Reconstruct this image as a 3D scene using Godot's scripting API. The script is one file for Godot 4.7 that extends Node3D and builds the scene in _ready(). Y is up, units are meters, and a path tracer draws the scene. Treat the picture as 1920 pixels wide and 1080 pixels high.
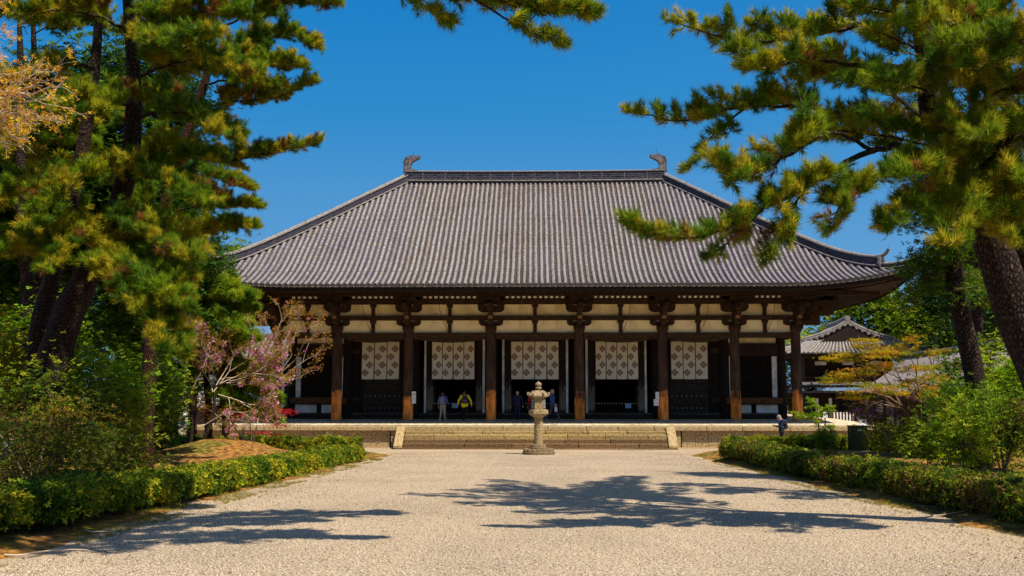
extends Node3D
# A temple hall behind a gravel court between pines. y is up, metres. z = 0 is the front row of columns, the camera stands at z = 54.

var rng := RandomNumberGenerator.new()
var M := {}
var names := {}


class Mesher:
	var v := PackedVector3Array()
	var n := PackedVector3Array()
	var t := PackedVector2Array()
	var c := PackedColorArray()
	var ix := PackedInt32Array()
	var col := Color.WHITE

	func vert(p: Vector3, nn: Vector3, u := Vector2.ZERO) -> int:
		v.append(p); n.append(nn); t.append(u); c.append(col)
		return v.size() - 1

	# corners run counter-clockwise seen from outside
	func tri(a: Vector3, b: Vector3, d: Vector3) -> void:
		var nn := (b - a).cross(d - a).normalized()
		var i := vert(a, nn); vert(b, nn, Vector2(1, 0)); vert(d, nn, Vector2(1, 1))
		ix.append_array([i, i + 2, i + 1])

	func quad(a: Vector3, b: Vector3, d: Vector3, e: Vector3, u0 := Vector2.ZERO, u1 := Vector2.ONE) -> void:
		var nn := (d - a).cross(e - b).normalized()
		var i := vert(a, nn, Vector2(u0.x, u1.y)); vert(b, nn, u1); vert(d, nn, Vector2(u1.x, u0.y)); vert(e, nn, u0)
		ix.append_array([i, i + 2, i + 1, i, i + 3, i + 2])

	func box(at: Vector3, size: Vector3, b := Basis.IDENTITY) -> void:
		taper(at, size, 1.0, 1.0, b)

	# a box whose bottom is kx, kz times as wide and deep as its top
	func taper(at: Vector3, size: Vector3, kx: float, kz: float, b := Basis.IDENTITY) -> void:
		var h := size / 2
		var p := []
		for s in [[-1, -1, -1], [1, -1, -1], [1, -1, 1], [-1, -1, 1], [-1, 1, -1], [1, 1, -1], [1, 1, 1], [-1, 1, 1]]:
			var k := 1.0 if s[1] > 0 else kx
			var kk := 1.0 if s[1] > 0 else kz
			p.append(at + b * Vector3(s[0] * h.x * k, s[1] * h.y, s[2] * h.z * kk))
		for f in [[3, 2, 6, 7], [1, 0, 4, 5], [2, 1, 5, 6], [0, 3, 7, 4], [7, 6, 5, 4], [0, 1, 2, 3]]:
			quad(p[f[0]], p[f[1]], p[f[2]], p[f[3]])

	# a box with chamfered edges
	func cbox(at: Vector3, size: Vector3, ch := 0.02, b := Basis.IDENTITY) -> void:
		var h := size / 2
		var q := func(sx: float, sy: float, sz: float, ax: int) -> Vector3:
			var e := Vector3(h.x, h.y, h.z) - Vector3(ch, ch, ch)
			e[ax] += ch
			return at + b * Vector3(sx * e.x, sy * e.y, sz * e.z)
		for ax in 3:
			var u := (ax + 1) % 3
			var w := (ax + 2) % 3
			for s in [-1.0, 1.0]:
				var p := []
				for k in [[-1, -1], [1, -1], [1, 1], [-1, 1]]:
					var sg := Vector3.ZERO
					sg[ax] = s; sg[u] = k[0]; sg[w] = k[1]
					p.append(q.call(sg.x, sg.y, sg.z, ax))
				if s < 0: p.reverse()
				quad(p[0], p[1], p[2], p[3])
			# edges along ax
			for su in [-1.0, 1.0]:
				for sw in [-1.0, 1.0]:
					var p := []
					for k in [[-1, u], [1, u], [1, w], [-1, w]]:
						var sg := Vector3.ZERO
						sg[ax] = k[0]; sg[u] = su; sg[w] = sw
						p.append(q.call(sg.x, sg.y, sg.z, k[1]))
					# endpoints along ax keep the chamfer
					if su * sw < 0: p.reverse()
					quad(p[3], p[2], p[1], p[0])
		for sx in [-1.0, 1.0]:
			for sy in [-1.0, 1.0]:
				for sz in [-1.0, 1.0]:
					var a: Vector3 = q.call(sx, sy, sz, 0)
					var bb: Vector3 = q.call(sx, sy, sz, 1)
					var d: Vector3 = q.call(sx, sy, sz, 2)
					if sx * sy * sz > 0: tri(a, bb, d)
					else: tri(a, d, bb)

	# a round tube through points; radii per point
	func tube(p: PackedVector3Array, r: PackedFloat32Array, sides := 8, caps := true, bump := 0.0) -> void:
		var m := p.size()
		if m < 2: return
		var side := Vector3.UP
		var first := v.size()
		var along := 0.0
		for i in m:
			var d := (p[min(i + 1, m - 1)] - p[max(i - 1, 0)]).normalized()
			if i == 0: side = d.cross(Vector3.UP if absf(d.y) < 0.9 else Vector3.RIGHT).normalized()
			else: along += p[i].distance_to(p[i - 1])
			side = (side - d * side.dot(d)).normalized()
			var up := side.cross(d)
			for k in sides + 1:
				var a := TAU * k / sides
				var o := side * cos(a) + up * sin(a)
				var kk := 1.0
				if bump > 0.0: kk += bump * (sin(a * 3.0 + along * 1.3) * 0.5 + sin(a * 5.0 - along * 2.1 + 1.0) * 0.35 + sin(a * 2.0 + along * 0.6) * 0.4)
				vert(p[i] + o * r[i] * kk, o, Vector2(float(k) / sides, along))
		for i in m - 1:
			for k in sides:
				var a := first + i * (sides + 1) + k
				var b := a + sides + 1
				ix.append_array([a, a + 1, b, a + 1, b + 1, b])
		if caps:
			for e in [0, m - 1]:
				var d := (p[1] - p[0]).normalized() * -1.0 if e == 0 else (p[m - 1] - p[m - 2]).normalized()
				var cidx := vert(p[e], d)
				for k in sides + 1:
					vert(v[first + e * (sides + 1) + k], d)
				for k in sides:
					if e > 0: ix.append_array([cidx, cidx + 1 + k, cidx + 2 + k])
					else: ix.append_array([cidx, cidx + 2 + k, cidx + 1 + k])

	# a profile (radius, height) turned round the y axis through at; flat for few sides
	func lathe(given: Array, sides: int, at: Vector3, turn := 0.0, flat := false) -> void:
		var pr := given.duplicate()
		if pr[0].y > pr[pr.size() - 1].y: pr.reverse()
		for i in pr.size() - 1:
			var a: Vector2 = pr[i]
			var b: Vector2 = pr[i + 1]
			if a.is_equal_approx(b): continue
			var dn := Vector2(b.y - a.y, a.x - b.x).normalized()
			for k in sides:
				var a0 := turn + TAU * k / sides
				var a1 := turn + TAU * (k + 1) / sides
				var e0 := Vector3(cos(a0), 0, sin(a0))
				var e1 := Vector3(cos(a1), 0, sin(a1))
				var n0 := e0
				var n1 := e1
				if flat:
					n0 = (e0 + e1).normalized(); n1 = n0
				var f0 := (n0 * dn.x + Vector3.UP * dn.y).normalized()
				var f1 := (n1 * dn.x + Vector3.UP * dn.y).normalized()
				var i0 := vert(at + e0 * a.x + Vector3.UP * a.y, f0, Vector2(float(k) / sides, a.y))
				vert(at + e1 * a.x + Vector3.UP * a.y, f1, Vector2(float(k + 1) / sides, a.y))
				vert(at + e1 * b.x + Vector3.UP * b.y, f1, Vector2(float(k + 1) / sides, b.y))
				vert(at + e0 * b.x + Vector3.UP * b.y, f0, Vector2(float(k) / sides, b.y))
				# counter-clockwise seen from outside: i0+1, i0, i0+3, i0+2
				ix.append_array([i0, i0 + 1, i0 + 2, i0, i0 + 2, i0 + 3])

	# an outline in the xy plane (counter-clockwise seen from +z), extruded from z0 to z1 and placed
	func extrude(o: PackedVector2Array, z0: float, z1: float, x := Transform3D.IDENTITY) -> void:
		var f := Geometry2D.triangulate_polygon(o)
		var area := 0.0
		for i in o.size():
			var j := (i + 1) % o.size()
			area += o[i].x * o[j].y - o[j].x * o[i].y
		var pts := o
		if area < 0:
			pts = PackedVector2Array()
			for i in o.size(): pts.append(o[o.size() - 1 - i])
			f = Geometry2D.triangulate_polygon(pts)
		for i in range(0, f.size(), 3):
			var a := pts[f[i]]
			var b := pts[f[i + 1]]
			var d := pts[f[i + 2]]
			if (b - a).cross(d - a) < 0:
				var s := b
				b = d
				d = s
			tri(x * Vector3(a.x, a.y, z1), x * Vector3(b.x, b.y, z1), x * Vector3(d.x, d.y, z1))
			tri(x * Vector3(a.x, a.y, z0), x * Vector3(d.x, d.y, z0), x * Vector3(b.x, b.y, z0))
		for i in pts.size():
			var a := pts[i]
			var b := pts[(i + 1) % pts.size()]
			quad(x * Vector3(a.x, a.y, z0), x * Vector3(b.x, b.y, z0), x * Vector3(b.x, b.y, z1), x * Vector3(a.x, a.y, z1))

	# a grid of points p[i][j] -> smooth sheet; i to the right, j away from the viewer, top side up
	func sheet(p: Array, per := 1.0) -> void:
		var w := p.size()
		var h: int = p[0].size()
		var first := v.size()
		for i in w:
			for j in h:
				var dx: Vector3 = p[min(i + 1, w - 1)][j] - p[max(i - 1, 0)][j]
				var dz: Vector3 = p[i][min(j + 1, h - 1)] - p[i][max(j - 1, 0)]
				vert(p[i][j], dx.cross(dz).normalized(), Vector2(p[i][j].x, p[i][j].z) * per)
		for i in w - 1:
			for j in h - 1:
				var a := first + i * h + j
				ix.append_array([a, a + 1, a + h, a + h, a + 1, a + h + 1])

	func mesh() -> ArrayMesh:
		var a := []
		a.resize(Mesh.ARRAY_MAX)
		a[Mesh.ARRAY_VERTEX] = v
		a[Mesh.ARRAY_NORMAL] = n
		a[Mesh.ARRAY_TEX_UV] = t
		a[Mesh.ARRAY_COLOR] = c
		a[Mesh.ARRAY_INDEX] = ix
		var m := ArrayMesh.new()
		m.add_surface_from_arrays(Mesh.PRIMITIVE_TRIANGLES, a)
		return m


func lin(r: float, g: float, b: float) -> Color:
	return Color(r, g, b).linear_to_srgb()


func numbered(called: String, parent: Node) -> String:
	var key := [parent, called]
	var k: int = names.get(key, 0)
	names[key] = k + 1
	return called if k == 0 else "%s_%03d" % [called, k]


# commits a shape as one named mesh under parent
func obj(called: String, shape, m: Material, parent: Node = self, kind := "") -> MeshInstance3D:
	var o := MeshInstance3D.new()
	o.name = numbered(called, parent)
	o.mesh = shape.mesh() if shape is Mesher else shape
	o.material_override = m
	parent.add_child(o, true)
	if kind: o.set_meta("kind", kind)
	return o


func thing(called: String, label: String, category: String, at := Vector3.ZERO, turn := 0.0, group := "") -> Node3D:
	var o := Node3D.new()
	o.name = numbered(called, self)
	add_child(o, true)
	o.position = at
	o.rotation.y = turn
	tag(o, label, category, group)
	return o


func part_node(called: String, parent: Node, at := Vector3.ZERO) -> Node3D:
	var o := Node3D.new()
	o.name = numbered(called, parent)
	parent.add_child(o, true)
	o.position = at
	return o


func tag(o: Node, label: String, category: String, group := "") -> Node:
	o.set_meta("label", label)
	o.set_meta("category", category)
	if group: o.set_meta("group", group)
	return o


func scatter(called: String, m: Mesh, mat: Material, where: Array, tint: Array, parent: Node, kind := "stuff") -> MultiMeshInstance3D:
	var mm := MultiMesh.new()
	mm.transform_format = MultiMesh.TRANSFORM_3D
	mm.use_colors = true
	mm.mesh = m
	mm.instance_count = where.size()
	for i in where.size():
		mm.set_instance_transform(i, where[i])
		mm.set_instance_color(i, tint[i])
	var o := MultiMeshInstance3D.new()
	o.name = numbered(called, parent)
	o.multimesh = mm
	o.material_override = mat
	parent.add_child(o, true)
	o.set_meta("kind", kind)
	return o


func ntex(seed_: int, freq: float, stops: Array, size := 512, octaves := 4, type := FastNoiseLite.TYPE_SIMPLEX_SMOOTH, cell := -1, stretch := 1.0) -> NoiseTexture2D:
	var f := FastNoiseLite.new()
	f.seed = seed_
	f.frequency = freq
	f.noise_type = type
	f.fractal_octaves = octaves
	if cell >= 0: f.cellular_return_type = cell
	var x := NoiseTexture2D.new()
	x.noise = f
	x.width = size
	x.height = int(size / stretch)
	x.seamless = true
	var g := Gradient.new()
	var off := PackedFloat32Array()
	var cols := PackedColorArray()
	for s in stops:
		off.append(s[0])
		cols.append(s[1])
	g.offsets = off
	g.colors = cols
	x.color_ramp = g
	return x


func grey(k: float) -> Color:
	return Color(k, k, k)


# a rough material: base colour (linear values) times a mottled texture, laid from three sides in the world
func mat(called: String, base: Vector3, rough := 0.9, tex: Texture2D = null, scale := Vector3.ONE, bump: Texture2D = null, depth := 1.0, vc := false) -> StandardMaterial3D:
	var m := StandardMaterial3D.new()
	m.resource_name = called
	m.albedo_color = lin(base.x, base.y, base.z)
	m.roughness = rough
	m.metallic_specular = 0.35
	m.vertex_color_use_as_albedo = vc
	if tex:
		m.albedo_texture = tex
	if bump:
		m.heightmap_enabled = true
		m.heightmap_texture = bump
		m.heightmap_scale = depth
	if tex or bump:
		m.uv1_triplanar = true
		m.uv1_world_triplanar = true
		m.uv1_scale = scale
	M[called] = m
	return m


func leafy(called: String, base: Vector3, through: Vector3, rough := 0.55) -> StandardMaterial3D:
	var m := mat(called, base, rough)
	m.vertex_color_use_as_albedo = true
	m.backlight_enabled = true
	m.backlight = lin(through.x, through.y, through.z)
	m.cull_mode = BaseMaterial3D.CULL_DISABLED
	m.metallic_specular = 0.12
	return m


func rr(a: float, b: float) -> float:
	return rng.randf_range(a, b)


func pv(a: Array) -> PackedVector3Array:
	return PackedVector3Array(a)


func ground_y(z: float) -> float:
	var zs := [-400.0, 5.2, 20.0, 34.0, 54.0, 120.0, 500.0]
	var ys := [0.0, 0.0, 0.40, 0.78, 1.31, 2.4, 6.0]
	for i in 6:
		if z <= zs[i + 1]:
			return lerpf(ys[i], ys[i + 1], clampf((z - zs[i]) / (zs[i + 1] - zs[i]), 0, 1))
	return 6.0


func smooth_path(p: Array, per: int) -> PackedVector3Array:
	var out := PackedVector3Array()
	for i in p.size() - 1:
		var a: Vector3 = p[max(i - 1, 0)]
		var b: Vector3 = p[i]
		var d: Vector3 = p[i + 1]
		var e: Vector3 = p[min(i + 2, p.size() - 1)]
		for k in per:
			out.append(b.cubic_interpolate(d, a, e, float(k) / per))
	out.append(p[p.size() - 1])
	return out


func _ready() -> void:
	rng.seed = 20240409
	# ---- camera, sky, sun, exposure
	var cam := Camera3D.new()
	cam.name = "camera"
	cam.position = Vector3(0, 2.94, 54)
	cam.rotation_degrees = Vector3(5.8388, 1.3342, 0)
	cam.fov = 32.411
	cam.near = 0.2
	cam.far = 900.0
	add_child(cam)
	cam.current = true
	var env := Environment.new()
	env.background_mode = Environment.BG_SKY
	env.tonemap_mode = Environment.TONE_MAPPER_LINEAR
	env.tonemap_exposure = 1.5
	env.sdfgi_enabled = true
	env.ssao_enabled = true
	env.ssil_enabled = true
	var sky := Sky.new()
	var pano := PanoramaSkyMaterial.new()
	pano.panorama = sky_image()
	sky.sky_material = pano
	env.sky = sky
	env.background_energy_multiplier = 0.8
	var we := WorldEnvironment.new()
	we.name = "environment"
	we.environment = env
	add_child(we)
	var sun := DirectionalLight3D.new()
	sun.name = "sun"
	sun.light_color = Color(1.0, 0.95, 0.86)
	sun.light_energy = 1.6
	sun.light_angular_distance = 0.5
	sun.shadow_enabled = true
	sun.basis = Basis.looking_at(Vector3(-0.44, -1.0, -0.417))
	add_child(sun)
	# ---- the place
	materials()
	build_ground()
	build_platform()
	build_stairs()
	build_hall()
	build_curtains()
	build_lantern()
	build_notices()
	build_far_buildings()
	build_court_furniture()
	build_people()
	build_plants()


func sky_image() -> ImageTexture:
	# clear spring air: pale at the horizon, deep blue overhead
	var h := 256
	var im := Image.create(512, h, false, Image.FORMAT_RGBF)
	var el := [-90.0, 0.0, 4.0, 10.0, 16.0, 22.0, 35.0, 90.0]
	var cs := [Vector3(0.20, 0.19, 0.16), Vector3(0.20, 0.43, 0.69), Vector3(0.145, 0.375, 0.665), Vector3(0.080, 0.31, 0.635), Vector3(0.022, 0.25, 0.60), Vector3(0.003, 0.205, 0.565), Vector3(0.002, 0.15, 0.48), Vector3(0.002, 0.10, 0.38)]
	for y in h:
		var e := 90.0 - (y + 0.5) / h * 180.0
		var c := Vector3.ZERO
		for i in 7:
			if e >= el[i] and e <= el[i + 1]:
				var k: float = (e - el[i]) / (el[i + 1] - el[i])
				if i > 0: k = k * k * (3 - 2 * k) * 0.3 + k * 0.7
				c = cs[i].lerp(cs[i + 1], k)
		if e < 0: c = cs[0]
		for x in 512:
			# paler and brighter round the sun, as clear air is
			var a := (x + 0.5) / 512.0 * TAU
			var er := deg_to_rad(e)
			var d := Vector3(sin(a) * cos(er), sin(er), -cos(a) * cos(er))
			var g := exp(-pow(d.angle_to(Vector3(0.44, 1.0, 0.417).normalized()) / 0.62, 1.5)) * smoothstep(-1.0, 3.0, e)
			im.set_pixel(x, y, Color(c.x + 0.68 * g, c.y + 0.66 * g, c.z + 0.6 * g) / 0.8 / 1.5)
	return ImageTexture.create_from_image(im)


func materials() -> void:
	# wood: long grain, so the noise is stretched along y through the scale
	var grain := ntex(3, 0.012, [[0.2, grey(0.55)], [0.5, grey(0.85)], [0.8, Color(1.0, 0.97, 0.92)]], 512, 5)
	var mottle := ntex(5, 0.008, [[0.15, Color(0.62, 0.58, 0.52)], [0.5, Color(0.88, 0.86, 0.84)], [0.85, Color(1, 1, 1)]], 512, 6)
	var fine := ntex(7, 0.05, [[0.2, grey(0.25)], [0.8, grey(0.9)]], 512, 4)
	var rock := ntex(9, 0.02, [[0.2, grey(0.2)], [0.8, grey(1.0)]], 512, 6)
	mat("wood", Vector3(0.060, 0.030, 0.016), 0.8, grain, Vector3(2.2, 0.35, 2.2), fine, 0.6)
	mat("beam", Vector3(0.080, 0.042, 0.019), 0.8, grain, Vector3(0.3, 2.0, 2.0), fine, 0.6)
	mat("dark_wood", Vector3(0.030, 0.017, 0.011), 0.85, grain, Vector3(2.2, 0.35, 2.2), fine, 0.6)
	mat("sill", Vector3(0.20, 0.085, 0.03), 0.8, grain, Vector3(0.3, 2.0, 2.0), fine, 0.6)
	mat("grey_wood", Vector3(0.14, 0.115, 0.09), 0.85, grain, Vector3(0.3, 2.0, 2.0), fine, 0.6)
	mat("door", Vector3(0.05, 0.035, 0.022), 0.75, ntex(4, 0.02, [[0.2, grey(0.35)], [0.55, grey(0.9)], [0.8, Color(3.2, 2.9, 2.2)]], 512, 5), Vector3(1.2, 0.5, 1.2), fine, 0.6)
	mat("bare_end", Vector3(0.42, 0.22, 0.09), 0.8, mottle, Vector3(2, 2, 2))
	mat("plaster", Vector3(0.98, 0.81, 0.47), 0.95, ntex(11, 0.004, [[0.2, Color(0.90, 0.88, 0.82)], [0.6, Color(1, 1, 1)]], 512, 5), Vector3(0.5, 0.5, 0.5), fine, 0.08)
	mat("white_plaster", Vector3(0.92, 0.90, 0.86), 0.95, ntex(12, 0.004, [[0.2, Color(0.84, 0.83, 0.8)], [0.8, Color(1, 1, 1)]], 512, 5), Vector3(0.5, 0.5, 0.5))
	mat("tile", Vector3(0.30, 0.283, 0.30), 0.75, mottle, Vector3(1.1, 1.1, 1.1), fine, 0.5, true)
	mat("pan_tile", Vector3(0.096, 0.092, 0.096), 0.85, mottle, Vector3(2.3, 2.3, 2.3), fine, 0.6, true)
	mat("ridge_tile", Vector3(0.105, 0.10, 0.125), 0.75, ntex(15, 0.03, [[0.25, Color(0.35, 0.35, 0.42)], [0.55, Color(0.8, 0.8, 0.85)], [0.75, Color(1.9, 1.8, 1.7)]], 512, 4), Vector3(0.22, 3.2, 0.22), fine, 0.6)
	mat("ridge_cap", Vector3(0.29, 0.265, 0.255), 0.75, mottle, Vector3(1.3, 1.3, 1.3), fine, 0.5)
	mat("shibi", Vector3(0.17, 0.15, 0.16), 0.6, mottle, Vector3(1.0, 1.0, 1.0), fine, 0.4)
	mat("iron", Vector3(0.03, 0.03, 0.035), 0.6)
	mat("stud", Vector3(0.32, 0.30, 0.27), 0.5)
	mat("stone", Vector3(0.41, 0.32, 0.19), 0.95, ntex(21, 0.03, [[0.15, Color(0.70, 0.65, 0.56)], [0.45, Color(0.90, 0.88, 0.84)], [0.85, Color(1.05, 1.02, 0.98)]], 512, 6), Vector3(0.45, 0.45, 0.45), rock, 0.25, true)
	mat("floor_stone", Vector3(0.74, 0.64, 0.48), 0.9, ntex(22, 0.01, [[0.15, Color(0.7, 0.66, 0.6)], [0.8, Color(1, 1, 1)]], 512, 5), Vector3(0.5, 0.5, 0.5), rock, 0.1, true)
	mat("lantern_stone", Vector3(0.36, 0.315, 0.23), 0.95, ntex(23, 0.02, [[0.15, Color(0.55, 0.50, 0.42)], [0.40, Color(0.85, 0.78, 0.62)], [0.6, Color(0.98, 0.94, 0.88)], [0.9, Color(1.12, 1.08, 1.02)]], 512, 6), Vector3(1.2, 1.2, 1.2), rock, 0.12, true)
	var peb := ntex(31, 0.055, [[0.0, Color(1.26, 1.2, 1.12)], [0.35, Color(1.0, 0.95, 0.88)], [0.7, Color(0.72, 0.67, 0.61)], [1.0, Color(0.10, 0.095, 0.095)]], 2048, 2, FastNoiseLite.TYPE_CELLULAR, FastNoiseLite.RETURN_DISTANCE)
	var pebh := ntex(31, 0.055, [[0.0, grey(1.0)], [1.0, grey(0.0)]], 2048, 2, FastNoiseLite.TYPE_CELLULAR, FastNoiseLite.RETURN_DISTANCE)
	var g := mat("gravel", Vector3(0.565, 0.49, 0.405), 0.95, peb, Vector3(0.29, 0.29, 0.29), pebh, 1.0, true)
	g.detail_enabled = true
	g.detail_blend_mode = BaseMaterial3D.BLEND_MODE_MUL
	g.detail_albedo = ntex(33, 0.035, [[0.22, Color(0.60, 0.59, 0.58)], [0.42, Color(0.92, 0.91, 0.89)], [0.8, Color(1, 1, 1)]], 2048, 4)
	mat("soil", Vector3(0.34, 0.18, 0.05), 0.98, ntex(35, 0.012, [[0.15, Color(0.35, 0.30, 0.22)], [0.5, Color(0.8, 0.75, 0.66)], [0.85, Color(1.15, 1.1, 1.0)]], 1024, 6), Vector3(0.3, 0.3, 0.3), rock, 1.0, true)
	mat("bark", Vector3(0.21, 0.14, 0.10), 0.95, ntex(41, 0.03, [[0.2, Color(0.18, 0.15, 0.13)], [0.5, Color(0.7, 0.66, 0.62)], [0.8, Color(1.2, 1.15, 1.1)]], 512, 4, FastNoiseLite.TYPE_CELLULAR, FastNoiseLite.RETURN_DISTANCE2_SUB), Vector3(1.6, 0.7, 1.6), ntex(41, 0.03, [[0.0, grey(0)], [0.7, grey(1)]], 512, 4, FastNoiseLite.TYPE_CELLULAR, FastNoiseLite.RETURN_DISTANCE2_SUB), 6.0)
	mat("red_bark", Vector3(0.24, 0.10, 0.05), 0.95, M.bark.albedo_texture, Vector3(1.6, 0.7, 1.6), M.bark.heightmap_texture, 3.0)
	mat("twig", Vector3(0.20, 0.13, 0.085), 0.9)
	mat("pale_twig", Vector3(0.46, 0.36, 0.27), 0.9)
	leafy("grass", Vector3(1, 1, 1), Vector3(0.5, 0.5, 0.5), 0.6)
	leafy("needle", Vector3(1, 1, 1), Vector3(0.80, 0.80, 0.62), 0.5)
	leafy("leaf", Vector3(1, 1, 1), Vector3(0.8, 0.82, 0.6), 0.45)
	leafy("petal", Vector3(1, 1, 1), Vector3(0.6, 0.6, 0.6), 0.7)
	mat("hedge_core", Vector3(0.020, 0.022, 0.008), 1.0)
	mat("paper", Vector3(0.80, 0.80, 0.80), 0.8)
	mat("white_paint", Vector3(0.78, 0.77, 0.76), 0.7)
	mat("green_metal", Vector3(0.035, 0.045, 0.012), 0.5)


# ---------------------------------------------------------------- the platform the hall stands on
func floor_y(z: float) -> float:
	if z > 0.5: return lerpf(1.22, 1.10, (z - 0.5) / 3.5)
	return lerpf(1.22, 1.27, clampf((0.5 - z) / 3.8, 0, 1))


func stone_tint() -> Color:
	var k := rr(0.78, 1.12)
	var w := rr(-0.07, 0.07)
	return Color(k * (1 + w * 0.4), k, k * (1 - w))


func build_platform() -> void:
	var p := thing("stone_platform", "long low stone platform of granite slabs under the temple hall", "platform")
	var hw := 17.75
	var back := -18.4
	# floor slabs, the outer run in the sun
	var f := Mesher.new()
	for i in 30:
		for j in 12:
			var x0 := lerpf(-hw + 0.6, hw - 0.6, i / 30.0)
			var x1 := lerpf(-hw + 0.6, hw - 0.6, (i + 1) / 30.0)
			var z0 := lerpf(3.4, back, j / 12.0)
			var z1 := lerpf(3.4, back, (j + 1) / 12.0)
			f.col = stone_tint()
			f.quad(Vector3(x0 + 0.005, floor_y(z0), z0), Vector3(x1 - 0.005, floor_y(z0), z0), Vector3(x1 - 0.005, floor_y(z1), z1 + 0.01), Vector3(x0 + 0.005, floor_y(z1), z1 + 0.01))
	obj("floor", f, M.floor_stone, p)
	# the earth body inside
	var core := Mesher.new()
	core.col = Color(0.5, 0.45, 0.4)
	core.box(Vector3(0, 0.42, (3.35 + back) / 2), Vector3(hw * 2 - 0.9, 1.26, 3.35 - back - 0.2))
	obj("core", core, M.stone, p)
	# cap stones along the front edge
	var x := -hw
	while x < hw - 0.2:
		var w := minf(rr(1.5, 2.6), hw - x)
		if hw - x - w < 0.7: w = hw - x
		var m := Mesher.new()
		m.col = stone_tint()
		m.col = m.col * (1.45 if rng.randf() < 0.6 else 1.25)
		m.cbox(Vector3(x + w / 2, 0.985 + rr(-0.004, 0.004), 3.68), Vector3(w - 0.016, 0.225, 0.64), 0.025)
		obj("cap_stone", m, M.stone, p)
		x += w
	# uprights and slabs of the front wall
	var posts := [-17.4, -14.0, -10.35, -7.12, 7.12, 10.2, 13.6, 17.4]
	for q in posts:
		var m := Mesher.new()
		m.col = Color(1.32, 1.2, 1.12) * rr(0.9, 1.05)
		m.cbox(Vector3(q, 0.43, 3.72), Vector3(0.46 if absf(q) > 8 else 0.26, 0.885, 0.30), 0.012)
		obj("upright_stone", m, M.stone, p)
	for i in posts.size() - 1:
		if posts[i] < 0 and posts[i + 1] > 0: continue
		var a: float = posts[i] + 0.2
		var b: float = posts[i + 1] - 0.2
		var n := int(round((b - a) / 0.72))
		for k in n:
			var m := Mesher.new()
			m.col = stone_tint()
			if rng.randf() < 0.35: m.col = Color(1.25, 1.1, 1.02)
			var w := (b - a) / n
			m.cbox(Vector3(a + w * (k + 0.5), 0.45, 3.62 + rr(-0.01, 0.01)), Vector3(w - 0.012, 0.84, 0.26), 0.008)
			obj("wall_slab", m, M.stone, p)
	# kerb at the foot, and a low outer step at the right end
	for s in [-1.0, 1.0]:
		var m := Mesher.new()
		m.col = Color(0.95, 0.85, 0.8)
		m.cbox(Vector3(s * 12.35, 0.02, 3.84), Vector3(10.7, 0.075, 0.42), 0.01)
		obj("foot_stone", m, M.stone, p)
	# side and back walls
	for s in [-1.0, 1.0]:
		var m := Mesher.new()
		m.cbox(Vector3(s * (hw - 0.2), 0.44, (3.5 + back) / 2), Vector3(0.3, 0.88, 3.5 - back), 0.01)
		obj("side_wall", m, M.stone, p)
		var cp := Mesher.new()
		for k in 10:
			cp.col = stone_tint()
			var z := lerpf(3.34, back, (k + 0.5) / 10)
			cp.cbox(Vector3(s * (hw - 0.32), 0.985, z), Vector3(0.64, 0.225, (3.34 - back) / 10 - 0.012), 0.014)
		obj("side_cap", cp, M.stone, p)
	# base stones under the columns
	for q in COLS:
		var m := Mesher.new()
		m.col = Color(0.62, 0.6, 0.58)
		m.lathe([Vector2(0.52, -0.02), Vector2(0.5, 0.02), Vector2(0.40, 0.055), Vector2(0.0, 0.056)], 16, Vector3(q, floor_y(0), 0))
		obj("base_stone", m, M.floor_stone, p)


func build_stairs() -> void:
	var s := thing("stone_stairs", "wide flight of worn stone steps with sloping cheek stones up to the platform", "steps")
	var tops := [0.887, 0.704, 0.497, 0.305, 0.10]
	var fronts := [4.27, 4.54, 4.81, 5.08, 5.22]
	for k in 5:
		var x := -6.5 if k < 4 else -6.93
		var end := -x
		while x < end - 0.1:
			var w := minf(rr(1.4, 3.6), end - x)
			if end - x - w < 0.9: w = end - x
			var m := Mesher.new()
			var t := stone_tint()
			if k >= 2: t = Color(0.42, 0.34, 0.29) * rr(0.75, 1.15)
			else: t = t * Color(0.95, 0.92, 0.72)
			m.col = t
			var low := -0.12
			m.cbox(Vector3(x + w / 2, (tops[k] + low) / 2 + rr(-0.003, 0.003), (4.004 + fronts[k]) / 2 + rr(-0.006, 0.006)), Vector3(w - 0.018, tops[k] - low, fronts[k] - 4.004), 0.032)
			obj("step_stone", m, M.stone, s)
			x += w
	for e in [-1.0, 1.0]:
		var m := Mesher.new()
		m.col = Color(1.35, 1.14, 0.98)
		var o := PackedVector2Array([Vector2(3.9, 0.1), Vector2(5.2, 0.1), Vector2(5.2, 0.19), Vector2(4.02, 1.108), Vector2(3.9, 1.108)])
		m.extrude(o, -0.21, 0.21, Transform3D(Basis(Vector3(0, 0, 1), Vector3(0, 1, 0), Vector3(-1, 0, 0)), Vector3(e * 6.72, 0, 0)))
		obj("cheek_stone", m, M.stone, s)


# ---------------------------------------------------------------- the hall
const COLS := [-14.1, -10.8, -6.9, -2.4, 2.4, 6.9, 10.8, 14.1]
const EAVE := 4.75
const RUN := 11.95
const HALF := 8.0
const OUT := 18.95
var KX := (OUT - HALF) / RUN


func slope(t: float) -> float:
	return 15.85 - 0.71 * t + 0.05 * pow(maxf(0, t - 8.0), 2)


func lift(ax: float) -> float:
	return 0.85 * pow(maxf(0, (absf(ax) - 12.0) / 6.95), 2.2)


# height of the front slope at x, t metres out from the ridge
func roof_y(x: float, t: float) -> float:
	return slope(t) + lift(x) * pow(clampf(t / RUN, 0, 1.1), 3) + 0.05 * pow(x / 8.0, 2) * maxf(0, 1 - t / 4.0)


# a point of the front slope, and of its image on the left and right ends
func roof_p(x: float, t: float) -> Vector3:
	return Vector3(x, roof_y(x, t), -7.2 + t)


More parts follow.
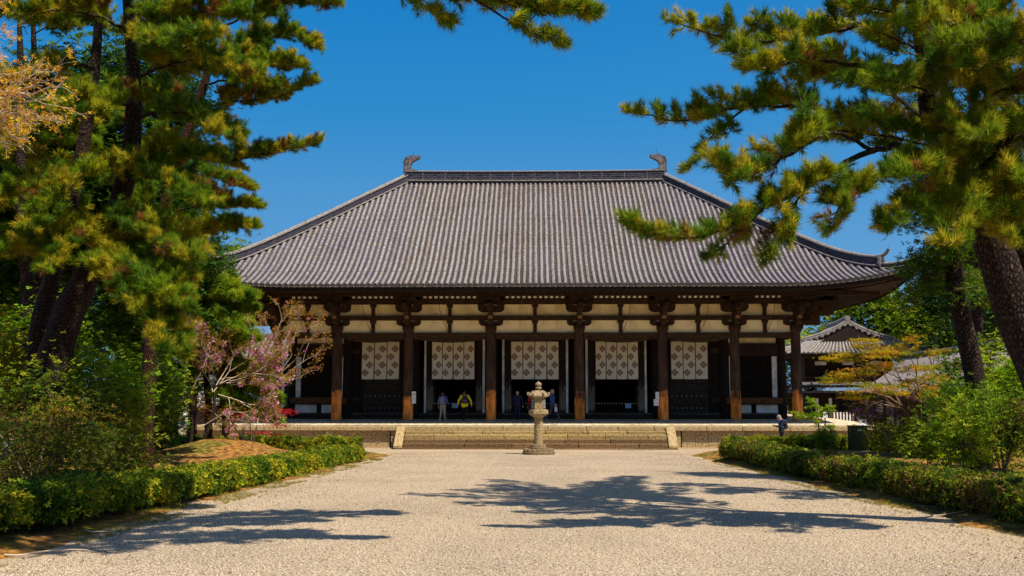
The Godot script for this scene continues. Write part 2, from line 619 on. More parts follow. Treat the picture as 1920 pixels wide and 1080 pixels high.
func side_p(s: float, z: float, t: float) -> Vector3:
	# end slope: t metres out from the ridge end (in the front slope's measure), z along the side
	var az := absf(z + 7.2)
	return Vector3(s * (HALF + t * KX), slope(t) + lift(12.0 + maxf(0, az - 5.0)) * pow(t / RUN, 3) + 0.05 * maxf(0, 1 - t / 4.0), z)


func tile_tint(x: float) -> Color:
	var k := rr(0.92, 1.07)
	var warm := clampf((7.2 - absf(x)) * 0.8 + 0.5, 0, 1)
	var c := Color(0.95, 0.92, 1.06).lerp(Color(1.08, 0.99, 0.91), warm)
	if rng.randf() < 0.03: c = Color(1.18, 0.98, 0.80)
	if rng.randf() < 0.04: c = Color(1.14, 1.12, 1.12)
	return c * k


func hip_point(s: float, t: float, front := 1.0) -> Vector3:
	var x := HALF + t * KX
	return Vector3(s * x, roof_y(x, t), -7.2 + t * front)


# a wall of stacked ridge tiles along a path: courses step in and out, a round cap on top
func ridge_wall(p: PackedVector3Array, w: float, h: float, courses: int) -> Array:
	var body := Mesher.new()
	var cap := Mesher.new()
	var foot := Mesher.new()
	for i in p.size() - 1:
		var d := (p[i + 1] - p[i]).normalized()
		var right := d.cross(Vector3.UP).normalized()
		var up := Vector3.UP
		for k in courses:
			var y0 := h * k / courses
			var y1 := h * (k + 1) / courses - 0.012
			var ww := w / 2 - (0.015 if k % 2 else 0.0) + rr(-0.006, 0.006)
			for sd in [-1.0, 1.0]:
				var o: Vector3 = right * ww * sd
				var a := p[i] + o + up * y0
				var b := p[i + 1] + o + up * y0
				if sd > 0: body.quad(a, b, b + up * (y1 - y0), a + up * (y1 - y0))
				else: body.quad(b, a, a + up * (y1 - y0), b + up * (y1 - y0))
				var q: Vector3 = right * 0.03 * sd
				if sd > 0: body.quad(a + up * (y1 - y0), b + up * (y1 - y0), b + up * (y1 - y0) - q, a + up * (y1 - y0) - q)
				else: body.quad(b + up * (y1 - y0), a + up * (y1 - y0), a + up * (y1 - y0) - q, b + up * (y1 - y0) - q)
	for i in p.size() - 1:
		var d := (p[i + 1] - p[i]).normalized()
		var right := d.cross(Vector3.UP).normalized() * (w / 2 - 0.035)
		for sd in [-1.0, 1.0]:
			var a: Vector3 = p[i] + right * sd - Vector3.UP * 0.15
			var b: Vector3 = p[i + 1] + right * sd - Vector3.UP * 0.15
			if sd > 0: body.quad(a, b, b + Vector3.UP * (h + 0.15), a + Vector3.UP * (h + 0.15))
			else: body.quad(b, a, a + Vector3.UP * (h + 0.15), b + Vector3.UP * (h + 0.15))
	var top := PackedVector3Array()
	var rad := PackedFloat32Array()
	for q in p:
		top.append(q + Vector3.UP * (h + 0.02))
		rad.append(0.10)
	cap.tube(top, rad, 8)
	for sd in [-1.0, 1.0]:
		var side := PackedVector3Array()
		for i in p.size():
			var d := (p[mini(i + 1, p.size() - 1)] - p[maxi(i - 1, 0)]).normalized()
			side.append(p[i] + d.cross(Vector3.UP).normalized() * (w / 2 + 0.03) * sd + Vector3.UP * 0.03)
		var r2 := PackedFloat32Array()
		r2.resize(p.size())
		r2.fill(0.045)
		foot.tube(side, r2, 6)
	# flat plate under the cap
	for i in p.size() - 1:
		var d := p[i + 1] - p[i]
		var bz := d.normalized()
		var bx := Vector3.UP.cross(bz).normalized()
		cap.box((p[i] + p[i + 1]) / 2 + Vector3.UP * h, Vector3(w + 0.08, 0.05, d.length() + 0.01), Basis(bx, bz.cross(bx), bz))
	return [body, cap, foot]


func build_roof(hall: Node3D) -> void:
	# pan tiles: courses stepped down the slope
	var pan := Mesher.new()
	var rows := 66
	for k in rows:
		var t0 := RUN * k / rows
		var t1 := RUN * (k + 1) / rows
		var reach := HALF + t1 * KX
		var n := int(ceil(reach * 2 / 0.298))
		for i in n:
			var x0 := clampf(-reach + i * 2 * reach / n, -reach, reach)
			var x1 := -reach + (i + 1) * 2 * reach / n
			var m := HALF + t0 * KX
			var c := rr(0.65, 1.2) * (1.0 + 0.3 * noise2(x0, t0, 0.3))
			pan.col = Color(c * 1.02, c, c * 0.97)
			if rng.randf() < 0.03: pan.col = Color(1.9, 1.8, 1.6)
			var e := Vector3(0, 0.028, 0)
			var a := roof_p(x0, t1) + e
			var b := roof_p(x1, t1) + e
			var f := roof_p(clampf(x1, -m, m), t0) - e * 0.2
			var g := roof_p(clampf(x0, -m, m), t0) - e * 0.2
			pan.quad(a, b, f, g)
			pan.quad(a - e * 1.25, b - e * 1.25, b, a)
	obj("pan_tile", pan, M.pan_tile, hall, "stuff")
	# end and back slopes, out of the camera's sight but closing the roof
	var ends := Mesher.new()
	for s in [-1.0, 1.0]:
		for k in 30:
			var t0 := RUN * k / 30.0
			var t1 := RUN * (k + 1) / 30.0
			for i in 40:
				var u0 := i / 40.0 * 2 - 1
				var u1 := (i + 1) / 40.0 * 2 - 1
				ends.col = grey(rr(0.6, 1.2))
				var a := side_p(s, -7.2 + u0 * t1, t1)
				var b := side_p(s, -7.2 + u1 * t1, t1)
				var c := side_p(s, -7.2 + u1 * t0, t0)
				var d := side_p(s, -7.2 + u0 * t0, t0)
				a.y = roof_y(a.x, t1) * absf(u0) + a.y * (1 - absf(u0)); b.y = roof_y(b.x, t1) * absf(u1) + b.y * (1 - absf(u1))
				c.y = roof_y(c.x, t0) * absf(u1) + c.y * (1 - absf(u1)); d.y = roof_y(d.x, t0) * absf(u0) + d.y * (1 - absf(u0))
				if s > 0: ends.quad(b, a, d, c)
				else: ends.quad(a, b, c, d)
	for k in 30:
		var t0 := RUN * k / 30.0
		var t1 := RUN * (k + 1) / 30.0
		for i in 60:
			ends.col = grey(rr(0.6, 1.2))
			var q := []
			for w in [[i, t1], [i + 1, t1], [i + 1, t0], [i, t0]]:
				var x: float = (w[0] / 30.0 - 1) * (HALF + w[1] * KX)
				q.append(Vector3(x, roof_y(x, w[1]), -7.2 - w[1]))
			ends.quad(q[1], q[0], q[3], q[2])
	obj("rear_slope", ends, M.pan_tile, hall, "stuff")
	# round cover tiles: one rib per column of tiles
	var disc := Mesher.new()
	disc.lathe([Vector2(0.0, 0.045), Vector2(0.055, 0.045), Vector2(0.068, 0.03), Vector2(0.075, 0.05), Vector2(0.102, 0.052), Vector2(0.105, 0.0), Vector2(0.10, -0.06)], 14, Vector3.ZERO)
	var dm := disc.mesh()
	for i in range(-63, 64):
		var x := 0.046 + 0.298 * i
		if absf(x) > OUT - 0.15: continue
		var t0 := maxf(0.12, (absf(x) - HALF) / KX + 0.2)
		if t0 > RUN - 0.2: continue
		var m := Mesher.new()
		var len := RUN + 0.1 - t0
		var n := maxi(2, int(round(len / 0.30)))
		var rib := rr(0.88, 1.1)
		for k in n:
			var ta := t0 + len * k / n
			var tb := t0 + len * (k + 1) / n
			m.col = tile_tint(x) * rib * (1.0 + 0.22 * noise2(x * 1.0, ta, 0.3)) * lerpf(0.8, 1.0, clampf(ta / 1.5, 0, 1))
			var a := roof_p(x, ta) + Vector3(0.022 * noise2(x * 3, ta, 0.5), 0, 0)
			var b := roof_p(x, tb) + Vector3(0.022 * noise2(x * 3, tb, 0.5), 0, 0)
			var d := (b - a).normalized()
			var up := Vector3(1, 0, 0).cross(d) * -1.0
			var jog := rr(-0.004, 0.004)
			for q in 6:
				var e0 := PI * q / 6.0
				var e1 := PI * (q + 1) / 6.0
				var n0 := Vector3(cos(e0), 0, 0) + up * sin(e0)
				var n1 := Vector3(cos(e1), 0, 0) + up * sin(e1)
				var r0 := 0.083
				var r1 := 0.092
				var j := m.vert(a + n0 * r0 + Vector3(jog, 0.02, 0), n0)
				m.vert(b + n0 * r1 + Vector3(jog, 0.02, 0), n0)
				m.vert(b + n1 * r1 + Vector3(jog, 0.02, 0), n1)
				m.vert(a + n1 * r0 + Vector3(jog, 0.02, 0), n1)
				# counter-clockwise from above: a(n0), a(n1), b(n1), b(n0)
				m.ix.append_array([j, j + 2, j + 3, j, j + 1, j + 2])
			# lower lip of each tile
			for q in 6:
				var e0 := PI * q / 6.0
				var e1 := PI * (q + 1) / 6.0
				var n0 := Vector3(cos(e0), 0, 0) + up * sin(e0)
				var n1 := Vector3(cos(e1), 0, 0) + up * sin(e1)
				var o := b + Vector3(jog, 0.02, 0)
				m.quad(o + n0 * 0.08, o + n0 * 0.092, o + n1 * 0.092, o + n1 * 0.08)
		obj("tile_rib", m, M.tile, hall)
		var end := roof_p(x, RUN + 0.1)
		var dd := (end - roof_p(x, RUN - 0.1)).normalized()
		var e := obj("eave_tile", dm, M.tile_end, hall)
		e.transform = Transform3D(Basis(Vector3(1, 0, 0), dd, Vector3(1, 0, 0).cross(dd)), end + Vector3(0, 0.02, 0))
	# drip tiles between the round ends
	for i in range(-63, 63):
		var x := 0.046 + 0.298 * (i + 0.5)
		if absf(x) > OUT - 0.3: continue
		var m := Mesher.new()
		var c := roof_p(x, RUN + 0.06)
		m.col = grey(rr(0.8, 1.1))
		for q in 4:
			var u0 := q / 4.0 * 2 - 1
			var u1 := (q + 1) / 4.0 * 2 - 1
			var y0 := -0.05 + 0.05 * u0 * u0
			var y1 := -0.05 + 0.05 * u1 * u1
			m.quad(c + Vector3(u0 * 0.15, y0 - 0.045, 0), c + Vector3(u1 * 0.15, y1 - 0.045, 0), c + Vector3(u1 * 0.15, y1 + 0.01, 0), c + Vector3(u0 * 0.15, y0 + 0.01, 0))
		obj("drip_tile", m, M.tile, hall)
	# ridges
	var p := PackedVector3Array()
	for i in 41:
		var x := lerpf(-HALF - 0.1, HALF + 0.1, i / 40.0)
		p.append(Vector3(x, roof_y(x, 0) + 0.02, -7.2))
	var r := ridge_wall(p, 0.62, 0.62, 9)
	var main := obj("main_ridge", r[0], M.ridge_tile, hall)
	obj("ridge_cap", r[1], M.ridge_cap, main)
	obj("ridge_foot", r[2], M.ridge_cap, main)
	for i in 11:
		var m := Mesher.new()
		var x := -7.0 + i * 1.4
		m.box(Vector3(x, roof_y(x, 0) + 0.37, -6.885), Vector3(0.025, 0.60, 0.02))
		obj("ridge_strap", m, M.ridge_cap, main)
	for s in [-1.0, 1.0]:
		for fr in [1.0, -1.0]:
			var hp := PackedVector3Array()
			for i in 30:
				hp.append(hip_point(s, lerpf(0.1, 10.5, i / 29.0), fr) + Vector3(0, 0.02 + 0.10 * pow(i / 29.0, 6), 0))
			var w := ridge_wall(hp, 0.42, 0.46, 7)
			var hip := obj("hip_ridge", w[0], M.ridge_tile, hall)
			obj("ridge_cap", w[1], M.ridge_cap, hip)
			obj("ridge_foot", w[2], M.ridge_cap, hip)
			for i in range(1, 8):
				var a := hip_point(s, i * 1.4, fr)
				var m := Mesher.new()
				m.box(a + Vector3(0, 0.28, 0) + Vector3(-s * 0.15, 0, 0.16 * fr), Vector3(0.03, 0.5, 0.03))
				m.box(a + Vector3(0, 0.62, 0), Vector3(0.03, 0.12, 0.03))
				obj("ridge_strap", m, M.iron, hip)
			var lp := PackedVector3Array()
			for i in 8:
				var u := i / 7.0
				lp.append(hip_point(s, lerpf(10.55, 12.05, u), fr) + Vector3(0, 0.0 + 0.22 * u * u, 0))
			var lw := ridge_wall(lp, 0.32, 0.24, 4)
			var low := obj("corner_ridge", lw[0], M.ridge_tile, hall)
			obj("ridge_cap", lw[1], M.ridge_cap, low)
			obj("ridge_foot", lw[2], M.ridge_cap, low)
			# end tile with its curled horn
			var e := hip_point(s, 10.55, fr) + Vector3(0, 0.12, 0)
			var dir := Vector3(s * KX, 0, fr).normalized()
			var bx := Vector3.UP.cross(dir).normalized()
			var om := Mesher.new()
			var shape := PackedVector2Array([Vector2(-0.30, -0.05), Vector2(0.30, -0.05), Vector2(0.34, 0.12), Vector2(0.22, 0.40), Vector2(0.12, 0.58), Vector2(-0.12, 0.58), Vector2(-0.22, 0.40), Vector2(-0.34, 0.12)])
			om.extrude(shape, -0.02, 0.10, Transform3D(Basis(bx, Vector3.UP, dir), e))
			om.lathe([Vector2(0.0, 0.06), Vector2(0.09, 0.05), Vector2(0.13, 0.0)], 10, e + Vector3(0, 0.30, 0) + dir * 0.1)
			var ond := obj("ridge_end_tile", om, M.shibi, hall)
			var hm := Mesher.new()
			hm.tube(smooth_path([e + Vector3(0, 0.52, 0) - dir * 0.5, e + Vector3(0, 0.55, 0), e + Vector3(0, 0.64, 0) + dir * 0.28, e + Vector3(0, 0.88, 0) + dir * 0.46], 5), PackedFloat32Array([0.10, 0.10, 0.10, 0.10, 0.10, 0.10, 0.10, 0.10, 0.10, 0.10, 0.095, 0.09, 0.085, 0.08, 0.08, 0.075]), 8)
			hm.tube(pv([e + Vector3(0, 0.88, 0) + dir * 0.46, e + Vector3(0, 1.08, 0) + dir * 0.46]), PackedFloat32Array([0.012, 0.006]), 5)
			obj("horn_tile", hm, M.ridge_cap, ond)
	# owl-tail finials
	for s in [-1.0, 1.0]:
		var om := Mesher.new()
		var k := 0.00225
		var pts := [[255, 690], [255, 420], [275, 340], [330, 270], [430, 232], [490, 222], [665, 215], [672, 250], [640, 288], [540, 335], [445, 395], [405, 480], [410, 560], [470, 605], [600, 625], [595, 690]]
		var o := PackedVector2Array()
		for q in pts: o.append(Vector2((q[0] - 330) * k * -s, (690 - q[1]) * k))
		var at := Vector3(s * (HALF - 0.02), roof_y(HALF, 0) + 0.60, -7.2)
		om.extrude(o, -0.22, 0.22, Transform3D(Basis.IDENTITY, at))
		var sh := obj("ridge_finial", om, M.shibi, hall)
		# the comb of fins along the back
		var back := smooth_path([Vector3(222, 690, 0), Vector3(222, 410, 0), Vector3(248, 310, 0), Vector3(315, 240, 0), Vector3(440, 196, 0)], 6)
		for i in back.size():
			var fm := Mesher.new()
			var c := Vector3((back[i].x - 330) * k * -s, (690 - back[i].y) * k, 0)
			var d := (back[mini(i + 1, back.size() - 1)] - back[maxi(i - 1, 0)]).normalized()
			var a := atan2(-d.y, d.x * -s)
			fm.box(at + c, Vector3(0.022, 0.08, 0.40), Basis(Vector3(0, 0, 1), a))
			obj("fin", fm, M.shibi, sh)
		var rod := Mesher.new()
		rod.tube(pv([at + Vector3((485 - 330) * k * -s, 0.98, 0), at + Vector3((480 - 330) * k * -s, 1.55, 0)]), PackedFloat32Array([0.014, 0.007]), 5)
		obj("lightning_rod", rod, M.iron, sh)


# ---- the underside of the eaves
func soffit_y(x: float, z: float) -> float:
	# dips gently outwards, rises towards the corners
	return lerpf(8.42, 7.98, clampf(z / EAVE, 0, 1)) + lift(x) * pow(clampf(z / EAVE, 0, 1), 1.3)


func build_eaves(hall: Node3D) -> void:
	var board := Mesher.new()
	for i in 80:
		for j in 8:
			var q := []
			for w in [[i, j], [i + 1, j], [i + 1, j + 1], [i, j + 1]]:
				var z: float = lerpf(-0.3, EAVE - 0.02, w[1] / 8.0)
				var x: float = lerpf(-OUT, OUT, w[0] / 80.0)
				x *= (14.1 + z * (OUT - 14.1) / EAVE) / OUT
				q.append(Vector3(x, soffit_y(x, z), z))
			board.quad(q[0], q[1], q[2], q[3])
	for s in [-1.0, 1.0]:
		for i in 40:
			for j in 6:
				var q := []
				for w in [[i, j], [i + 1, j], [i + 1, j + 1], [i, j + 1]]:
					var o: float = lerpf(-0.3, EAVE - 0.02, w[1] / 6.0)
					var half: float = 7.2 + o
					var z: float = lerpf(-half, half, w[0] / 40.0)
					q.append(Vector3(s * (14.1 + o * (OUT - 14.1) / EAVE), lerpf(8.42, 7.98, clampf(o / EAVE, 0, 1)) + lift(12.0 + maxf(0, absf(z) - 5.0)) * pow(clampf(o / EAVE, 0, 1), 1.3), z - 7.2))
				if s > 0: board.quad(q[1], q[0], q[3], q[2])
				else: board.quad(q[0], q[1], q[2], q[3])
	obj("soffit_board", board, M.beam, hall)
	# edge board
	var edge := Mesher.new()
	for i in 90:
		var x0 := lerpf(-OUT + 0.05, OUT - 0.05, i / 90.0)
		var x1 := lerpf(-OUT + 0.05, OUT - 0.05, (i + 1) / 90.0)
		var z := EAVE - 0.08
		var a := roof_y(x0, RUN) - 0.07
		var b := roof_y(x1, RUN) - 0.07
		edge.quad(Vector3(x0, a - 0.24, z), Vector3(x1, b - 0.24, z), Vector3(x1, b, z + 0.05), Vector3(x0, a, z + 0.05))
		edge.quad(Vector3(x0, a - 0.24, z - 0.2), Vector3(x1, b - 0.24, z - 0.2), Vector3(x1, b - 0.24, z), Vector3(x0, a - 0.24, z))
	for s in [-1.0, 1.0]:
		for i in 40:
			var z0 := lerpf(-11.9, 11.9, i / 40.0)
			var z1 := lerpf(-11.9, 11.9, (i + 1) / 40.0)
			var x: float = s * (OUT - 0.08)
			var a := 8.15 + lift(12.0 + maxf(0, absf(z0) - 5.0)) - 0.07
			var b := 8.15 + lift(12.0 + maxf(0, absf(z1) - 5.0)) - 0.07
			var q := [Vector3(x, a - 0.24, z0 - 7.2), Vector3(x, b - 0.24, z1 - 7.2), Vector3(x, b, z1 - 7.2), Vector3(x, a, z0 - 7.2)]
			if s > 0: edge.quad(q[1], q[0], q[3], q[2])
			else: edge.quad(q[0], q[1], q[2], q[3])
	obj("eave_board", edge, M.dark_wood, hall)
	# rafters in two tiers, one mesh shared by all of a tier
	var low := BoxMesh.new()
	low.size = Vector3(0.13, 0.15, 3.55)
	var fly := BoxMesh.new()
	fly.size = Vector3(0.11, 0.12, 1.55)
	for i in range(-60, 61):
		var x := 0.195 + 0.298 * i
		var ax := absf(x)
		var inner := 0.0
		if ax > 14.1: inner = (ax - 14.1) / (OUT - 14.1) * EAVE
		if ax < 14.3:
			var o := obj("rafter", low, M.wood, hall)
			var za := -0.15
			var zb := 3.4
			var ya := soffit_y(x, za)
			var yb := soffit_y(x, zb)
			o.position = Vector3(x, (ya + yb) / 2 - 0.12, (za + zb) / 2)
			o.rotation.x = atan2(ya - yb, zb - za)
		if ax < 17.6:
			var z0 := maxf(3.1, inner + 0.1)
			if z0 < 4.4:
				var f := obj("flying_rafter", fly, M.wood, hall)
				var ya := soffit_y(x, 3.1)
				var yb := soffit_y(x, 4.6)
				f.position = Vector3(x, (ya + yb) / 2 - 0.07, 3.85)
				f.rotation.x = atan2(ya - yb, 1.5)
	for s in [-1.0, 1.0]:
		var sl := BoxMesh.new()
		sl.size = Vector3(4.4, 0.15, 0.13)
		for i in 48:
			var z := 0.6 - i * 0.33
			if z < -15: break
			var o := obj("side_rafter", sl, M.wood, hall)
			var ya := 8.42
			var yb := 8.0 + lift(12.0 + maxf(0, absf(z + 7.2) - 5.0))
			o.position = Vector3(s * 16.3, (ya + yb) / 2 - 0.1, z)
			o.rotation.z = atan2(yb - ya, 4.5) * s
		# hip rafter to the corner
		var h := Mesher.new()
		var a := Vector3(s * 14.1, 7.9, 0)
		var b := Vector3(s * (OUT - 0.15), 8.0 + 0.62, EAVE - 0.2)
		var d := (b - a)
		var bz := d.normalized()
		var bx := Vector3.UP.cross(bz).normalized()
		h.box((a + b) / 2, Vector3(0.26, 0.36, d.length()), Basis(bx, bz.cross(bx), bz))
		obj("hip_rafter", h, M.wood, hall)


func bracket(hall: Node3D, x: float) -> void:
	var b := part_node("bracket", hall, Vector3(x, 0, 0))
	var put := func(called: String, mm: Mesher, m: Material = M.wood) -> void: obj(called, mm, m, b)
	# capital block
	var m := Mesher.new()
	m.box(Vector3(0, 6.29, 0.02), Vector3(0.62, 0.18, 0.62))
	m.taper(Vector3(0, 6.105, 0.02), Vector3(0.62, 0.19, 0.62), 0.76, 0.76)
	put.call("capital_block", m)
	# arms: boat-shaped, lying across and reaching out
	var arm := func(half: float, y0: float, y1: float, depth: float, at: Vector3, across: bool) -> Mesher:
		var r := Mesher.new()
		var h := y1 - y0
		var o := PackedVector2Array([Vector2(-half, y1), Vector2(-half, y0 + h * 0.62), Vector2(-half * 0.93, y0 + h * 0.32), Vector2(-half * 0.80, y0 + h * 0.10), Vector2(-half * 0.62, y0), Vector2(half * 0.62, y0), Vector2(half * 0.80, y0 + h * 0.10), Vector2(half * 0.93, y0 + h * 0.32), Vector2(half, y0 + h * 0.62), Vector2(half, y1)])
		var t := Transform3D(Basis.IDENTITY, at)
		if not across: t = Transform3D(Basis(Vector3(0, 0, 1), Vector3(0, 1, 0), Vector3(-1, 0, 0)), at)
		r.extrude(o, -depth / 2, depth / 2, t)
		return r
	var blk := func(p: Vector3, w: float) -> Mesher:
		var r := Mesher.new()
		r.box(p + Vector3(0, 0.06, 0), Vector3(w, 0.12, w))
		r.taper(p + Vector3(0, -0.05, 0), Vector3(w, 0.10, w), 0.72, 0.72)
		return r
	put.call("lower_arm", arm.call(0.66, 6.38, 6.60, 0.25, Vector3(0, 0, 0.03), true))
	for s in [-1.0, 1.0]: put.call("bearing_block", blk.call(Vector3(s * 0.52, 6.63, 0.03), 0.30))
	put.call("upper_arm", arm.call(0.72, 7.12, 7.42, 0.25, Vector3(0, 0, 0.03), true))
	for s in [-1.0, 1.0]: put.call("bearing_block", blk.call(Vector3(s * 0.58, 7.48, 0.03), 0.30))
	# steps towards the viewer
	put.call("reaching_arm", arm.call(0.98, 6.40, 6.66, 0.24, Vector3(0, 0, 0.0), false))
	put.call("bearing_block", blk.call(Vector3(0, 6.74, 0.84), 0.34))
	put.call("reaching_arm", arm.call(1.55, 6.88, 7.14, 0.24, Vector3(0, 0, 0.0), false))
	put.call("bearing_block", blk.call(Vector3(0, 7.22, 1.42), 0.34))
	put.call("outer_arm", arm.call(0.62, 7.16, 7.40, 0.22, Vector3(0, 0, 0.84), true))
	for s in [-1.0, 0.0, 1.0]: put.call("bearing_block", blk.call(Vector3(s * 0.48, 7.47, 0.84), 0.27))
	var e := Mesher.new()
	e.box(Vector3(0, 6.80, 0.98), Vector3(0.22, 0.15, 0.14))
	put.call("arm_end", e, M.bare_end)
	# slanting tail under the purlin
	var tl := Mesher.new()
	tl.box(Vector3(0, 7.52, 1.35), Vector3(0.22, 0.26, 2.3), Basis(Vector3(1, 0, 0), 0.16))
	put.call("tail_beam", tl)
	put.call("outer_arm", arm.call(0.6, 7.62, 7.82, 0.22, Vector3(0, 0, 2.0), true))


func build_hall() -> void:
	M["tile_end"] = mat("tile_end", Vector3(0.17, 0.16, 0.14), 0.8, M.tile.albedo_texture, Vector3(2, 2, 2))
	var hall := thing("temple_hall", "wide wooden temple hall with grey tiled hipped roof and open front colonnade", "temple")
	build_roof(hall)
	build_eaves(hall)
	# front columns: weathered dark above, bare orange wood at the foot
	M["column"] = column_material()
	for x in COLS:
		var m := Mesher.new()
		var y0 := floor_y(0) + 0.05
		var prof := []
		for k in 13:
			var u := k / 12.0
			prof.append(Vector2(0.282 - 0.035 * u * u, lerpf(y0, 6.02, u)))
		m.lathe(prof, 20, Vector3(x, 0, 0), x)
		for i in m.t.size():
			m.t[i] = Vector2(m.t[i].x * 0.5 + x * 0.137, 1.0 - (m.v[i].y - 1.2) / 4.9)
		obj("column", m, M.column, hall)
		bracket(hall, x)
	# inner and side columns
	for x in COLS:
		var m := Mesher.new()
		m.lathe([Vector2(0.27, 1.26), Vector2(0.25, 6.3)], 14, Vector3(x, 0, -3.3))
		obj("inner_column", m, M.dark_wood, hall)
	for s in [-1.0, 1.0]:
		for z in [-7.2, -11.1, -14.4]:
			var m := Mesher.new()
			m.lathe([Vector2(0.27, 1.26), Vector2(0.25, 6.3)], 14, Vector3(s * 14.1, 0, z))
			obj("side_column", m, M.wood, hall)
	# long beams of the front
	for b in [[6.01, 5.72, 0.30, 0.0], [6.935, 6.685, 0.22, 0.05], [7.83, 7.56, 0.26, 0.05]]:
		for i in COLS.size() - 1:
			var a: float = COLS[i]
			var c: float = COLS[i + 1]
			var m := Mesher.new()
			m.box(Vector3((a + c) / 2, (b[0] + b[1]) / 2, b[3]), Vector3(c - a - 0.004 - (0.5 if b[0] < 6.5 else 0.0), b[0] - b[1], b[2]))
			obj("tie_beam", m, M.beam, hall)
		for s in [-1.0, 1.0]:
			var m := Mesher.new()
			m.box(Vector3(s * 14.1, (b[0] + b[1]) / 2 + 0.003, -7.2), Vector3(b[2], b[0] - b[1], 14.6))
			obj("side_beam", m, M.beam, hall)
	var pur := Mesher.new()
	pur.box(Vector3(0, 7.97, 2.0), Vector3(33.4, 0.26, 0.24))
	obj("eave_purlin", pur, M.wood, hall)
	for s in [-1.0, 1.0]:
		var sp := Mesher.new()
		sp.box(Vector3(s * 16.15, 7.98, -7.2), Vector3(0.24, 0.26, 18.6))
		obj("eave_purlin", sp, M.wood, hall)
		# bracket arms under the side eaves
		for z in [0.0, -3.3, -7.2, -11.1, -14.4]:
			var sm := Mesher.new()
			sm.box(Vector3(s * 14.75, 6.55, z), Vector3(1.3, 0.3, 0.24))
			sm.box(Vector3(s * 15.05, 7.05, z), Vector3(1.9, 0.3, 0.24))
			sm.box(Vector3(s * 15.2, 7.55, z), Vector3(2.2, 0.28, 0.24), Basis(Vector3(0, 0, 1), -0.14 * s))
			sm.box(Vector3(s * 15.0, 6.82, z), Vector3(0.34, 0.22, 0.34))
			sm.box(Vector3(s * 15.6, 7.35, z), Vector3(0.34, 0.22, 0.34))
			sm.box(Vector3(s * 16.15, 7.72, z), Vector3(0.26, 0.2, 1.3))
			obj("side_bracket", sm, M.beam, hall)
	for s in [-1.0, 1.0]:
		# the corner bracket reaches out along the diagonal
		var cm := Mesher.new()
		var dg := Vector3(s * 0.707, 0, 0.707)
		var bx := Vector3.UP.cross(dg).normalized()
		var bb := Basis(bx, Vector3.UP, dg)
		cm.box(Vector3(s * 14.1, 6.53, 0) + dg * 0.7, Vector3(0.24, 0.28, 1.5), bb)
		cm.box(Vector3(s * 14.1, 7.0, 0) + dg * 1.1, Vector3(0.24, 0.28, 2.3), bb)
		cm.box(Vector3(s * 14.1, 7.5, 0) + dg * 1.6, Vector3(0.24, 0.30, 3.0), bb * Basis(Vector3(1, 0, 0), 0.1))
		cm.box(Vector3(s * 14.1, 6.8, 0) + dg * 1.2, Vector3(0.36, 0.22, 0.36), bb)
		cm.box(Vector3(s * 14.1, 7.28, 0) + dg * 2.0, Vector3(0.36, 0.22, 0.36), bb)
		obj("corner_bracket", cm, M.beam, hall)
	# plaster between the beams, struts at mid-bay
	for i in COLS.size() - 1:
		var a: float = COLS[i]
		var c: float = COLS[i + 1]
		var mid := (a + c) / 2
		for lv in [[6.012, 6.683], [6.937, 7.558]]:
			for h in [[a + 0.12, mid - 0.1], [mid + 0.1, c - 0.12]]:
				var m := Mesher.new()
				m.box(Vector3((h[0] + h[1]) / 2, (lv[0] + lv[1]) / 2, -0.02), Vector3(h[1] - h[0], lv[1] - lv[0], 0.08))
				obj("plaster_panel", m, M.plaster, hall)
			var st := Mesher.new()
			st.box(Vector3(mid, (lv[0] + lv[1] - 0.2) / 2, 0.03), Vector3(0.20, lv[1] - lv[0] - 0.2, 0.18))
			st.taper(Vector3(mid, lv[1] - 0.155, 0.03), Vector3(0.34, 0.10, 0.28), 0.62, 0.7)
			st.box(Vector3(mid, lv[1] - 0.052, 0.03), Vector3(0.34, 0.10, 0.28))
			obj("strut", st, M.wood, hall)
		# light boards between small ribs above the top beam
		var w := c - a - 1.5
		var sb := Mesher.new()
		sb.box(Vector3(mid, 7.96, 0.25), Vector3(w, 0.16, 0.03), Basis(Vector3(1, 0, 0), 0.5))
		obj("cove_board", sb, M.white_plaster, hall)
		var n := int(w / 0.298)
		for k in n + 1:
			var rb := Mesher.new()
			rb.box(Vector3(mid - w / 2 + w * k / n, 7.96, 0.30), Vector3(0.13, 0.20, 0.08), Basis(Vector3(1, 0, 0), 0.5))
			obj("cove_rib", rb, M.wood, hall)
		# beam with sagging underside hung below the tie beam
		if i >= 1 and i <= 5:
			var o := PackedVector2Array()
			var x0 := a + 0.24
			var x1 := c - 0.24
			o.append(Vector2(x0, 5.715)); 
			for k in 13:
				var u := k / 12.0
				o.append(Vector2(lerpf(x0, x1, u), 5.68 - (0.20 if i != 3 else 0.10) * sin(PI * u)))
			o.append(Vector2(x1, 5.715))
			var bm := Mesher.new()
			bm.extrude(o, -0.32, -0.12)
			obj("sagging_beam", bm, M.beam, hall)
		# lightning cable drooping down the plaster
		if i != 3:
			var cb := Mesher.new()
			var sx := mid + (0.55 if i > 3 else -0.55)
			cb.tube(smooth_path([Vector3(sx, 7.9, 0.22), Vector3(sx - 0.02, 7.4, 0.19), Vector3(lerpf(sx, mid, 0.3), 6.7, 0.2), Vector3(mid - signf(mid - sx) * 0.1, 6.05, 0.16)], 4), PackedFloat32Array([0.011, 0.011, 0.011, 0.011, 0.011, 0.011, 0.011, 0.011, 0.011, 0.011, 0.011, 0.011, 0.011]), 4)
			obj("cable", cb, M.iron, hall)
	build_wall(hall)


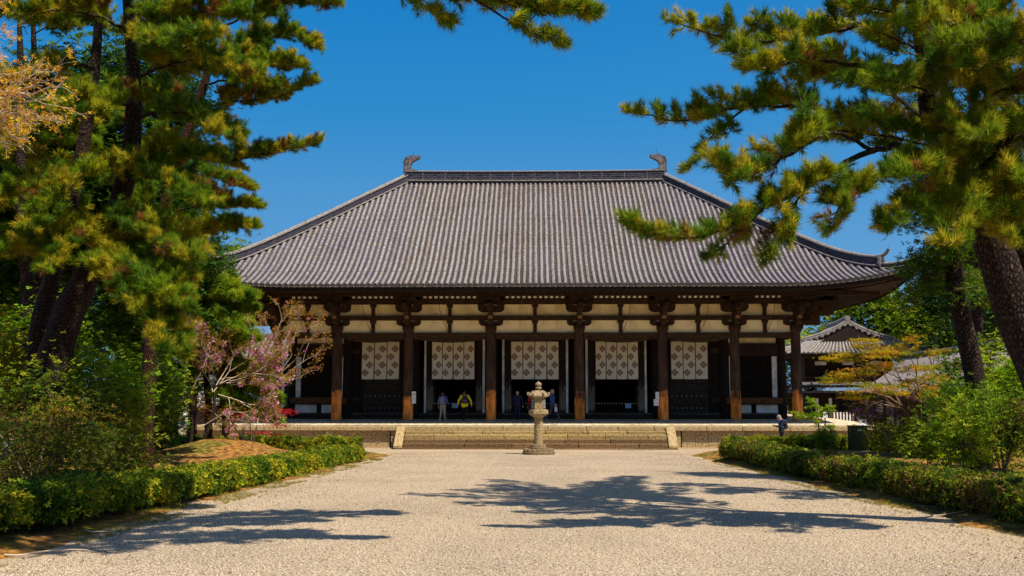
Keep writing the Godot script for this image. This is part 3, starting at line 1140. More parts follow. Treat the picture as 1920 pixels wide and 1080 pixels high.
func column_material() -> StandardMaterial3D:
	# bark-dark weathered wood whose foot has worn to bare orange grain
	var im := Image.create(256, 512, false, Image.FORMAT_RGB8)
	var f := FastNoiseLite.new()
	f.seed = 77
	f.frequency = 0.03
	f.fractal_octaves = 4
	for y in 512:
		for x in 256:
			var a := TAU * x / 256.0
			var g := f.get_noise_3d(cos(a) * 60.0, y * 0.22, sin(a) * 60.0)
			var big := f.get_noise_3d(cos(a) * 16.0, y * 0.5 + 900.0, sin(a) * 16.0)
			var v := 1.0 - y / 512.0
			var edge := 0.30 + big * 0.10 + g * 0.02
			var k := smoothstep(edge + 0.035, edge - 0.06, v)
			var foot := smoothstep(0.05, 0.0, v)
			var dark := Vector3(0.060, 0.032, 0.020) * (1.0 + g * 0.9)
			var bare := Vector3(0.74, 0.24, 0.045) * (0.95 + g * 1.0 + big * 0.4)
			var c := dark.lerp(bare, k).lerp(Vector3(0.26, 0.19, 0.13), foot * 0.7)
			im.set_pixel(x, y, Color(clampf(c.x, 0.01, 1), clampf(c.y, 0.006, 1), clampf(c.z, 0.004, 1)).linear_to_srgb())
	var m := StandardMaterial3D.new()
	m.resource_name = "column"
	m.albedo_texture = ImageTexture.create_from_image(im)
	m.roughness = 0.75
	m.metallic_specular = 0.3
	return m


func jamb_material() -> StandardMaterial3D:
	# door wood, greyed and pale where hands and weather reach it
	var im := Image.create(128, 512, false, Image.FORMAT_RGB8)
	var f := FastNoiseLite.new()
	f.seed = 81
	f.frequency = 0.03
	f.fractal_octaves = 4
	for y in 512:
		for x in 128:
			var g := f.get_noise_2d(x * 4.0, y * 0.25)
			var big := f.get_noise_2d(x * 0.7, y * 0.6 + 500)
			var v := 1.0 - y / 512.0
			var k := smoothstep(0.42, 0.24, v + big * 0.2) * smoothstep(0.02, 0.10, v) * (0.7 + g)
			var c := (Vector3(0.032, 0.018, 0.011) * (1 + g * 0.9)).lerp(Vector3(0.30, 0.22, 0.15), clampf(k, 0, 1))
			im.set_pixel(x, y, Color(clampf(c.x, 0.01, 1), clampf(c.y, 0.006, 1), clampf(c.z, 0.004, 1)).linear_to_srgb())
	var m := StandardMaterial3D.new()
	m.albedo_texture = ImageTexture.create_from_image(im)
	m.roughness = 0.8
	m.metallic_specular = 0.3
	return m


func slab(called: String, x0: float, x1: float, y0: float, y1: float, z: float, depth: float, m: Material, parent: Node) -> MeshInstance3D:
	var b := Mesher.new()
	b.box(Vector3((x0 + x1) / 2, (y0 + y1) / 2, z), Vector3(x1 - x0, y1 - y0, depth))
	return obj(called, b, m, parent)


func build_wall(hall: Node3D) -> void:
	var zb := -3.3
	M["jamb"] = jamb_material()
	# porch ceiling, upper wall, closed sides and rear, inner floor and ceiling
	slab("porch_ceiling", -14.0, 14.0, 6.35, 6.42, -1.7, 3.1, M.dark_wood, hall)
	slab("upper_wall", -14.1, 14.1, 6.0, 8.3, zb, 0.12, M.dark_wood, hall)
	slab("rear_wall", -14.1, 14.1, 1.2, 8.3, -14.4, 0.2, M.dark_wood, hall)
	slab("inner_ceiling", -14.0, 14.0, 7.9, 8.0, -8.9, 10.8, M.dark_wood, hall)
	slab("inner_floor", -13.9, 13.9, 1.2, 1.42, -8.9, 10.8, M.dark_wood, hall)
	for s in [-1.0, 1.0]:
		slab("side_wall", s * 14.1 - 0.08, s * 14.1 + 0.08, 1.2, 8.3, -8.85, 11.0, M.dark_wood, hall)
		var sw := Mesher.new()
		sw.box(Vector3(s * 14.19, 4.0, -9.0), Vector3(0.02, 3.0, 3.4))
		sw.box(Vector3(s * 14.19, 4.0, -12.7), Vector3(0.02, 3.0, 2.8))
		obj("side_plaster", sw, M.white_plaster, hall)
	for i in 7:
		var a: float = COLS[i]
		var c: float = COLS[i + 1]
		var mid := (a + c) / 2
		# sill plinth right across the bay
		slab("plinth", a + 0.24, c - 0.24, 1.22, 1.50, zb + 0.12, 0.56, M.wood, hall)
		slab("threshold", a + 0.24, c - 0.24, 1.50, 1.60, zb + 0.05, 0.36, M.grey_wood, hall)
		if i in [2, 3, 4]:
			# open doorway: posts, narrow plaster strips, lintel
			var half := 1.38 if i == 3 else 1.24
			for s in [-1.0, 1.0]:
				var e: float = mid + s * half
				var o: float = c - 0.5 if s > 0 else a + 0.5
				var lo := minf(e, o)
				var hi := maxf(e, o)
				var strip0 := hi - 0.13 if s > 0 else lo
				slab("plaster_strip", strip0 + (0.0), strip0 + 0.13, 1.60, 5.92, zb + 0.02, 0.06, M.white_plaster, hall)
				var j0 := lo if s > 0 else lo + 0.133
				var j1 := hi - 0.133 if s > 0 else hi
				var b := Mesher.new()
				b.box(Vector3((j0 + j1) / 2, 3.68, zb + 0.02), Vector3(j1 - j0, 4.35, 0.26))
				obj("door_post", b, M.jamb, hall)
				# the leaf, folded back inside
				var leaf := Mesher.new()
				leaf.box(Vector3(e + s * 0.05, 3.6, zb - 0.85), Vector3(0.09, 4.0, 1.4))
				obj("door_leaf", leaf, M.jamb, hall)
			slab("lintel", mid - half, mid + half, 5.70, 6.0, zb + 0.02, 0.24, M.dark_wood, hall)
			# picket fence across the opening
			slab("fence_rail", mid - half, mid + half, 1.66, 1.72, zb - 0.15, 0.05, M.dark_wood, hall)
			slab("fence_rail", mid - half, mid + half, 1.94, 1.99, zb - 0.15, 0.05, M.dark_wood, hall)
			var n := 15
			for k in n:
				var x := mid - half + 2 * half * (k + 0.5) / n
				var q := slab("picket", x - 0.025, x + 0.025, 1.60, 2.11, zb - 0.11, 0.03, M.wood, hall)
				var tip := Mesher.new()
				tip.lathe([Vector2(0.0, 0.06), Vector2(0.024, 0.05), Vector2(0.034, 0.02), Vector2(0.028, 0.0)], 6, Vector3(x, 2.11, zb - 0.11))
				obj("picket_tip", tip, M.white_paint, q)
		elif i in [1, 5]:
			# shut plank door
			var sg := signf(mid)
			var d0 := minf(sg * 7.68, sg * 9.94)
			var d1 := maxf(sg * 7.68, sg * 9.94)
			slab("wall_board", a + 0.2, d0 - 0.16, 1.5, 6.0, zb - 0.06, 0.1, M.dark_wood, hall)
			slab("wall_board", d1 + 0.16, c - 0.2, 1.5, 6.0, zb - 0.06, 0.1, M.dark_wood, hall)
			for x in [d0 - 0.08, d1 + 0.08]:
				var b := Mesher.new()
				b.box(Vector3(x, 3.68, zb + 0.04), Vector3(0.16, 4.35, 0.24))
				obj("door_post", b, M.dark_wood, hall)
			slab("lintel", d0 - 0.16, d1 + 0.16, 5.86, 6.0, zb + 0.03, 0.24, M.dark_wood, hall)
			for h in 2:
				var l0 := lerpf(d0, d1, h * 0.5) + 0.005
				var l1 := lerpf(d0, d1, h * 0.5 + 0.5) - 0.005
				var leaf := slab("door_leaf", l0, l1, 1.6, 5.84, zb + 0.0, 0.08, M.door, hall)
				for row in [2.57, 1.87, 1.70]:
					for k in 4:
						var st := Mesher.new()
						st.lathe([Vector2(0.0, 0.045), Vector2(0.03, 0.03), Vector2(0.042, 0.0)], 8, Vector3.ZERO)
						var o := obj("door_stud", st, M.stud if row > 1.8 else M.iron, leaf)
						o.transform = Transform3D(Basis(Vector3(1, 0, 0), PI / 2), Vector3(lerpf(l0, l1, (k + 0.5) / 4), row, zb + 0.045))
			for hh in [2.2, 5.0]:
				slab("wall_rail", d1 + 0.16 if mid > 0 else a + 0.2, c - 0.2 if mid > 0 else d0 - 0.16, hh, hh + 0.3, zb + 0.03, 0.12, M.beam, hall)
		else:
			# window bay
			slab("wall_board", a + 0.2, c - 0.2, 1.5, 6.0, zb - 0.12, 0.06, M.dark_wood, hall)
			var sg := signf(mid)
			var in0 := sg * 11.12
			var in1 := sg * 11.5
			var ou0 := sg * 13.56
			var ou1 := sg * 13.9
			slab("plaster_strip", minf(in0, in1), maxf(in0, in1), 2.485, 4.82, zb - 0.02, 0.1, M.white_plaster, hall)
			slab("plaster_strip", minf(ou0, ou1), maxf(ou0, ou1), 2.485, 4.82, zb - 0.02, 0.1, M.white_plaster, hall)
			slab("sill_beam", a + 0.05, c - 0.05, 2.13, 2.48, zb + 0.30, 0.22, M.sill, hall)
			slab("lintel", a + 0.2, c - 0.2, 4.85, 5.5, zb + 0.02, 0.26, M.wood, hall)
			slab("plaster_panel", minf(sg * 11.1, sg * 13.8), maxf(sg * 11.1, sg * 13.8), 5.56, 5.92, zb + 0.0, 0.1, M.plaster, hall)
			slab("frieze_rail", a + 0.2, c - 0.2, 5.50, 5.56, zb + 0.06, 0.2, M.beam, hall)
			var w0 := minf(in1, ou0)
			var w1 := maxf(in1, ou0)
			var win := slab("window", w0, w1, 2.485, 4.845, zb - 0.08, 0.02, M.dark_wood, hall)
			for k in 15:
				var x := lerpf(w0, w1, (k + 0.5) / 15)
				var bar := Mesher.new()
				bar.box(Vector3(x, 3.665, zb + 0.0), Vector3(0.075, 2.35, 0.075), Basis(Vector3.UP, PI / 4))
				obj("window_bar", bar, M.dark_wood, win)
			for q in [[11.35, 12.32], [12.62, 13.86]]:
				slab("low_panel", minf(sg * q[0], sg * q[1]), maxf(sg * q[0], sg * q[1]), 1.51, 2.06, zb + 0.0, 0.12, M.white_plaster, hall)


# ---------------------------------------------------------------- hanging cloths in the doorways
func cloth_texture(seed_: int) -> StandardMaterial3D:
	var w := 84
	var h := 260
	var im := Image.create(w, h, false, Image.FORMAT_RGB8)
	var f := FastNoiseLite.new()
	f.seed = seed_
	f.frequency = 0.05
	for y in h:
		for x in w:
			var k := 0.93 + 0.05 * f.get_noise_2d(x, y) + 0.03 * ((x + y) % 2) - 0.03 * (y % 3)
			var c := Vector3(0.93, 0.82, 0.62) * k
			if x < 3 or x > w - 5: c = Vector3(0.16, 0.11, 0.08)
			if y < 5 or y > h - 4: c *= 0.8
			for q in [[0.63, 0.19], [0.29, 0.40], [0.63, 0.615], [0.29, 0.82]]:
				var dx: float = (x - q[0] * w) / (0.295 * w)
				var dy: float = (y - q[1] * h) / (0.295 * w)
				var r := sqrt(dx * dx + dy * dy)
				if r < 1.15:
					var a := atan2(dy, dx)
					var lobe := 0.86 + 0.11 * cos(4.0 * a) + 0.05 * cos(12.0 * a)
					var ring := absf(dx) + absf(dy)
					var ink := 0.0
					if r < lobe: ink = 0.92
					if r < lobe * 0.80 and r > lobe * 0.72: ink = 0.5
					if ring < 0.42 and ring > 0.34: ink = 0.35
					if r < 0.13: ink = 0.2
					if r > 0.45 and absf(sin(2.0 * a)) > 0.97: ink *= 0.4
					c = c.lerp(Vector3(0.22, 0.115, 0.065), ink)
			im.set_pixel(x, y, Color(c.x, c.y, c.z).linear_to_srgb())
	var m := StandardMaterial3D.new()
	m.albedo_texture = ImageTexture.create_from_image(im)
	m.roughness = 0.95
	m.cull_mode = BaseMaterial3D.CULL_DISABLED
	m.metallic_specular = 0.2
	return m


func build_curtains() -> void:
	var cm := [cloth_texture(1), cloth_texture(2)]
	var rows := [[-9.98, -7.79, 3, "three-strip cream curtain with brown crests over the shut door at the hall's west end"], [-5.94, -3.47, 4, "four-strip cream curtain with brown crests above the visitor in yellow"], [-1.39, 1.36, 4, "four-strip cream curtain with brown crests in the middle doorway behind the lantern"], [3.45, 5.90, 4, "four-strip cream curtain with brown crests over the empty fenced doorway"], [7.75, 9.87, 3, "three-strip cream curtain with brown crests over the shut door beside the east window"]]
	for q in rows:
		var n: int = q[2]
		var t := thing("door_curtain", q[3], "curtain", Vector3((q[0] + q[1]) / 2, 3.52, -2.95), 0.0, "curtains hung in the hall doorways")
		var w: float = (q[1] - q[0]) / n
		var rod := Mesher.new()
		var rw: float = (q[1] - q[0]) / 2 + 0.22
		rod.tube(pv([Vector3(-rw, 2.17, 0), Vector3(rw, 2.17, 0)]), PackedFloat32Array([0.025, 0.025]), 6)
		obj("curtain_rod", rod, M.dark_wood, t)
		for k in n:
			var m := Mesher.new()
			var x0: float = -(q[1] - q[0]) / 2 + w * k
			var ph := rr(0, TAU)
			var amp := rr(0.008, 0.022)
			var sag := rr(0.0, 0.02)
			for side in 1:
				var base := m.v.size()
				for i in 9:
					for j in 9:
						var u := i / 8.0
						var vv := j / 8.0
						var zz := sin(u * 7.0 + ph + vv * 1.5) * amp * vv + (0.03 * vv * vv)
						var xx := x0 + u * w + sin(ph * 2 + vv * 3) * 0.012 * vv
						m.vert(Vector3(xx, 2.15 - vv * (2.15 + sag * sin(u * PI)), zz), Vector3(-cos(u * 7.0 + ph) * amp * 7.0 / w * vv, 0, 1).normalized(), Vector2(u, vv))
				for i in 8:
					for j in 8:
						var a := base + i * 9 + j
						m.ix.append_array([a, a + 9, a + 1, a + 1, a + 9, a + 10])
			obj("curtain_strip", m, cm[k % 2], t)


# ---------------------------------------------------------------- ground
func bed_h(x: float, z: float, s: float) -> float:
	# planting beds either side of the court: a soft bank up from the gravel
	var inner := absf(x) - (5.62 if s < 0 else 6.05)
	var e := smoothstep(0.0, 1.6, inner + noise2(x, z, 0.35) * 0.35)
	var endk := smoothstep(9.6, 11.4, z)
	var h := 0.10 + 0.16 * noise2(x, z, 0.22) + 0.05 * noise2(x, z, 1.1)
	if s < 0:
		h += 0.75 * exp(-(pow((x + 11.5) / 2.2, 2) + pow((z - 17.5) / 3.0, 2)))
		h += 0.12 * smoothstep(36.0, 42.0, z)
	else:
		h += 0.08
	return ground_y(z) - 0.06 + (0.06 + maxf(h, 0.02)) * e * endk


var _n: FastNoiseLite
func noise2(x: float, z: float, f: float) -> float:
	if _n == null:
		_n = FastNoiseLite.new()
		_n.seed = 5
		_n.frequency = 1.0
		_n.fractal_octaves = 3
	return _n.get_noise_2d(x * f, z * f)


func build_ground() -> void:
	var g := Mesher.new()
	var p := []
	var xs := []
	for i in 8: xs.append(-320.0 + 310.0 * pow(i / 8.0, 0.4))
	for i in 41: xs.append(-10.0 + i * 0.5)
	for i in range(7, -1, -1): xs.append(320.0 - 310.0 * pow(i / 8.0, 0.4))
	var zs := [110.0, 70.0, 54.0]
	for i in 72: zs.append(49.0 - i * 0.6)
	for z in [0.0, -30.0, -80.0, -200.0, -400.0]: zs.append(z)
	for x in xs:
		var col := []
		for z in zs: col.append(Vector3(x, ground_y(z), z))
		p.append(col)
	g.sheet(p)
	# raked and trodden patches
	for i in g.v.size():
		var k := 0.93 + 0.24 * noise2(g.v[i].x, g.v[i].z, 0.22) + 0.10 * noise2(g.v[i].x + 50, g.v[i].z, 0.9)
		g.c[i] = Color(k, k, k * 0.99)
	var o := obj("gravel_ground", g, M.gravel)
	o.set_meta("kind", "structure")
	tag(o, "pale gravel court in front of the temple hall", "ground")
	o.remove_meta("category")
	for s in [-1.0, 1.0]:
		var b := Mesher.new()
		var q := []
		var n := 90
		for i in n:
			var col := []
			var u := float(i) / (n - 1)
			var x: float = 5.2 + 0.3 * noise2(s * 40, 1, 0.3) + (u * u * 0.9 + u * 0.1) * 34.0
			for j in 150:
				var z := lerpf(56.0, 9.4, j / 149.0)
				col.append(Vector3(s * x, bed_h(s * x, z, s), z))
			q.append(col)
		if s < 0: q.reverse()
		b.sheet(q)
		# moss and dry grass in patches of their own
		for i in b.v.size():
			var v := b.v[i]
			var k := noise2(v.x + 30, v.z, 0.45)
			var c := Color(1, 1, 1).lerp(Color(0.55, 0.95, 0.45), smoothstep(0.05, 0.35, k))
			c = c.lerp(Color(1.45, 1.15, 0.8), smoothstep(-0.05, -0.4, k))
			b.c[i] = c
		var so := obj("soil_bed", b, M.soil)
		so.set_meta("kind", "structure")
		so.set_meta("label", "bare mossy planting bed on the %s side of the gravel court" % ("west" if s < 0 else "east"))
	# loose stones of the court near the camera
	var peb := Mesher.new()
	peb.lathe([Vector2(0.0, -0.3), Vector2(0.42, -0.1), Vector2(0.5, 0.12), Vector2(0.3, 0.36), Vector2(0.0, 0.42)], 5, Vector3.ZERO)
	var where := []
	var tint := []
	for i in 150000:
		var z := 44.0 - 36.0 * pow(rng.randf(), 1.7)
		var x := rr(-5.7, 6.1)
		var sc := rr(0.007, 0.017)
		var bs := Basis.from_euler(Vector3(rr(-0.5, 0.5), rr(0, TAU), rr(-0.5, 0.5))).scaled_local(Vector3(sc * rr(0.7, 1.4), sc * 0.7, sc))
		where.append(Transform3D(bs, Vector3(x, ground_y(z) + 0.002, z)))
		var k := rr(0.18, 1.2)
		tint.append(Color(0.57 * k, 0.49 * k, 0.395 * k))
	var pm := mat("pebble", Vector3(1, 1, 1), 0.9)
	pm.vertex_color_use_as_albedo = true
	var lo := scatter("gravel", peb.mesh(), pm, where, tint, self)
	lo.set_meta("label", "loose pale gravel stones strewn over the court")
	# short grass along the foot of the hedges
	var blade := Mesher.new()
	for i in 7:
		var a := TAU * i / 7 + 0.3
		var q := Vector3(cos(a), 0, sin(a))
		blade.tri(q * 0.25 + Vector3(-0.05, 0, 0), q * 0.25 + Vector3(0.05, 0, 0), q * rr(0.5, 0.9) + Vector3(0, rr(0.7, 1.1), 0))
	var gw := []
	var gt := []
	for i in 16000:
		var s := -1.0 if rng.randf() < 0.55 else 1.0
		var z := rr(15.5, 44.0)
		var x := s * (rr(5.75, 6.6) if s < 0 else rr(6.2, 7.0))
		if noise2(x * 2 + 7, z, 0.5) < -0.02: continue
		var sc := rr(0.02, 0.055)
		gw.append(Transform3D(Basis.from_euler(Vector3(rr(-0.3, 0.3), rr(0, TAU), rr(-0.3, 0.3))).scaled_local(Vector3(sc, sc, sc)), Vector3(x, maxf(bed_h(x, z, s), ground_y(z)), z)))
		gt.append(Color(0.16, 0.19, 0.02).lerp(Color(0.34, 0.24, 0.05), rng.randf()) * rr(0.6, 1.2))
	var gr := scatter("grass", blade.mesh(), M.grass, gw, gt, self)
	gr.set_meta("label", "short patchy grass on the verges below the hedges")
	# dropped leaves and needles on the court's margins
	var fl := Mesher.new()
	fl.quad(Vector3(-0.5, 0, 0.2), Vector3(0, 0.1, 0.28), Vector3(0.5, 0.05, 0), Vector3(0, 0.12, -0.25))
	var lw := []
	var lt := []
	for i in 5200:
		var s := -1.0 if rng.randf() < 0.5 else 1.0
		var z := rr(10.0, 44.0)
		var x := s * (6.3 - absf(rng.randfn()) * 1.1)
		if rng.randf() < 0.12: x = rr(-5.5, 5.5)
		if rng.randf() < 0.2:
			x = s * rr(7.5, 16.0)
			z = rr(12.0, 24.0)
		var sc := rr(0.025, 0.06)
		lw.append(Transform3D(Basis.from_euler(Vector3(rr(-0.4, 0.4), rr(0, TAU), rr(-0.4, 0.4))).scaled_local(Vector3(sc, sc, sc)), Vector3(x, maxf(bed_h(x, z, s), ground_y(z)) + 0.012, z)))
		lt.append(Color(0.24, 0.12, 0.04).lerp(Color(0.10, 0.055, 0.03), rng.randf()) * rr(0.7, 1.3))
	var li := scatter("leaf_litter", fl.mesh(), M.grass, lw, lt, self)
	li.set_meta("label", "brown fallen leaves scattered along both margins of the court")
	# fallen twigs and a root at the edge of the gravel
	for q in [[Vector3(-5.75, 0, 42.2), 0.5, 0.45, "bare pale root curving along the gravel's west edge"], [Vector3(-6.0, 0, 40.2), -0.6, 0.35, "thin dry twig fallen below the west hedge bank"], [Vector3(6.45, 0, 37.6), 0.25, 0.5, "short pale stick fallen on soil below the east hedge"]]:
		var m := Mesher.new()
		var pts := []
		for k in 7:
			var u := k / 6.0
			var at: Vector3 = q[0] + Vector3(cos(q[1]) * (u - 0.5) * q[2] * 2, 0, -sin(q[1]) * (u - 0.5) * q[2] * 2) + Vector3(0.05 * sin(u * 9), 0, 0.12 * sin(u * 6))
			at.y = maxf(ground_y(at.z), bed_h(at.x, at.z, signf(at.x))) + 0.015 + 0.03 * sin(u * PI)
			pts.append(at)
		var sp := smooth_path(pts, 3)
		var r := PackedFloat32Array()
		for k in sp.size(): r.append(0.016 * (1.0 - 0.7 * k / sp.size()))
		m.tube(sp, r, 6)
		tag(obj("fallen_twig", m, M.pale_twig), q[3], "twig", "twigs on the edge of the court")


# ---------------------------------------------------------------- stone lantern
func build_lantern() -> void:
	var y0 := ground_y(10.8) - 0.02
	var l := thing("stone_lantern", "weathered stone lantern with a hexagonal roof standing before the steps", "lantern", Vector3(0.14, y0, 10.8), 0.0)
	var k := 0.00335
	var put := func(called: String, pr: Array, sides: int, turn: float, flat: bool, tint: Color, parent: Node) -> MeshInstance3D:
		var m := Mesher.new()
		m.col = tint
		m.lathe(pr, sides, Vector3.ZERO, turn, flat)
		return obj(called, m, M.lantern_stone, parent)
	var dark := Color(0.50, 0.44, 0.42)
	put.call("base_stone", [Vector2(0.70, 0.0), Vector2(0.70, 0.10), Vector2(0.66, 0.19), Vector2(0.56, 0.245), Vector2(0.34, 0.27)], 28, 0.0, false, dark, l)
	for i in 16:
		var m := Mesher.new()
		m.col = dark * 1.15
		var a := TAU * i / 16
		m.lathe([Vector2(0.0, -0.02), Vector2(0.11, 0.0), Vector2(0.09, 0.05), Vector2(0.0, 0.075)], 8, Vector3.ZERO)
		var o := obj("lotus_petal", m, M.lantern_stone, l)
		o.transform = Transform3D(Basis(Vector3.UP, -a).scaled_local(Vector3(1.25, 1, 1.0)), Vector3(cos(a) * 0.54, 0.215, sin(a) * 0.54))
	put.call("shaft_foot", [Vector2(0.36, 0.26), Vector2(0.36, 0.31), Vector2(0.335, 0.36), Vector2(0.32, 0.42), Vector2(0.28, 0.46), Vector2(0.22, 0.48)], 24, 0.0, false, dark * 1.2, l)
	put.call("shaft", [Vector2(0.195, 0.47), Vector2(0.19, 0.70), Vector2(0.187, 1.02), Vector2(0.195, 1.04), Vector2(0.195, 1.08), Vector2(0.187, 1.10), Vector2(0.184, 1.4), Vector2(0.19, 1.62)], 24, 0.0, false, Color(1.0, 0.95, 0.82), l)
	put.call("platform_stone", [Vector2(0.21, 1.60), Vector2(0.29, 1.66), Vector2(0.405, 1.74), Vector2(0.425, 1.76), Vector2(0.425, 1.91), Vector2(0.405, 1.93), Vector2(0.0, 1.93)], 6, PI / 6 + PI / 6, true, Color(1.02, 0.98, 0.9), l)
	# fire box: six corner posts, closed faces and two latticed windows
	var fb := put.call("fire_box", [Vector2(0.312, 1.925), Vector2(0.312, 2.50), Vector2(0.0, 2.505)], 6, PI / 3, true, Color(1.0, 0.95, 0.84), l) as MeshInstance3D
	for i in 6:
		var a := PI / 6 + TAU * i / 6
		if i % 3 == 1: continue
		var nrm := Vector3(cos(a), 0, sin(a))
		var sd := Vector3(-nrm.z, 0, nrm.x)
		var b := Basis(sd, Vector3.UP, sd.cross(Vector3.UP))
		var c := nrm * 0.270 + Vector3(0, 2.20, 0)
		var pane := Mesher.new()
		pane.box(c + nrm * 0.003, Vector3(0.20, 0.36, 0.012), b)
		var w := obj("window", pane, M.paper, fb)
		for u in [-0.105, -0.035, 0.035, 0.105]:
			var bar := Mesher.new()
			bar.box(c + nrm * 0.016 + sd * u, Vector3(0.014, 0.38, 0.02), b)
			obj("lattice_bar", bar, M.iron, w)
		for u in [-0.185, -0.09, 0.0, 0.09, 0.185]:
			var bar := Mesher.new()
			bar.box(c + nrm * 0.018 + Vector3(0, u, 0), Vector3(0.22, 0.014, 0.02), b)
			obj("lattice_bar", bar, M.iron, w)
	# roof
	var roof := put.call("roof", [Vector2(0.30, 2.49), Vector2(0.42, 2.475), Vector2(0.44, 2.50), Vector2(0.435, 2.555), Vector2(0.38, 2.60), Vector2(0.29, 2.68), Vector2(0.20, 2.75), Vector2(0.16, 2.765), Vector2(0.0, 2.765)], 6, PI / 3, true, Color(0.86, 0.84, 0.84), l) as MeshInstance3D
	for i in 6:
		var a := TAU * i / 6
		var e := Vector3(cos(a), 0, sin(a))
		var m := Mesher.new()
		m.col = Color(0.95, 0.93, 0.92)
		var rp := smooth_path([e * 0.20 + Vector3(0, 2.75, 0), e * 0.30 + Vector3(0, 2.67, 0), e * 0.40 + Vector3(0, 2.57, 0), e * 0.455 + Vector3(0, 2.57, 0), e * 0.475 + Vector3(0, 2.63, 0), e * 0.435 + Vector3(0, 2.655, 0), e * 0.41 + Vector3(0, 2.625, 0)], 4)
		var r := PackedFloat32Array()
		for q in rp.size(): r.append(lerpf(0.030, 0.042, q / float(rp.size() - 1)))
		m.tube(rp, r, 7)
		obj("roof_scroll", m, M.lantern_stone, roof)
	put.call("finial", [Vector2(0.10, 2.755), Vector2(0.075, 2.78), Vector2(0.075, 2.81), Vector2(0.135, 2.825), Vector2(0.14, 2.88), Vector2(0.12, 2.905), Vector2(0.075, 2.92), Vector2(0.085, 2.935), Vector2(0.135, 2.97), Vector2(0.145, 3.02), Vector2(0.12, 3.075), Vector2(0.06, 3.11), Vector2(0.035, 3.135), Vector2(0.0, 3.17)], 18, 0.0, false, Color(0.82, 0.8, 0.8), l)


# ---------------------------------------------------------------- paper notices
func notice_texture(w: int, h: int, seed_: int, rows: int, blue: bool, red: bool) -> StandardMaterial3D:
	var im := Image.create(w, h, false, Image.FORMAT_RGB8)
	im.fill(Color(0.93, 0.93, 0.93) if not blue else Color(0.62, 0.80, 0.93))
	var r := RandomNumberGenerator.new()
	r.seed = seed_
	for k in rows:
		var y := int(lerpf(h * 0.1, h * 0.9, (k + 0.3) / rows))
		var x := int(w * 0.12)
		while x < w * 0.86:
			var l := r.randi_range(2, 6)
			if r.randf() < 0.85: im.fill_rect(Rect2i(x, y, l, maxi(1, h / rows / 3)), Color(0.16, 0.18, 0.25))
			x += l + r.randi_range(1, 3)
	if red:
		for y in range(h / 12, h / 3):
			for x in w:
				var d := Vector2(x - w * 0.5, y - h * 0.2).length()
				if d < w * 0.26 and d > w * 0.19: im.set_pixel(x, y, Color(0.55, 0.10, 0.12))
				elif d <= w * 0.19: im.set_pixel(x, y, Color(0.85, 0.85, 0.86))
				if d < w * 0.24 and absf((x - w * 0.5) + (y - h * 0.2)) < 1.6: im.set_pixel(x, y, Color(0.55, 0.10, 0.12))
	var m := StandardMaterial3D.new()
	m.albedo_texture = ImageTexture.create_from_image(im)
	m.roughness = 0.7
	return m


func panel(at: Vector3, w: float, h: float, d: float) -> Mesher:
	# a thin board whose face carries the print, edges plain
	var m := Mesher.new()
	m.box(at, Vector3(w, h, d))
	return m


func build_notices() -> void:
	var prints := [[Vector3(-6.55, 2.50, 0.33), 0.22, 0.64, 40, 116, 11, false, true, "tall white notice with a red prohibition mark beside the second full pillar from the west"], [Vector3(6.55, 2.62, 0.33), 0.18, 0.36, 36, 72, 12, false, false, "small white notice with dark writing, upper of two beside the east pillar"], [Vector3(6.49, 2.24, 0.335), 0.26, 0.34, 48, 64, 13, false, false, "square white notice, lower of two beside the east pillar"], [Vector3(-4.62, 2.00, -3.36), 0.33, 0.25, 66, 50, 14, true, false, "pale blue notice on the low fence beside the visitor in yellow"], [Vector3(5.33, 2.00, -3.36), 0.33, 0.25, 66, 50, 15, true, false, "pale blue notice on the low fence of the empty doorway"]]
	for q in prints:
		var m := Mesher.new()
		m.box(Vector3.ZERO, Vector3(q[1], q[2], 0.02))
		var o := obj("notice", m, notice_texture(q[3], q[4], q[5], 9 if q[7] else 6, q[6], q[7]))
		o.position = q[0]
		tag(o, q[8], "notice", "notices on the hall front")


# ---------------------------------------------------------------- other buildings of the precinct
# a tiled slope from a ridge line (a, b) down to an eave line (d, c): pan sheet and cover ribs
func tiled_slope(parent: Node, a: Vector3, b: Vector3, c: Vector3, d: Vector3, gap: float, sag: float, tint := Color.WHITE) -> void:
	var pan := Mesher.new()
	pan.col = tint
	var at := func(u: float, v: float) -> Vector3:
		var p := a.lerp(b, u).lerp(d.lerp(c, u), v)
		p.y -= sag * sin(v * PI)
		return p
	for i in 10:
		var u := i / 10.0
		for j in 12:
			var v := j / 12.0
			pan.quad(at.call(u, v + 1 / 12.0), at.call(u + 0.1, v + 1 / 12.0), at.call(u + 0.1, v), at.call(u, v))
	obj("pan_tile", pan, M.pan_tile, parent, "stuff")
	var n := int(d.distance_to(c) / gap)
	for i in n + 1:
		var u := (i + 0.5) / (n + 1)
		var m := Mesher.new()
		m.col = tint * rr(0.85, 1.15)
		var pts := PackedVector3Array()
		var r := PackedFloat32Array()
		for j in 9:
			pts.append(at.call(u, j / 8.0 * 1.01) + Vector3(0, 0.03, 0))
			r.append(0.10)
		m.tube(pts, r, 6)
		obj("tile_rib", m, M.tile, parent)


func ridge_bar(parent: Node, pts: Array, r: float, m: Material) -> void:
	var t := Mesher.new()
	var sp := smooth_path(pts, 4)
	var rad := PackedFloat32Array()
	rad.resize(sp.size())
	rad.fill(r)
	t.tube(sp, rad, 6)
	var lower := PackedVector3Array()
	for q in sp: lower.append(q - Vector3(0, r * 1.2, 0))
	rad.fill(r * 1.1)
	t.tube(lower, rad, 6)
	obj("ridge", t, m, parent)


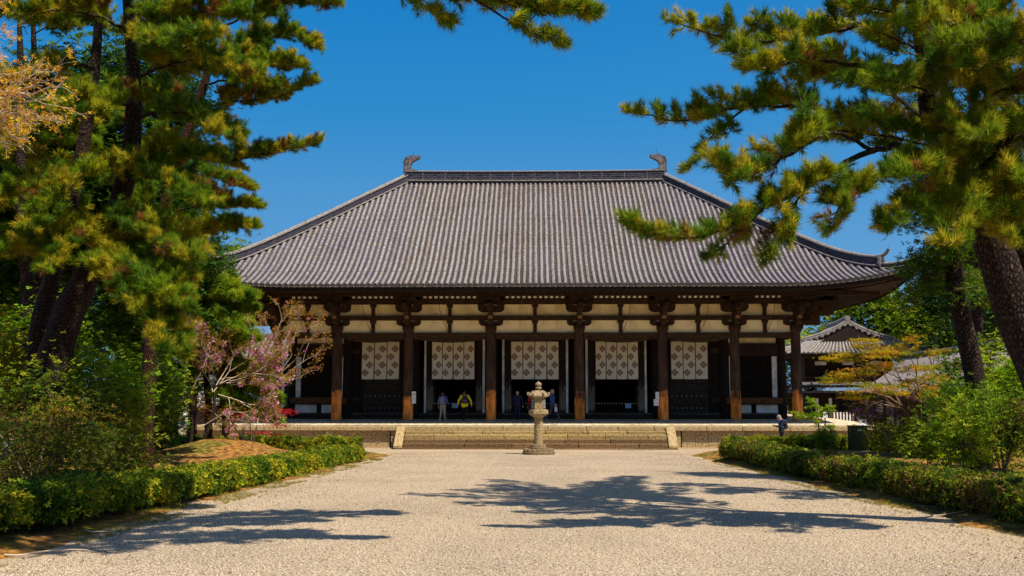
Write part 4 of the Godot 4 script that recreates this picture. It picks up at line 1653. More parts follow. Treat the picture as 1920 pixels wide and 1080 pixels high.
func build_far_buildings() -> void:
	# two-storeyed drum tower beyond the hall's east end, gable towards the court
	var tw := thing("drum_tower", "dark two-storeyed temple tower with curved gabled tile roof beyond the hall's east end", "tower", Vector3(26.3, 0, -32.0), -0.12)
	var hw := 5.4      # eave half width
	var fz := 5.6      # front eave
	var ey := 5.85
	var gy := 7.0
	# lower skirt roof in front and at the sides
	tiled_slope(tw, Vector3(-3.3, gy, 3.3), Vector3(3.3, gy, 3.3), Vector3(hw, ey, fz), Vector3(-hw, ey, fz), 0.36, 0.15, Color(1.15, 1.08, 1.0))
	tiled_slope(tw, Vector3(-3.3, gy, -5.0), Vector3(-3.3, gy, 3.3), Vector3(-hw, ey, fz), Vector3(-hw, ey, -7.0), 0.36, 0.15)
	tiled_slope(tw, Vector3(3.3, gy, 3.3), Vector3(3.3, gy, -5.0), Vector3(hw, ey, -7.0), Vector3(hw, ey, fz), 0.36, 0.15)
	# main gable
	var ry := 8.5
	tiled_slope(tw, Vector3(0, ry, -5.6), Vector3(0, ry, 3.4), Vector3(-3.7, gy - 0.05, 3.4), Vector3(-3.7, gy - 0.05, -5.6), 0.36, 0.18)
	tiled_slope(tw, Vector3(0, ry, 3.4), Vector3(0, ry, -5.6), Vector3(3.7, gy - 0.05, -5.6), Vector3(3.7, gy - 0.05, 3.4), 0.36, 0.18)
	ridge_bar(tw, [Vector3(0, ry + 0.25, -5.7), Vector3(0, ry + 0.2, -1), Vector3(0, ry + 0.32, 3.55)], 0.24, M.ridge_cap)
	for s in [-1.0, 1.0]:
		ridge_bar(tw, [Vector3(0, ry + 0.1, 3.42), Vector3(s * 1.8, ry - 0.82, 3.42), Vector3(s * 3.7, gy + 0.12, 3.42)], 0.13, M.ridge_cap)
		ridge_bar(tw, [Vector3(s * 3.4, gy + 0.12, 2.7), Vector3(s * 4.4, ey + 0.7, 4.2), Vector3(s * (hw + 0.1), ey + 0.34, fz + 0.1)], 0.14, M.ridge_cap)
		# barge board and the tile ends along the gable
		for k in 8:
			var u := (k + 0.5) / 8
			var m := Mesher.new()
			var p := Vector3(s * 3.7 * u, lerpf(ry, gy, u) - 0.18 * sin(u * PI) - 0.12, 3.5)
			m.lathe([Vector2(0.13, -0.08), Vector2(0.13, 0.06), Vector2(0.0, 0.065)], 8, Vector3.ZERO)
			var e := obj("eave_tile", m, M.tile, tw)
			e.transform = Transform3D(Basis(Vector3(1, 0, 0), PI / 2), p)
		var bb := Mesher.new()
		bb.extrude(PackedVector2Array([Vector2(0, ry - 0.25), Vector2(s * 1.8, ry - 1.12), Vector2(s * 3.5, gy - 0.05), Vector2(s * 3.5, gy - 0.4), Vector2(s * 1.7, ry - 1.45), Vector2(0, ry - 0.65)]), 3.25, 3.36)
		obj("barge_board", bb, M.sill, tw)
	var gb := Mesher.new()
	gb.extrude(PackedVector2Array([Vector2(-2.4, gy - 0.2), Vector2(2.4, gy - 0.2), Vector2(0, ry - 0.4)]), 2.8, 3.7)
	obj("gable_board", gb, M.dark_wood, tw)
	var pend := Mesher.new()
	pend.extrude(PackedVector2Array([Vector2(-0.3, ry - 0.75), Vector2(-0.35, ry - 1.0), Vector2(-0.12, ry - 1.12), Vector2(0, ry - 1.4), Vector2(0.12, ry - 1.12), Vector2(0.35, ry - 1.0), Vector2(0.3, ry - 0.75)]), 3.37, 3.45)
	obj("gable_pendant", pend, M.bare_end, tw)
	# body
	slab("eave_board", -hw + 0.1, hw - 0.1, ey - 0.28, ey - 0.02, -0.7, 12.3, M.dark_wood, tw)
	slab("upper_storey", -3.5, 3.5, 3.4, ey, -1.4, 8.8, M.dark_wood, tw)
	for x in [-2.2, 0.0, 2.2]:
		slab("wall_panel", x - 0.45, x + 0.45, 4.95, 5.25, 3.02, 0.06, M.white_plaster, tw)
	slab("balcony", -4.2, 4.2, 3.1, 3.3, -1.2, 10.6, M.wood, tw)
	for y in [3.55, 3.85]:
		slab("balcony_rail", -4.2, 4.2, y, y + 0.12, 4.02, 0.1, M.wood, tw)
	for k in 8:
		slab("balcony_panel", -4.1 + k * 1.05, -3.2 + k * 1.05, 3.34, 3.53, 4.0, 0.05, M.white_paint, tw)
	slab("skirt_roof", -4.4, 4.4, 2.65, 2.8, -1.2, 10.9, M.pan_tile, tw)
	slab("lower_storey", -3.2, 3.2, 0.0, 2.65, -1.6, 8.4, M.dark_wood, tw)
	for x in [-3.0, -1.0, 1.0, 3.0]:
		slab("post", x - 0.16, x + 0.16, 0.0, 2.65, 2.9, 0.32, M.dark_wood, tw)
	for x in [-2.55, -1.45, 1.45, 2.55]:
		slab("plaster_strip", x - 0.13, x + 0.13, 0.6, 2.2, 2.66, 0.06, M.white_plaster, tw)

	# long pale-roofed hall running away on the east side
	var lh := thing("long_hall", "long hall with a weathered pale tile roof behind the east garden", "building", Vector3(0, 0, 0))
	var ra := Vector3(24.4, 5.0, -11.0)
	var rb := Vector3(22.6, 5.1, 9.0)
	var ea := Vector3(20.9, 2.75, -11.0)
	var eb := Vector3(18.9, 2.8, 9.0)
	tiled_slope(lh, ra, rb, eb, ea, 0.42, 0.1, Color(1.7, 1.5, 1.35))
	tiled_slope(lh, rb, ra, ea + Vector3(8, 0, 0.6), eb + Vector3(7.5, 0, 0.6), 0.42, 0.1)
	ridge_bar(lh, [ra + Vector3(0, 0.1, 0), (ra + rb) / 2 + Vector3(0, 0.05, 0), rb + Vector3(0, 0.15, 0)], 0.26, M.ridge_tile)
	var wall := Mesher.new()
	var dirz := (eb - ea).normalized()
	var cross := Vector3.UP.cross(dirz).normalized()
	wall.box((ea + eb) / 2 + Vector3(3.9, -1.45, 0), Vector3(5.6, 2.7, ea.distance_to(eb) - 1.5), Basis(cross, Vector3.UP, dirz))
	obj("wall", wall, M.dark_wood, lh)
	for k in 8:
		var c := ea.lerp(eb, (k + 0.5) / 8) + Vector3(1.05, -1.3, 0)
		var m := Mesher.new()
		m.box(c, Vector3(0.08, 1.3, 1.7), Basis(cross, Vector3.UP, dirz))
		obj("wall_panel", m, M.white_plaster, lh)

	# a small tiled hall beyond the west end, seen through the blossom
	var wh := thing("west_hall", "small grey-tiled hall glimpsed behind the pink cherry blossom", "building", Vector3(-21.0, 0, -22.0))
	tiled_slope(wh, Vector3(-5, 7.0, -2), Vector3(5.2, 7.0, -2), Vector3(6.2, 4.7, 2.6), Vector3(-6, 4.7, 2.6), 0.40, 0.12, Color(1.05, 1.05, 1.12))
	tiled_slope(wh, Vector3(5.2, 7.0, -2), Vector3(-5, 7.0, -2), Vector3(-6, 4.7, -6.6), Vector3(6.2, 4.7, -6.6), 0.40, 0.12)
	ridge_bar(wh, [Vector3(-5.1, 7.2, -2), Vector3(0, 7.12, -2), Vector3(5.3, 7.2, -2)], 0.22, M.ridge_tile)
	for k in 7:
		var m := Mesher.new()
		m.lathe([Vector2(0.14, -0.2), Vector2(0.14, 0.06), Vector2(0.0, 0.065)], 8, Vector3.ZERO)
		var e := obj("eave_tile", m, M.white_paint, wh)
		e.transform = Transform3D(Basis(Vector3(0, 0, 1), -PI / 2), Vector3(5.9, lerpf(4.85, 6.8, k / 6.0), lerpf(2.5, -1.8, k / 6.0)))
	slab("wall", -5, 5, 0, 4.8, -2, 7.4, M.dark_wood, wh)
	for k in 4:
		slab("wall_panel", -4.6 + k * 2.4, -2.6 + k * 2.4, 1.6, 4.0, 1.72, 0.06, M.white_plaster, wh)

	# plastered precinct wall closing the view at the back
	for s in [-1.0, 1.0]:
		var pw := thing("precinct_wall", "low plastered wall with tiled coping far behind the hall's %s end" % ("west" if s < 0 else "east"), "wall", Vector3(s * 62, 0, -58), 0.0)
		slab("wall", -38, 38, 0, 2.3, 0, 0.6, M.white_plaster, pw)
		slab("coping", -38.2, 38.2, 2.3, 2.6, 0, 1.4, M.pan_tile, pw)


# ---------------------------------------------------------------- fences, boards and boxes east of the hall
func build_court_furniture() -> void:
	var f := thing("picket_fence", "short white picket fence standing past the platform's east end", "fence", Vector3(19.3, 0, -9.0), 0.06)
	slab("fence_rail", -0.7, 0.7, 0.6, 0.68, -0.03, 0.05, M.sill, f)
	slab("fence_rail", -0.7, 0.7, 1.25, 1.33, -0.03, 0.05, M.sill, f)
	for k in 7:
		var x := -0.6 + k * 0.2
		slab("picket", x - 0.045, x + 0.045, 0.0, 1.52, 0.02, 0.04, M.white_paint, f)
	for x in [-0.76, 0.76]: slab("fence_post", x - 0.06, x + 0.06, 0.0, 1.62, -0.03, 0.10, M.sill, f)
	var tb := thing("slatted_barrier", "low white slatted barrier beside the picket fence, east of the platform", "barrier", Vector3(20.6, 0.35, -8.0), 0.0)
	slab("top_board", -0.75, 0.75, 0.78, 1.05, 0, 0.5, M.white_paint, tb)
	for k in 3: slab("front_board", -0.7 + k * 0.48, -0.27 + k * 0.48, 0.3, 0.76, 0.2, 0.05, M.white_paint, tb)
	for x in [-0.66, 0.66]: slab("leg", x - 0.05, x + 0.05, -0.35, 0.78, 0, 0.4, M.white_paint, tb)
	var rl := thing("rail_fence", "two-rail pale wooden fence leading away east of the platform", "fence", Vector3(22.6, 0.0, -8.4), 0.05)
	for y in [0.75, 1.05]: slab("fence_rail", -1.6, 2.6, y, y + 0.09, 0, 0.07, M.pale_twig, rl)
	for k in 4: slab("fence_post", -1.4 + k * 1.3, -1.28 + k * 1.3, 0, 1.18, 0, 0.1, M.pale_twig, rl)
	var sg := thing("sign_board", "small white sign on a post by the platform's east corner", "sign", Vector3(14.0, 0, 5.4), 0.1)
	slab("post", -0.03, 0.02, 0, 1.6, 0, 0.04, M.wood, sg)
	var face := Mesher.new()
	face.box(Vector3(0, 1.72, 0.04), Vector3(0.22, 0.27, 0.03))
	obj("sign_face", face, notice_texture(48, 60, 21, 6, false, false), sg)
	var ps := thing("easel_sign", "white leaning sign sheet just above the dark green box", "sign", Vector3(15.15, 0, 7.4), -0.1)
	var pf := Mesher.new()
	pf.box(Vector3(0, 1.32, 0), Vector3(0.30, 0.46, 0.03), Basis(Vector3(1, 0, 0), -0.15))
	obj("sign_face", pf, notice_texture(40, 60, 22, 7, false, false), ps)
	for x in [-0.12, 0.12]: slab("leg", x - 0.02, x + 0.02, 0, 1.3, -0.03, 0.03, M.wood, ps)
	var gb := thing("metal_box", "dark green upright metal box with small pale label behind the east hedge", "cabinet", Vector3(13.35, ground_y(12.2), 12.2), 0.05)
	var body := Mesher.new()
	body.cbox(Vector3(0, 0.72, 0), Vector3(0.66, 1.0, 0.5), 0.02)
	obj("cabinet_body", body, M.green_metal, gb)
	var bs := Mesher.new()
	bs.cbox(Vector3(0, 0.1, 0), Vector3(0.8, 0.26, 0.62), 0.02)
	obj("base", bs, M.stone, gb)
	slab("label_plate", -0.08, 0.08, 1.05, 1.10, 0.255, 0.01, M.paper, gb)
	slab("lid", -0.36, 0.36, 1.22, 1.26, 0, 0.56, M.green_metal, gb)
	var co := thing("corner_step", "stone block step at the foot of the platform's east corner", "step", Vector3(18.6, 0, 3.2))
	var cs := Mesher.new()
	cs.col = Color(1.1, 1.0, 0.9)
	cs.cbox(Vector3(0, 0.22, 0), Vector3(1.5, 0.5, 1.4), 0.02)
	obj("step_stone", cs, M.stone, co)


# ---------------------------------------------------------------- people
# joins tapered capsules [from, to, radius, radius, colour] with a smooth minimum and meshes the field as surface nets
func blend_mesh(me: Mesher, bones: Array, h: float, k: float) -> void:
	var lo := Vector3(1e9, 1e9, 1e9)
	var hi := -lo
	for b in bones:
		for e in 2:
			var r: Vector3 = Vector3.ONE * (b[2 + e] + k + h * 2)
			lo = lo.min(b[e] - r)
			hi = hi.max(b[e] + r)
	var n := Vector3i(((hi - lo) / h).ceil()) + Vector3i.ONE
	var f := PackedFloat32Array()
	var best := PackedFloat32Array()
	var who := PackedByteArray()
	f.resize(n.x * n.y * n.z)
	f.fill(1.0)
	best.resize(f.size())
	best.fill(1.0)
	who.resize(f.size())
	for bi in bones.size():
		var b: Array = bones[bi]
		var a: Vector3 = b[0]
		var d: Vector3 = b[1] - a
		var dd := maxf(d.length_squared(), 1e-9)
		var ra: float = b[2]
		var rb: float = b[3]
		var r := Vector3.ONE * (maxf(ra, rb) + k + h * 1.5)
		var i0 := Vector3i(((a.min(b[1]) - r - lo) / h).floor()).max(Vector3i.ZERO)
		var i1 := Vector3i(((a.max(b[1]) + r - lo) / h).ceil()).min(n - Vector3i.ONE)
		for x in range(i0.x, i1.x + 1):
			for y in range(i0.y, i1.y + 1):
				var at := (x * n.y + y) * n.z
				for z in range(i0.z, i1.z + 1):
					var p := lo + Vector3(x, y, z) * h - a
					var u := clampf(p.dot(d) / dd, 0, 1)
					var dist := (p - d * u).length() - lerpf(ra, rb, u)
					var q := at + z
					if dist < best[q]:
						best[q] = dist
						who[q] = bi
					var w := maxf(k - absf(f[q] - dist), 0.0) / k
					f[q] = minf(f[q], dist) - w * w * k * 0.25
	var id := {}
	var sx := n.y * n.z
	var sy := n.z
	var corner := [0, sx, sy, sx + sy, 1, sx + 1, sy + 1, sx + sy + 1]
	for x in n.x - 1:
		for y in n.y - 1:
			for z in n.z - 1:
				var q := x * sx + y * sy + z
				if absf(f[q]) > h * 2.0: continue
				var inside := 0
				for c in 8:
					if f[q + corner[c]] < 0: inside += 1
				if inside == 0 or inside == 8: continue
				var sum := Vector3.ZERO
				var cnt := 0
				for e in [[0, 1], [2, 3], [4, 5], [6, 7], [0, 2], [1, 3], [4, 6], [5, 7], [0, 4], [1, 5], [2, 6], [3, 7]]:
					var fa := f[q + corner[e[0]]]
					var fb := f[q + corner[e[1]]]
					if (fa < 0) != (fb < 0):
						var u := fa / (fa - fb)
						var pa := Vector3(e[0] & 1, (e[0] >> 1) & 1, (e[0] >> 2) & 1)
						var pb := Vector3(e[1] & 1, (e[1] >> 1) & 1, (e[1] >> 2) & 1)
						sum += pa.lerp(pb, u)
						cnt += 1
				var g := Vector3(f[q + sx] - f[q] + f[q + sx + sy] - f[q + sy] + f[q + sx + 1] - f[q + 1], f[q + sy] - f[q] + f[q + sx + sy] - f[q + sx] + f[q + sy + 1] - f[q + 1], f[q + 1] - f[q] + f[q + sx + 1] - f[q + sx] + f[q + sy + 1] - f[q + sy])
				me.col = bones[who[q]][4]
				id[q] = me.vert(lo + (Vector3(x, y, z) + sum / cnt) * h, g.normalized())
	for q in id:
		for ax in [[sx, sy, 1], [sy, 1, sx], [1, sx, sy]]:
			var o: int = q + ax[0]
			if o >= f.size() or (f[q] < 0) == (f[o] < 0): continue
			var a0: int = q - ax[1] - ax[2]
			var a1: int = q - ax[1]
			var a2: int = q - ax[2]
			if not (id.has(a0) and id.has(a1) and id.has(a2)): continue
			# the four cells round this edge, counter-clockwise about the axis
			var i0: int = id[a0]
			var i1: int = id[a2]
			var i2: int = id[q]
			var i3: int = id[a1]
			if f[q] < 0: me.ix.append_array([i0, i2, i1, i0, i3, i2])
			else: me.ix.append_array([i0, i1, i2, i0, i2, i3])


# x to the person's left, y up, facing +z; pose overrides joints by name
func person(label: String, at: Vector3, turn: float, tall: float, c: Dictionary, pose := {}, group := "") -> Node3D:
	var t := thing("person", label, "person", at, turn, group)
	var k := tall / 1.7
	var j := {
		"pelvis": Vector3(0, 0.95, 0), "waist": Vector3(0, 1.08, 0.0), "chest": Vector3(0, 1.27, -0.01), "neck": Vector3(0, 1.44, -0.02), "head": Vector3(0, 1.585, 0.01), "look": Vector3(0, 0, 1),
		"hip_l": Vector3(0.09, 0.90, 0), "hip_r": Vector3(-0.09, 0.90, 0), "knee_l": Vector3(0.10, 0.49, 0.02), "knee_r": Vector3(-0.10, 0.49, 0.02), "ankle_l": Vector3(0.11, 0.09, -0.03), "ankle_r": Vector3(-0.11, 0.09, -0.03), "toe_l": Vector3(0.13, 0.045, 0.13), "toe_r": Vector3(-0.13, 0.045, 0.13),
		"shoulder_l": Vector3(0.18, 1.39, -0.02), "shoulder_r": Vector3(-0.18, 1.39, -0.02), "elbow_l": Vector3(0.25, 1.12, -0.04), "elbow_r": Vector3(-0.25, 1.12, -0.04), "wrist_l": Vector3(0.26, 0.88, 0.05), "wrist_r": Vector3(-0.26, 0.88, 0.05),
	}
	j.merge(pose, true)
	for q in j:
		if q != "look": j[q] = j[q] * k
	var top: Color = c.top
	var leg: Color = c.leg
	var skin: Color = c.skin
	var shoe: Color = c.shoe
	var b := []
	b.append([j.pelvis, j.waist, 0.135 * k, 0.13 * k, top if c.get("long", false) else leg])
	b.append([j.waist, j.chest, 0.135 * k, 0.15 * k, top])
	b.append([j.chest, j.neck + Vector3(0, -0.05, 0) * k, 0.145 * k, 0.085 * k, top])
	b.append([j.shoulder_l, j.shoulder_r, 0.075 * k, 0.075 * k, top])
	b.append([j.neck + Vector3(0, -0.02, 0) * k, j.head + Vector3(0, -0.07, -0.01) * k, 0.055 * k, 0.052 * k, skin])
	for s in ["_l", "_r"]:
		b.append([j["hip" + s], j["knee" + s], 0.092 * k, 0.068 * k, leg])
		b.append([j["knee" + s], j["ankle" + s], 0.066 * k, 0.052 * k, leg])
		b.append([j["ankle" + s] + Vector3(0, -0.03, 0) * k, j["toe" + s], 0.045 * k, 0.036 * k, shoe])
		b.append([j["shoulder" + s], j["elbow" + s], 0.066 * k, 0.054 * k, top])
		b.append([j["elbow" + s], j["wrist" + s], 0.052 * k, 0.040 * k, top])
	if c.get("long", false):
		b.append([j.pelvis + Vector3(-0.07, -0.06, 0) * k, j.waist + Vector3(-0.05, 0, 0) * k, 0.125 * k, 0.13 * k, top])
		b.append([j.pelvis + Vector3(0.07, -0.06, 0) * k, j.waist + Vector3(0.05, 0, 0) * k, 0.125 * k, 0.13 * k, top])
		b.append([j.chest + Vector3(-0.07, 0, 0) * k, j.chest + Vector3(0.07, 0, 0) * k, 0.13 * k, 0.13 * k, top])
	var me := Mesher.new()
	blend_mesh(me, b, 0.018, 0.035 * k)
	# head: skull, jaw, nose, ears, eyes, mouth
	var fw: Vector3 = (j.look as Vector3).normalized()
	var hx := Vector3.UP.cross(fw).normalized()
	var hy := fw.cross(hx)
	var hd: Vector3 = j.head
	var at_head := func(x: float, y: float, z: float) -> Vector3: return hd + (hx * x + hy * y + fw * z) * k
	var hb := []
	hb.append([at_head.call(0, 0.02, -0.02), at_head.call(0, 0.01, 0.015), 0.086 * k, 0.080 * k, skin])
	hb.append([at_head.call(0, -0.03, 0.03), at_head.call(0, -0.075, 0.045), 0.062 * k, 0.040 * k, skin])
	hb.append([at_head.call(0, -0.06, -0.02), at_head.call(0, -0.13, -0.03), 0.055 * k, 0.055 * k, skin])
	hb.append([at_head.call(0, 0.0, 0.09), at_head.call(0, -0.028, 0.105), 0.008, 0.015, skin * 1.05])
	for s in [-1.0, 1.0]:
		hb.append([at_head.call(s * 0.08, 0.012, -0.005), at_head.call(s * 0.082, -0.025, -0.0), 0.014, 0.011, skin * 0.95])
		hb.append([at_head.call(s * 0.032, 0.0, 0.079), at_head.call(s * 0.033, 0.0, 0.08), 0.010, 0.010, Color(0.03, 0.025, 0.02)])
	hb.append([at_head.call(-0.02, -0.062, 0.078), at_head.call(0.02, -0.062, 0.078), 0.007, 0.007, skin * Color(0.8, 0.5, 0.45)])
	blend_mesh(me, hb, 0.0075, 0.016)
	# hands: palm, four unequal curled fingers, thumb from the side
	for s in [1.0, -1.0]:
		var w: Vector3 = j["wrist_l" if s > 0 else "wrist_r"]
		var el: Vector3 = j["elbow_l" if s > 0 else "elbow_r"]
		var d := (w - el).normalized()
		var side := d.cross(Vector3(s, 0, 0.001)).normalized()     # towards the thumb: forwards
		if side.dot(Vector3(0, 0, 1)) < 0: side = -side
		var inn := d.cross(side).normalized()
		if inn.x * s > 0: inn = -inn
		var hn := []
		var pm := w + d * 0.05
		hn.append([w - d * 0.02, w + d * 0.01, 0.030, 0.027, skin])
		for q in 4: hn.append([w + d * 0.015 + side * (0.018 - q * 0.012), w + d * 0.085 + side * (0.030 - q * 0.020), 0.017, 0.013, skin])
		for q in 4:
			var l: float = [0.070, 0.078, 0.072, 0.056][q]
			var p0 := w + d * 0.088 + side * (0.031 - q * 0.021)
			var p1 := p0 + d * l * 0.45 + inn * l * 0.12
			var p2 := p1 + d * l * 0.32 + inn * l * 0.30
			hn.append([p0, p1, 0.0098, 0.0090, skin])
			hn.append([p1, p2, 0.0090, 0.0080, skin])
		var th := w + d * 0.028 + side * 0.030
		hn.append([th, th + d * 0.032 + side * 0.026 + inn * 0.010, 0.0125, 0.0105, skin])
		hn.append([th + d * 0.032 + side * 0.026 + inn * 0.010, th + d * 0.062 + side * 0.030 + inn * 0.022, 0.0105, 0.0085, skin])
		blend_mesh(me, hn, 0.0055, 0.008)
	obj("body", me, M.cloth, t)
	# hair as a cap of its own
	if c.has("hair"):
		var hm := Mesher.new()
		var hr: Color = c.hair
		blend_mesh(hm, [[at_head.call(0, 0.045, -0.03), at_head.call(0, 0.05, 0.02), 0.080 * k, 0.066 * k, hr], [at_head.call(0, 0.0, -0.045), at_head.call(0, -0.05, -0.05), 0.072 * k, 0.05 * k, hr], [at_head.call(-0.06, 0.03, -0.01), at_head.call(0.06, 0.03, -0.01), 0.04 * k, 0.04 * k, hr]], 0.009, 0.02)
		obj("hair", hm, M.cloth, t)
	if c.has("pack"):
		var pm := Mesher.new()
		var pc: Color = c.pack
		var up: Vector3 = (j.neck - j.pelvis).normalized()
		var bk := up.cross(Vector3(1, 0, 0)) * 1.0
		if bk.z > 0: bk = -bk
		var o: Vector3 = j.waist + bk * 0.19 * k
		blend_mesh(pm, [[o + Vector3(-0.08, 0.0, 0), o + Vector3(0.08, 0.0, 0), 0.085, 0.085, pc], [o + up * 0.16 + Vector3(-0.09, 0, 0), o + up * 0.16 + Vector3(0.09, 0, 0), 0.085, 0.085, pc], [o + up * 0.28 + Vector3(-0.05, 0, 0) - bk * 0.01, o + up * 0.28 + Vector3(0.05, 0, 0) - bk * 0.01, 0.07, 0.07, pc], [o + up * 0.05 + bk * 0.075 + Vector3(-0.05, 0, 0), o + up * 0.05 + bk * 0.075 + Vector3(0.05, 0, 0), 0.045, 0.045, c.get("pocket", pc)]], 0.016, 0.05)
		var bp := obj("backpack", pm, M.cloth, t)
		for s in [-1.0, 1.0]:
			var sm := Mesher.new()
			sm.col = c.get("strap", pc)
			var sp := smooth_path([o + up * 0.30 + Vector3(s * 0.10, 0, 0), j.neck + Vector3(s * 0.115, 0.02, -0.02), j.chest + Vector3(s * 0.13, 0.0, 0.15), o + up * 0.0 + Vector3(s * 0.16, -0.02, 0.08)], 4)
			var r := PackedFloat32Array()
			r.resize(sp.size())
			r.fill(0.022)
			sm.tube(sp, r, 6)
			obj("strap", sm, M.cloth, bp)
	return t


func build_people() -> void:
	mat("cloth", Vector3(1, 1, 1), 0.9)
	M.cloth.vertex_color_use_as_albedo = true
	var skin := Color(0.42, 0.24, 0.15)
	var y := floor_y(0.4)
	# facing the hall: turned by half a circle
	person("person in faded blue shirt and beige trousers with a small pack, facing the hall", Vector3(-4.98, y, 0.4), PI - 0.1, 1.57, {"top": Color(0.075, 0.10, 0.22), "leg": Color(0.30, 0.25, 0.19), "skin": skin * 0.8, "shoe": Color(0.5, 0.48, 0.46), "hair": Color(0.05, 0.03, 0.045), "pack": Color(0.16, 0.15, 0.26), "pocket": Color(0.20, 0.19, 0.3)}, {"elbow_r": Vector3(-0.26, 1.14, 0.02), "wrist_r": Vector3(-0.20, 0.98, 0.20), "ankle_l": Vector3(0.17, 0.09, -0.05), "ankle_r": Vector3(-0.15, 0.09, 0.0), "toe_l": Vector3(0.21, 0.045, 0.11), "toe_r": Vector3(-0.19, 0.045, 0.15)})
	person("person in bright yellow jacket with dark backpack, stepping towards the doorway", Vector3(-3.8, y, 0.35), PI + 0.15, 1.66, {"top": Color(0.62, 0.56, 0.01), "leg": Color(0.012, 0.012, 0.016), "skin": skin, "shoe": Color(0.35, 0.30, 0.30), "hair": Color(0.02, 0.015, 0.012), "pack": Color(0.03, 0.018, 0.035), "pocket": Color(0.16, 0.06, 0.2), "strap": Color(0.02, 0.05, 0.3), "long": true}, {"look": Vector3(0.35, 0.05, 1), "elbow_l": Vector3(0.33, 1.15, -0.02), "wrist_l": Vector3(0.36, 0.92, 0.10), "elbow_r": Vector3(-0.33, 1.15, -0.06), "wrist_r": Vector3(-0.38, 0.91, 0.02), "ankle_r": Vector3(-0.12, 0.17, -0.26), "knee_r": Vector3(-0.11, 0.50, -0.02), "toe_r": Vector3(-0.12, 0.06, -0.14), "ankle_l": Vector3(0.08, 0.09, 0.10), "toe_l": Vector3(0.09, 0.045, 0.26), "knee_l": Vector3(0.10, 0.50, 0.12)})
	person("bald person in dark navy coat standing left of the stone lantern", Vector3(-0.96, y, 0.3), -0.15, 1.64, {"top": Color(0.012, 0.014, 0.045), "leg": Color(0.014, 0.014, 0.05), "skin": skin * 1.1, "shoe": Color(0.32, 0.28, 0.30), "long": true}, {"elbow_l": Vector3(0.28, 1.12, -0.04), "wrist_l": Vector3(0.33, 0.90, 0.07), "elbow_r": Vector3(-0.28, 1.12, -0.04), "wrist_r": Vector3(-0.33, 0.90, 0.07)})
	person("person in dark red jacket half hidden behind the stone lantern", Vector3(-0.16, y, 0.2), PI + 0.2, 1.56, {"top": Color(0.20, 0.016, 0.016), "leg": Color(0.03, 0.03, 0.10), "skin": skin, "shoe": Color(0.10, 0.09, 0.10), "hair": Color(0.03, 0.02, 0.02)})
	var w := person("grey-haired person in blue jacket striding past the lantern with a white bag", Vector3(0.92, y, 0.3), 1.25, 1.72, {"top": Color(0.03, 0.075, 0.20), "leg": Color(0.06, 0.055, 0.09), "skin": skin, "shoe": Color(0.22, 0.20, 0.20), "hair": Color(0.40, 0.38, 0.37), "long": true}, {"ankle_l": Vector3(0.09, 0.09, 0.36), "toe_l": Vector3(0.10, 0.07, 0.53), "knee_l": Vector3(0.10, 0.50, 0.24), "ankle_r": Vector3(-0.09, 0.16, -0.36), "toe_r": Vector3(-0.10, 0.05, -0.23), "knee_r": Vector3(-0.10, 0.49, -0.06), "elbow_r": Vector3(-0.25, 1.13, 0.02), "wrist_r": Vector3(-0.24, 0.93, 0.20), "elbow_l": Vector3(0.25, 1.13, -0.12), "wrist_l": Vector3(0.25, 0.90, -0.12)})
	var bag := Mesher.new()
	bag.col = Color(0.55, 0.62, 0.70)
	bag.taper(Vector3(0, -0.16, 0), Vector3(0.20, 0.24, 0.10), 0.86, 1.0)
	for s in [-1.0, 1.0]: bag.tube(smooth_path([Vector3(s * 0.07, -0.04, 0), Vector3(s * 0.05, 0.06, 0), Vector3(0, 0.085, 0)], 3), PackedFloat32Array([0.007, 0.007, 0.007, 0.007, 0.007, 0.007, 0.007]), 5)
	var bo := obj("hand_bag", bag, M.cloth)
	bo.transform = Transform3D(Basis(Vector3.UP, 1.25), w.transform * (Vector3(-0.24, 0.80, 0.28) * 1.72 / 1.7))
	tag(bo, "small pale bag carried by the striding grey-haired person", "bag")
	var r := person("grey-haired person in dark jacket with backpack looking down at a phone by the east hedge", Vector3(11.75, 0.03, 6.0), -PI / 2 - 0.15, 1.72, {"top": Color(0.012, 0.016, 0.03), "leg": Color(0.010, 0.011, 0.018), "skin": Color(0.45, 0.25, 0.15), "shoe": Color(0.03, 0.03, 0.03), "hair": Color(0.20, 0.20, 0.21), "pack": Color(0.022, 0.016, 0.016), "strap": Color(0.02, 0.09, 0.42), "long": true}, {"look": Vector3(0, -0.75, 1), "head": Vector3(0, 1.555, 0.11), "neck": Vector3(0, 1.43, 0.03), "chest": Vector3(0, 1.27, 0.0), "elbow_l": Vector3(0.24, 1.12, 0.06), "wrist_l": Vector3(0.10, 1.16, 0.28), "elbow_r": Vector3(-0.24, 1.12, 0.06), "wrist_r": Vector3(-0.08, 1.16, 0.30)})
	var ph := Mesher.new()
	ph.cbox(Vector3.ZERO, Vector3(0.075, 0.15, 0.010), 0.003)
	var po := obj("phone", ph, M.iron)
	po.transform = r.transform * Transform3D(Basis(Vector3(1, 0, 0), -0.7), Vector3(0.01, 1.235, 0.41))
	tag(po, "dark phone held by the person at the east hedge", "phone")


# ---------------------------------------------------------------- plants
const PINE := [[0.105, 0.185, 0.011], [0.160, 0.225, 0.012], [0.250, 0.265, 0.014], [0.065, 0.130, 0.012], [0.330, 0.280, 0.018]]
const DEAD := [[0.21, 0.105, 0.028], [0.17, 0.075, 0.022]]


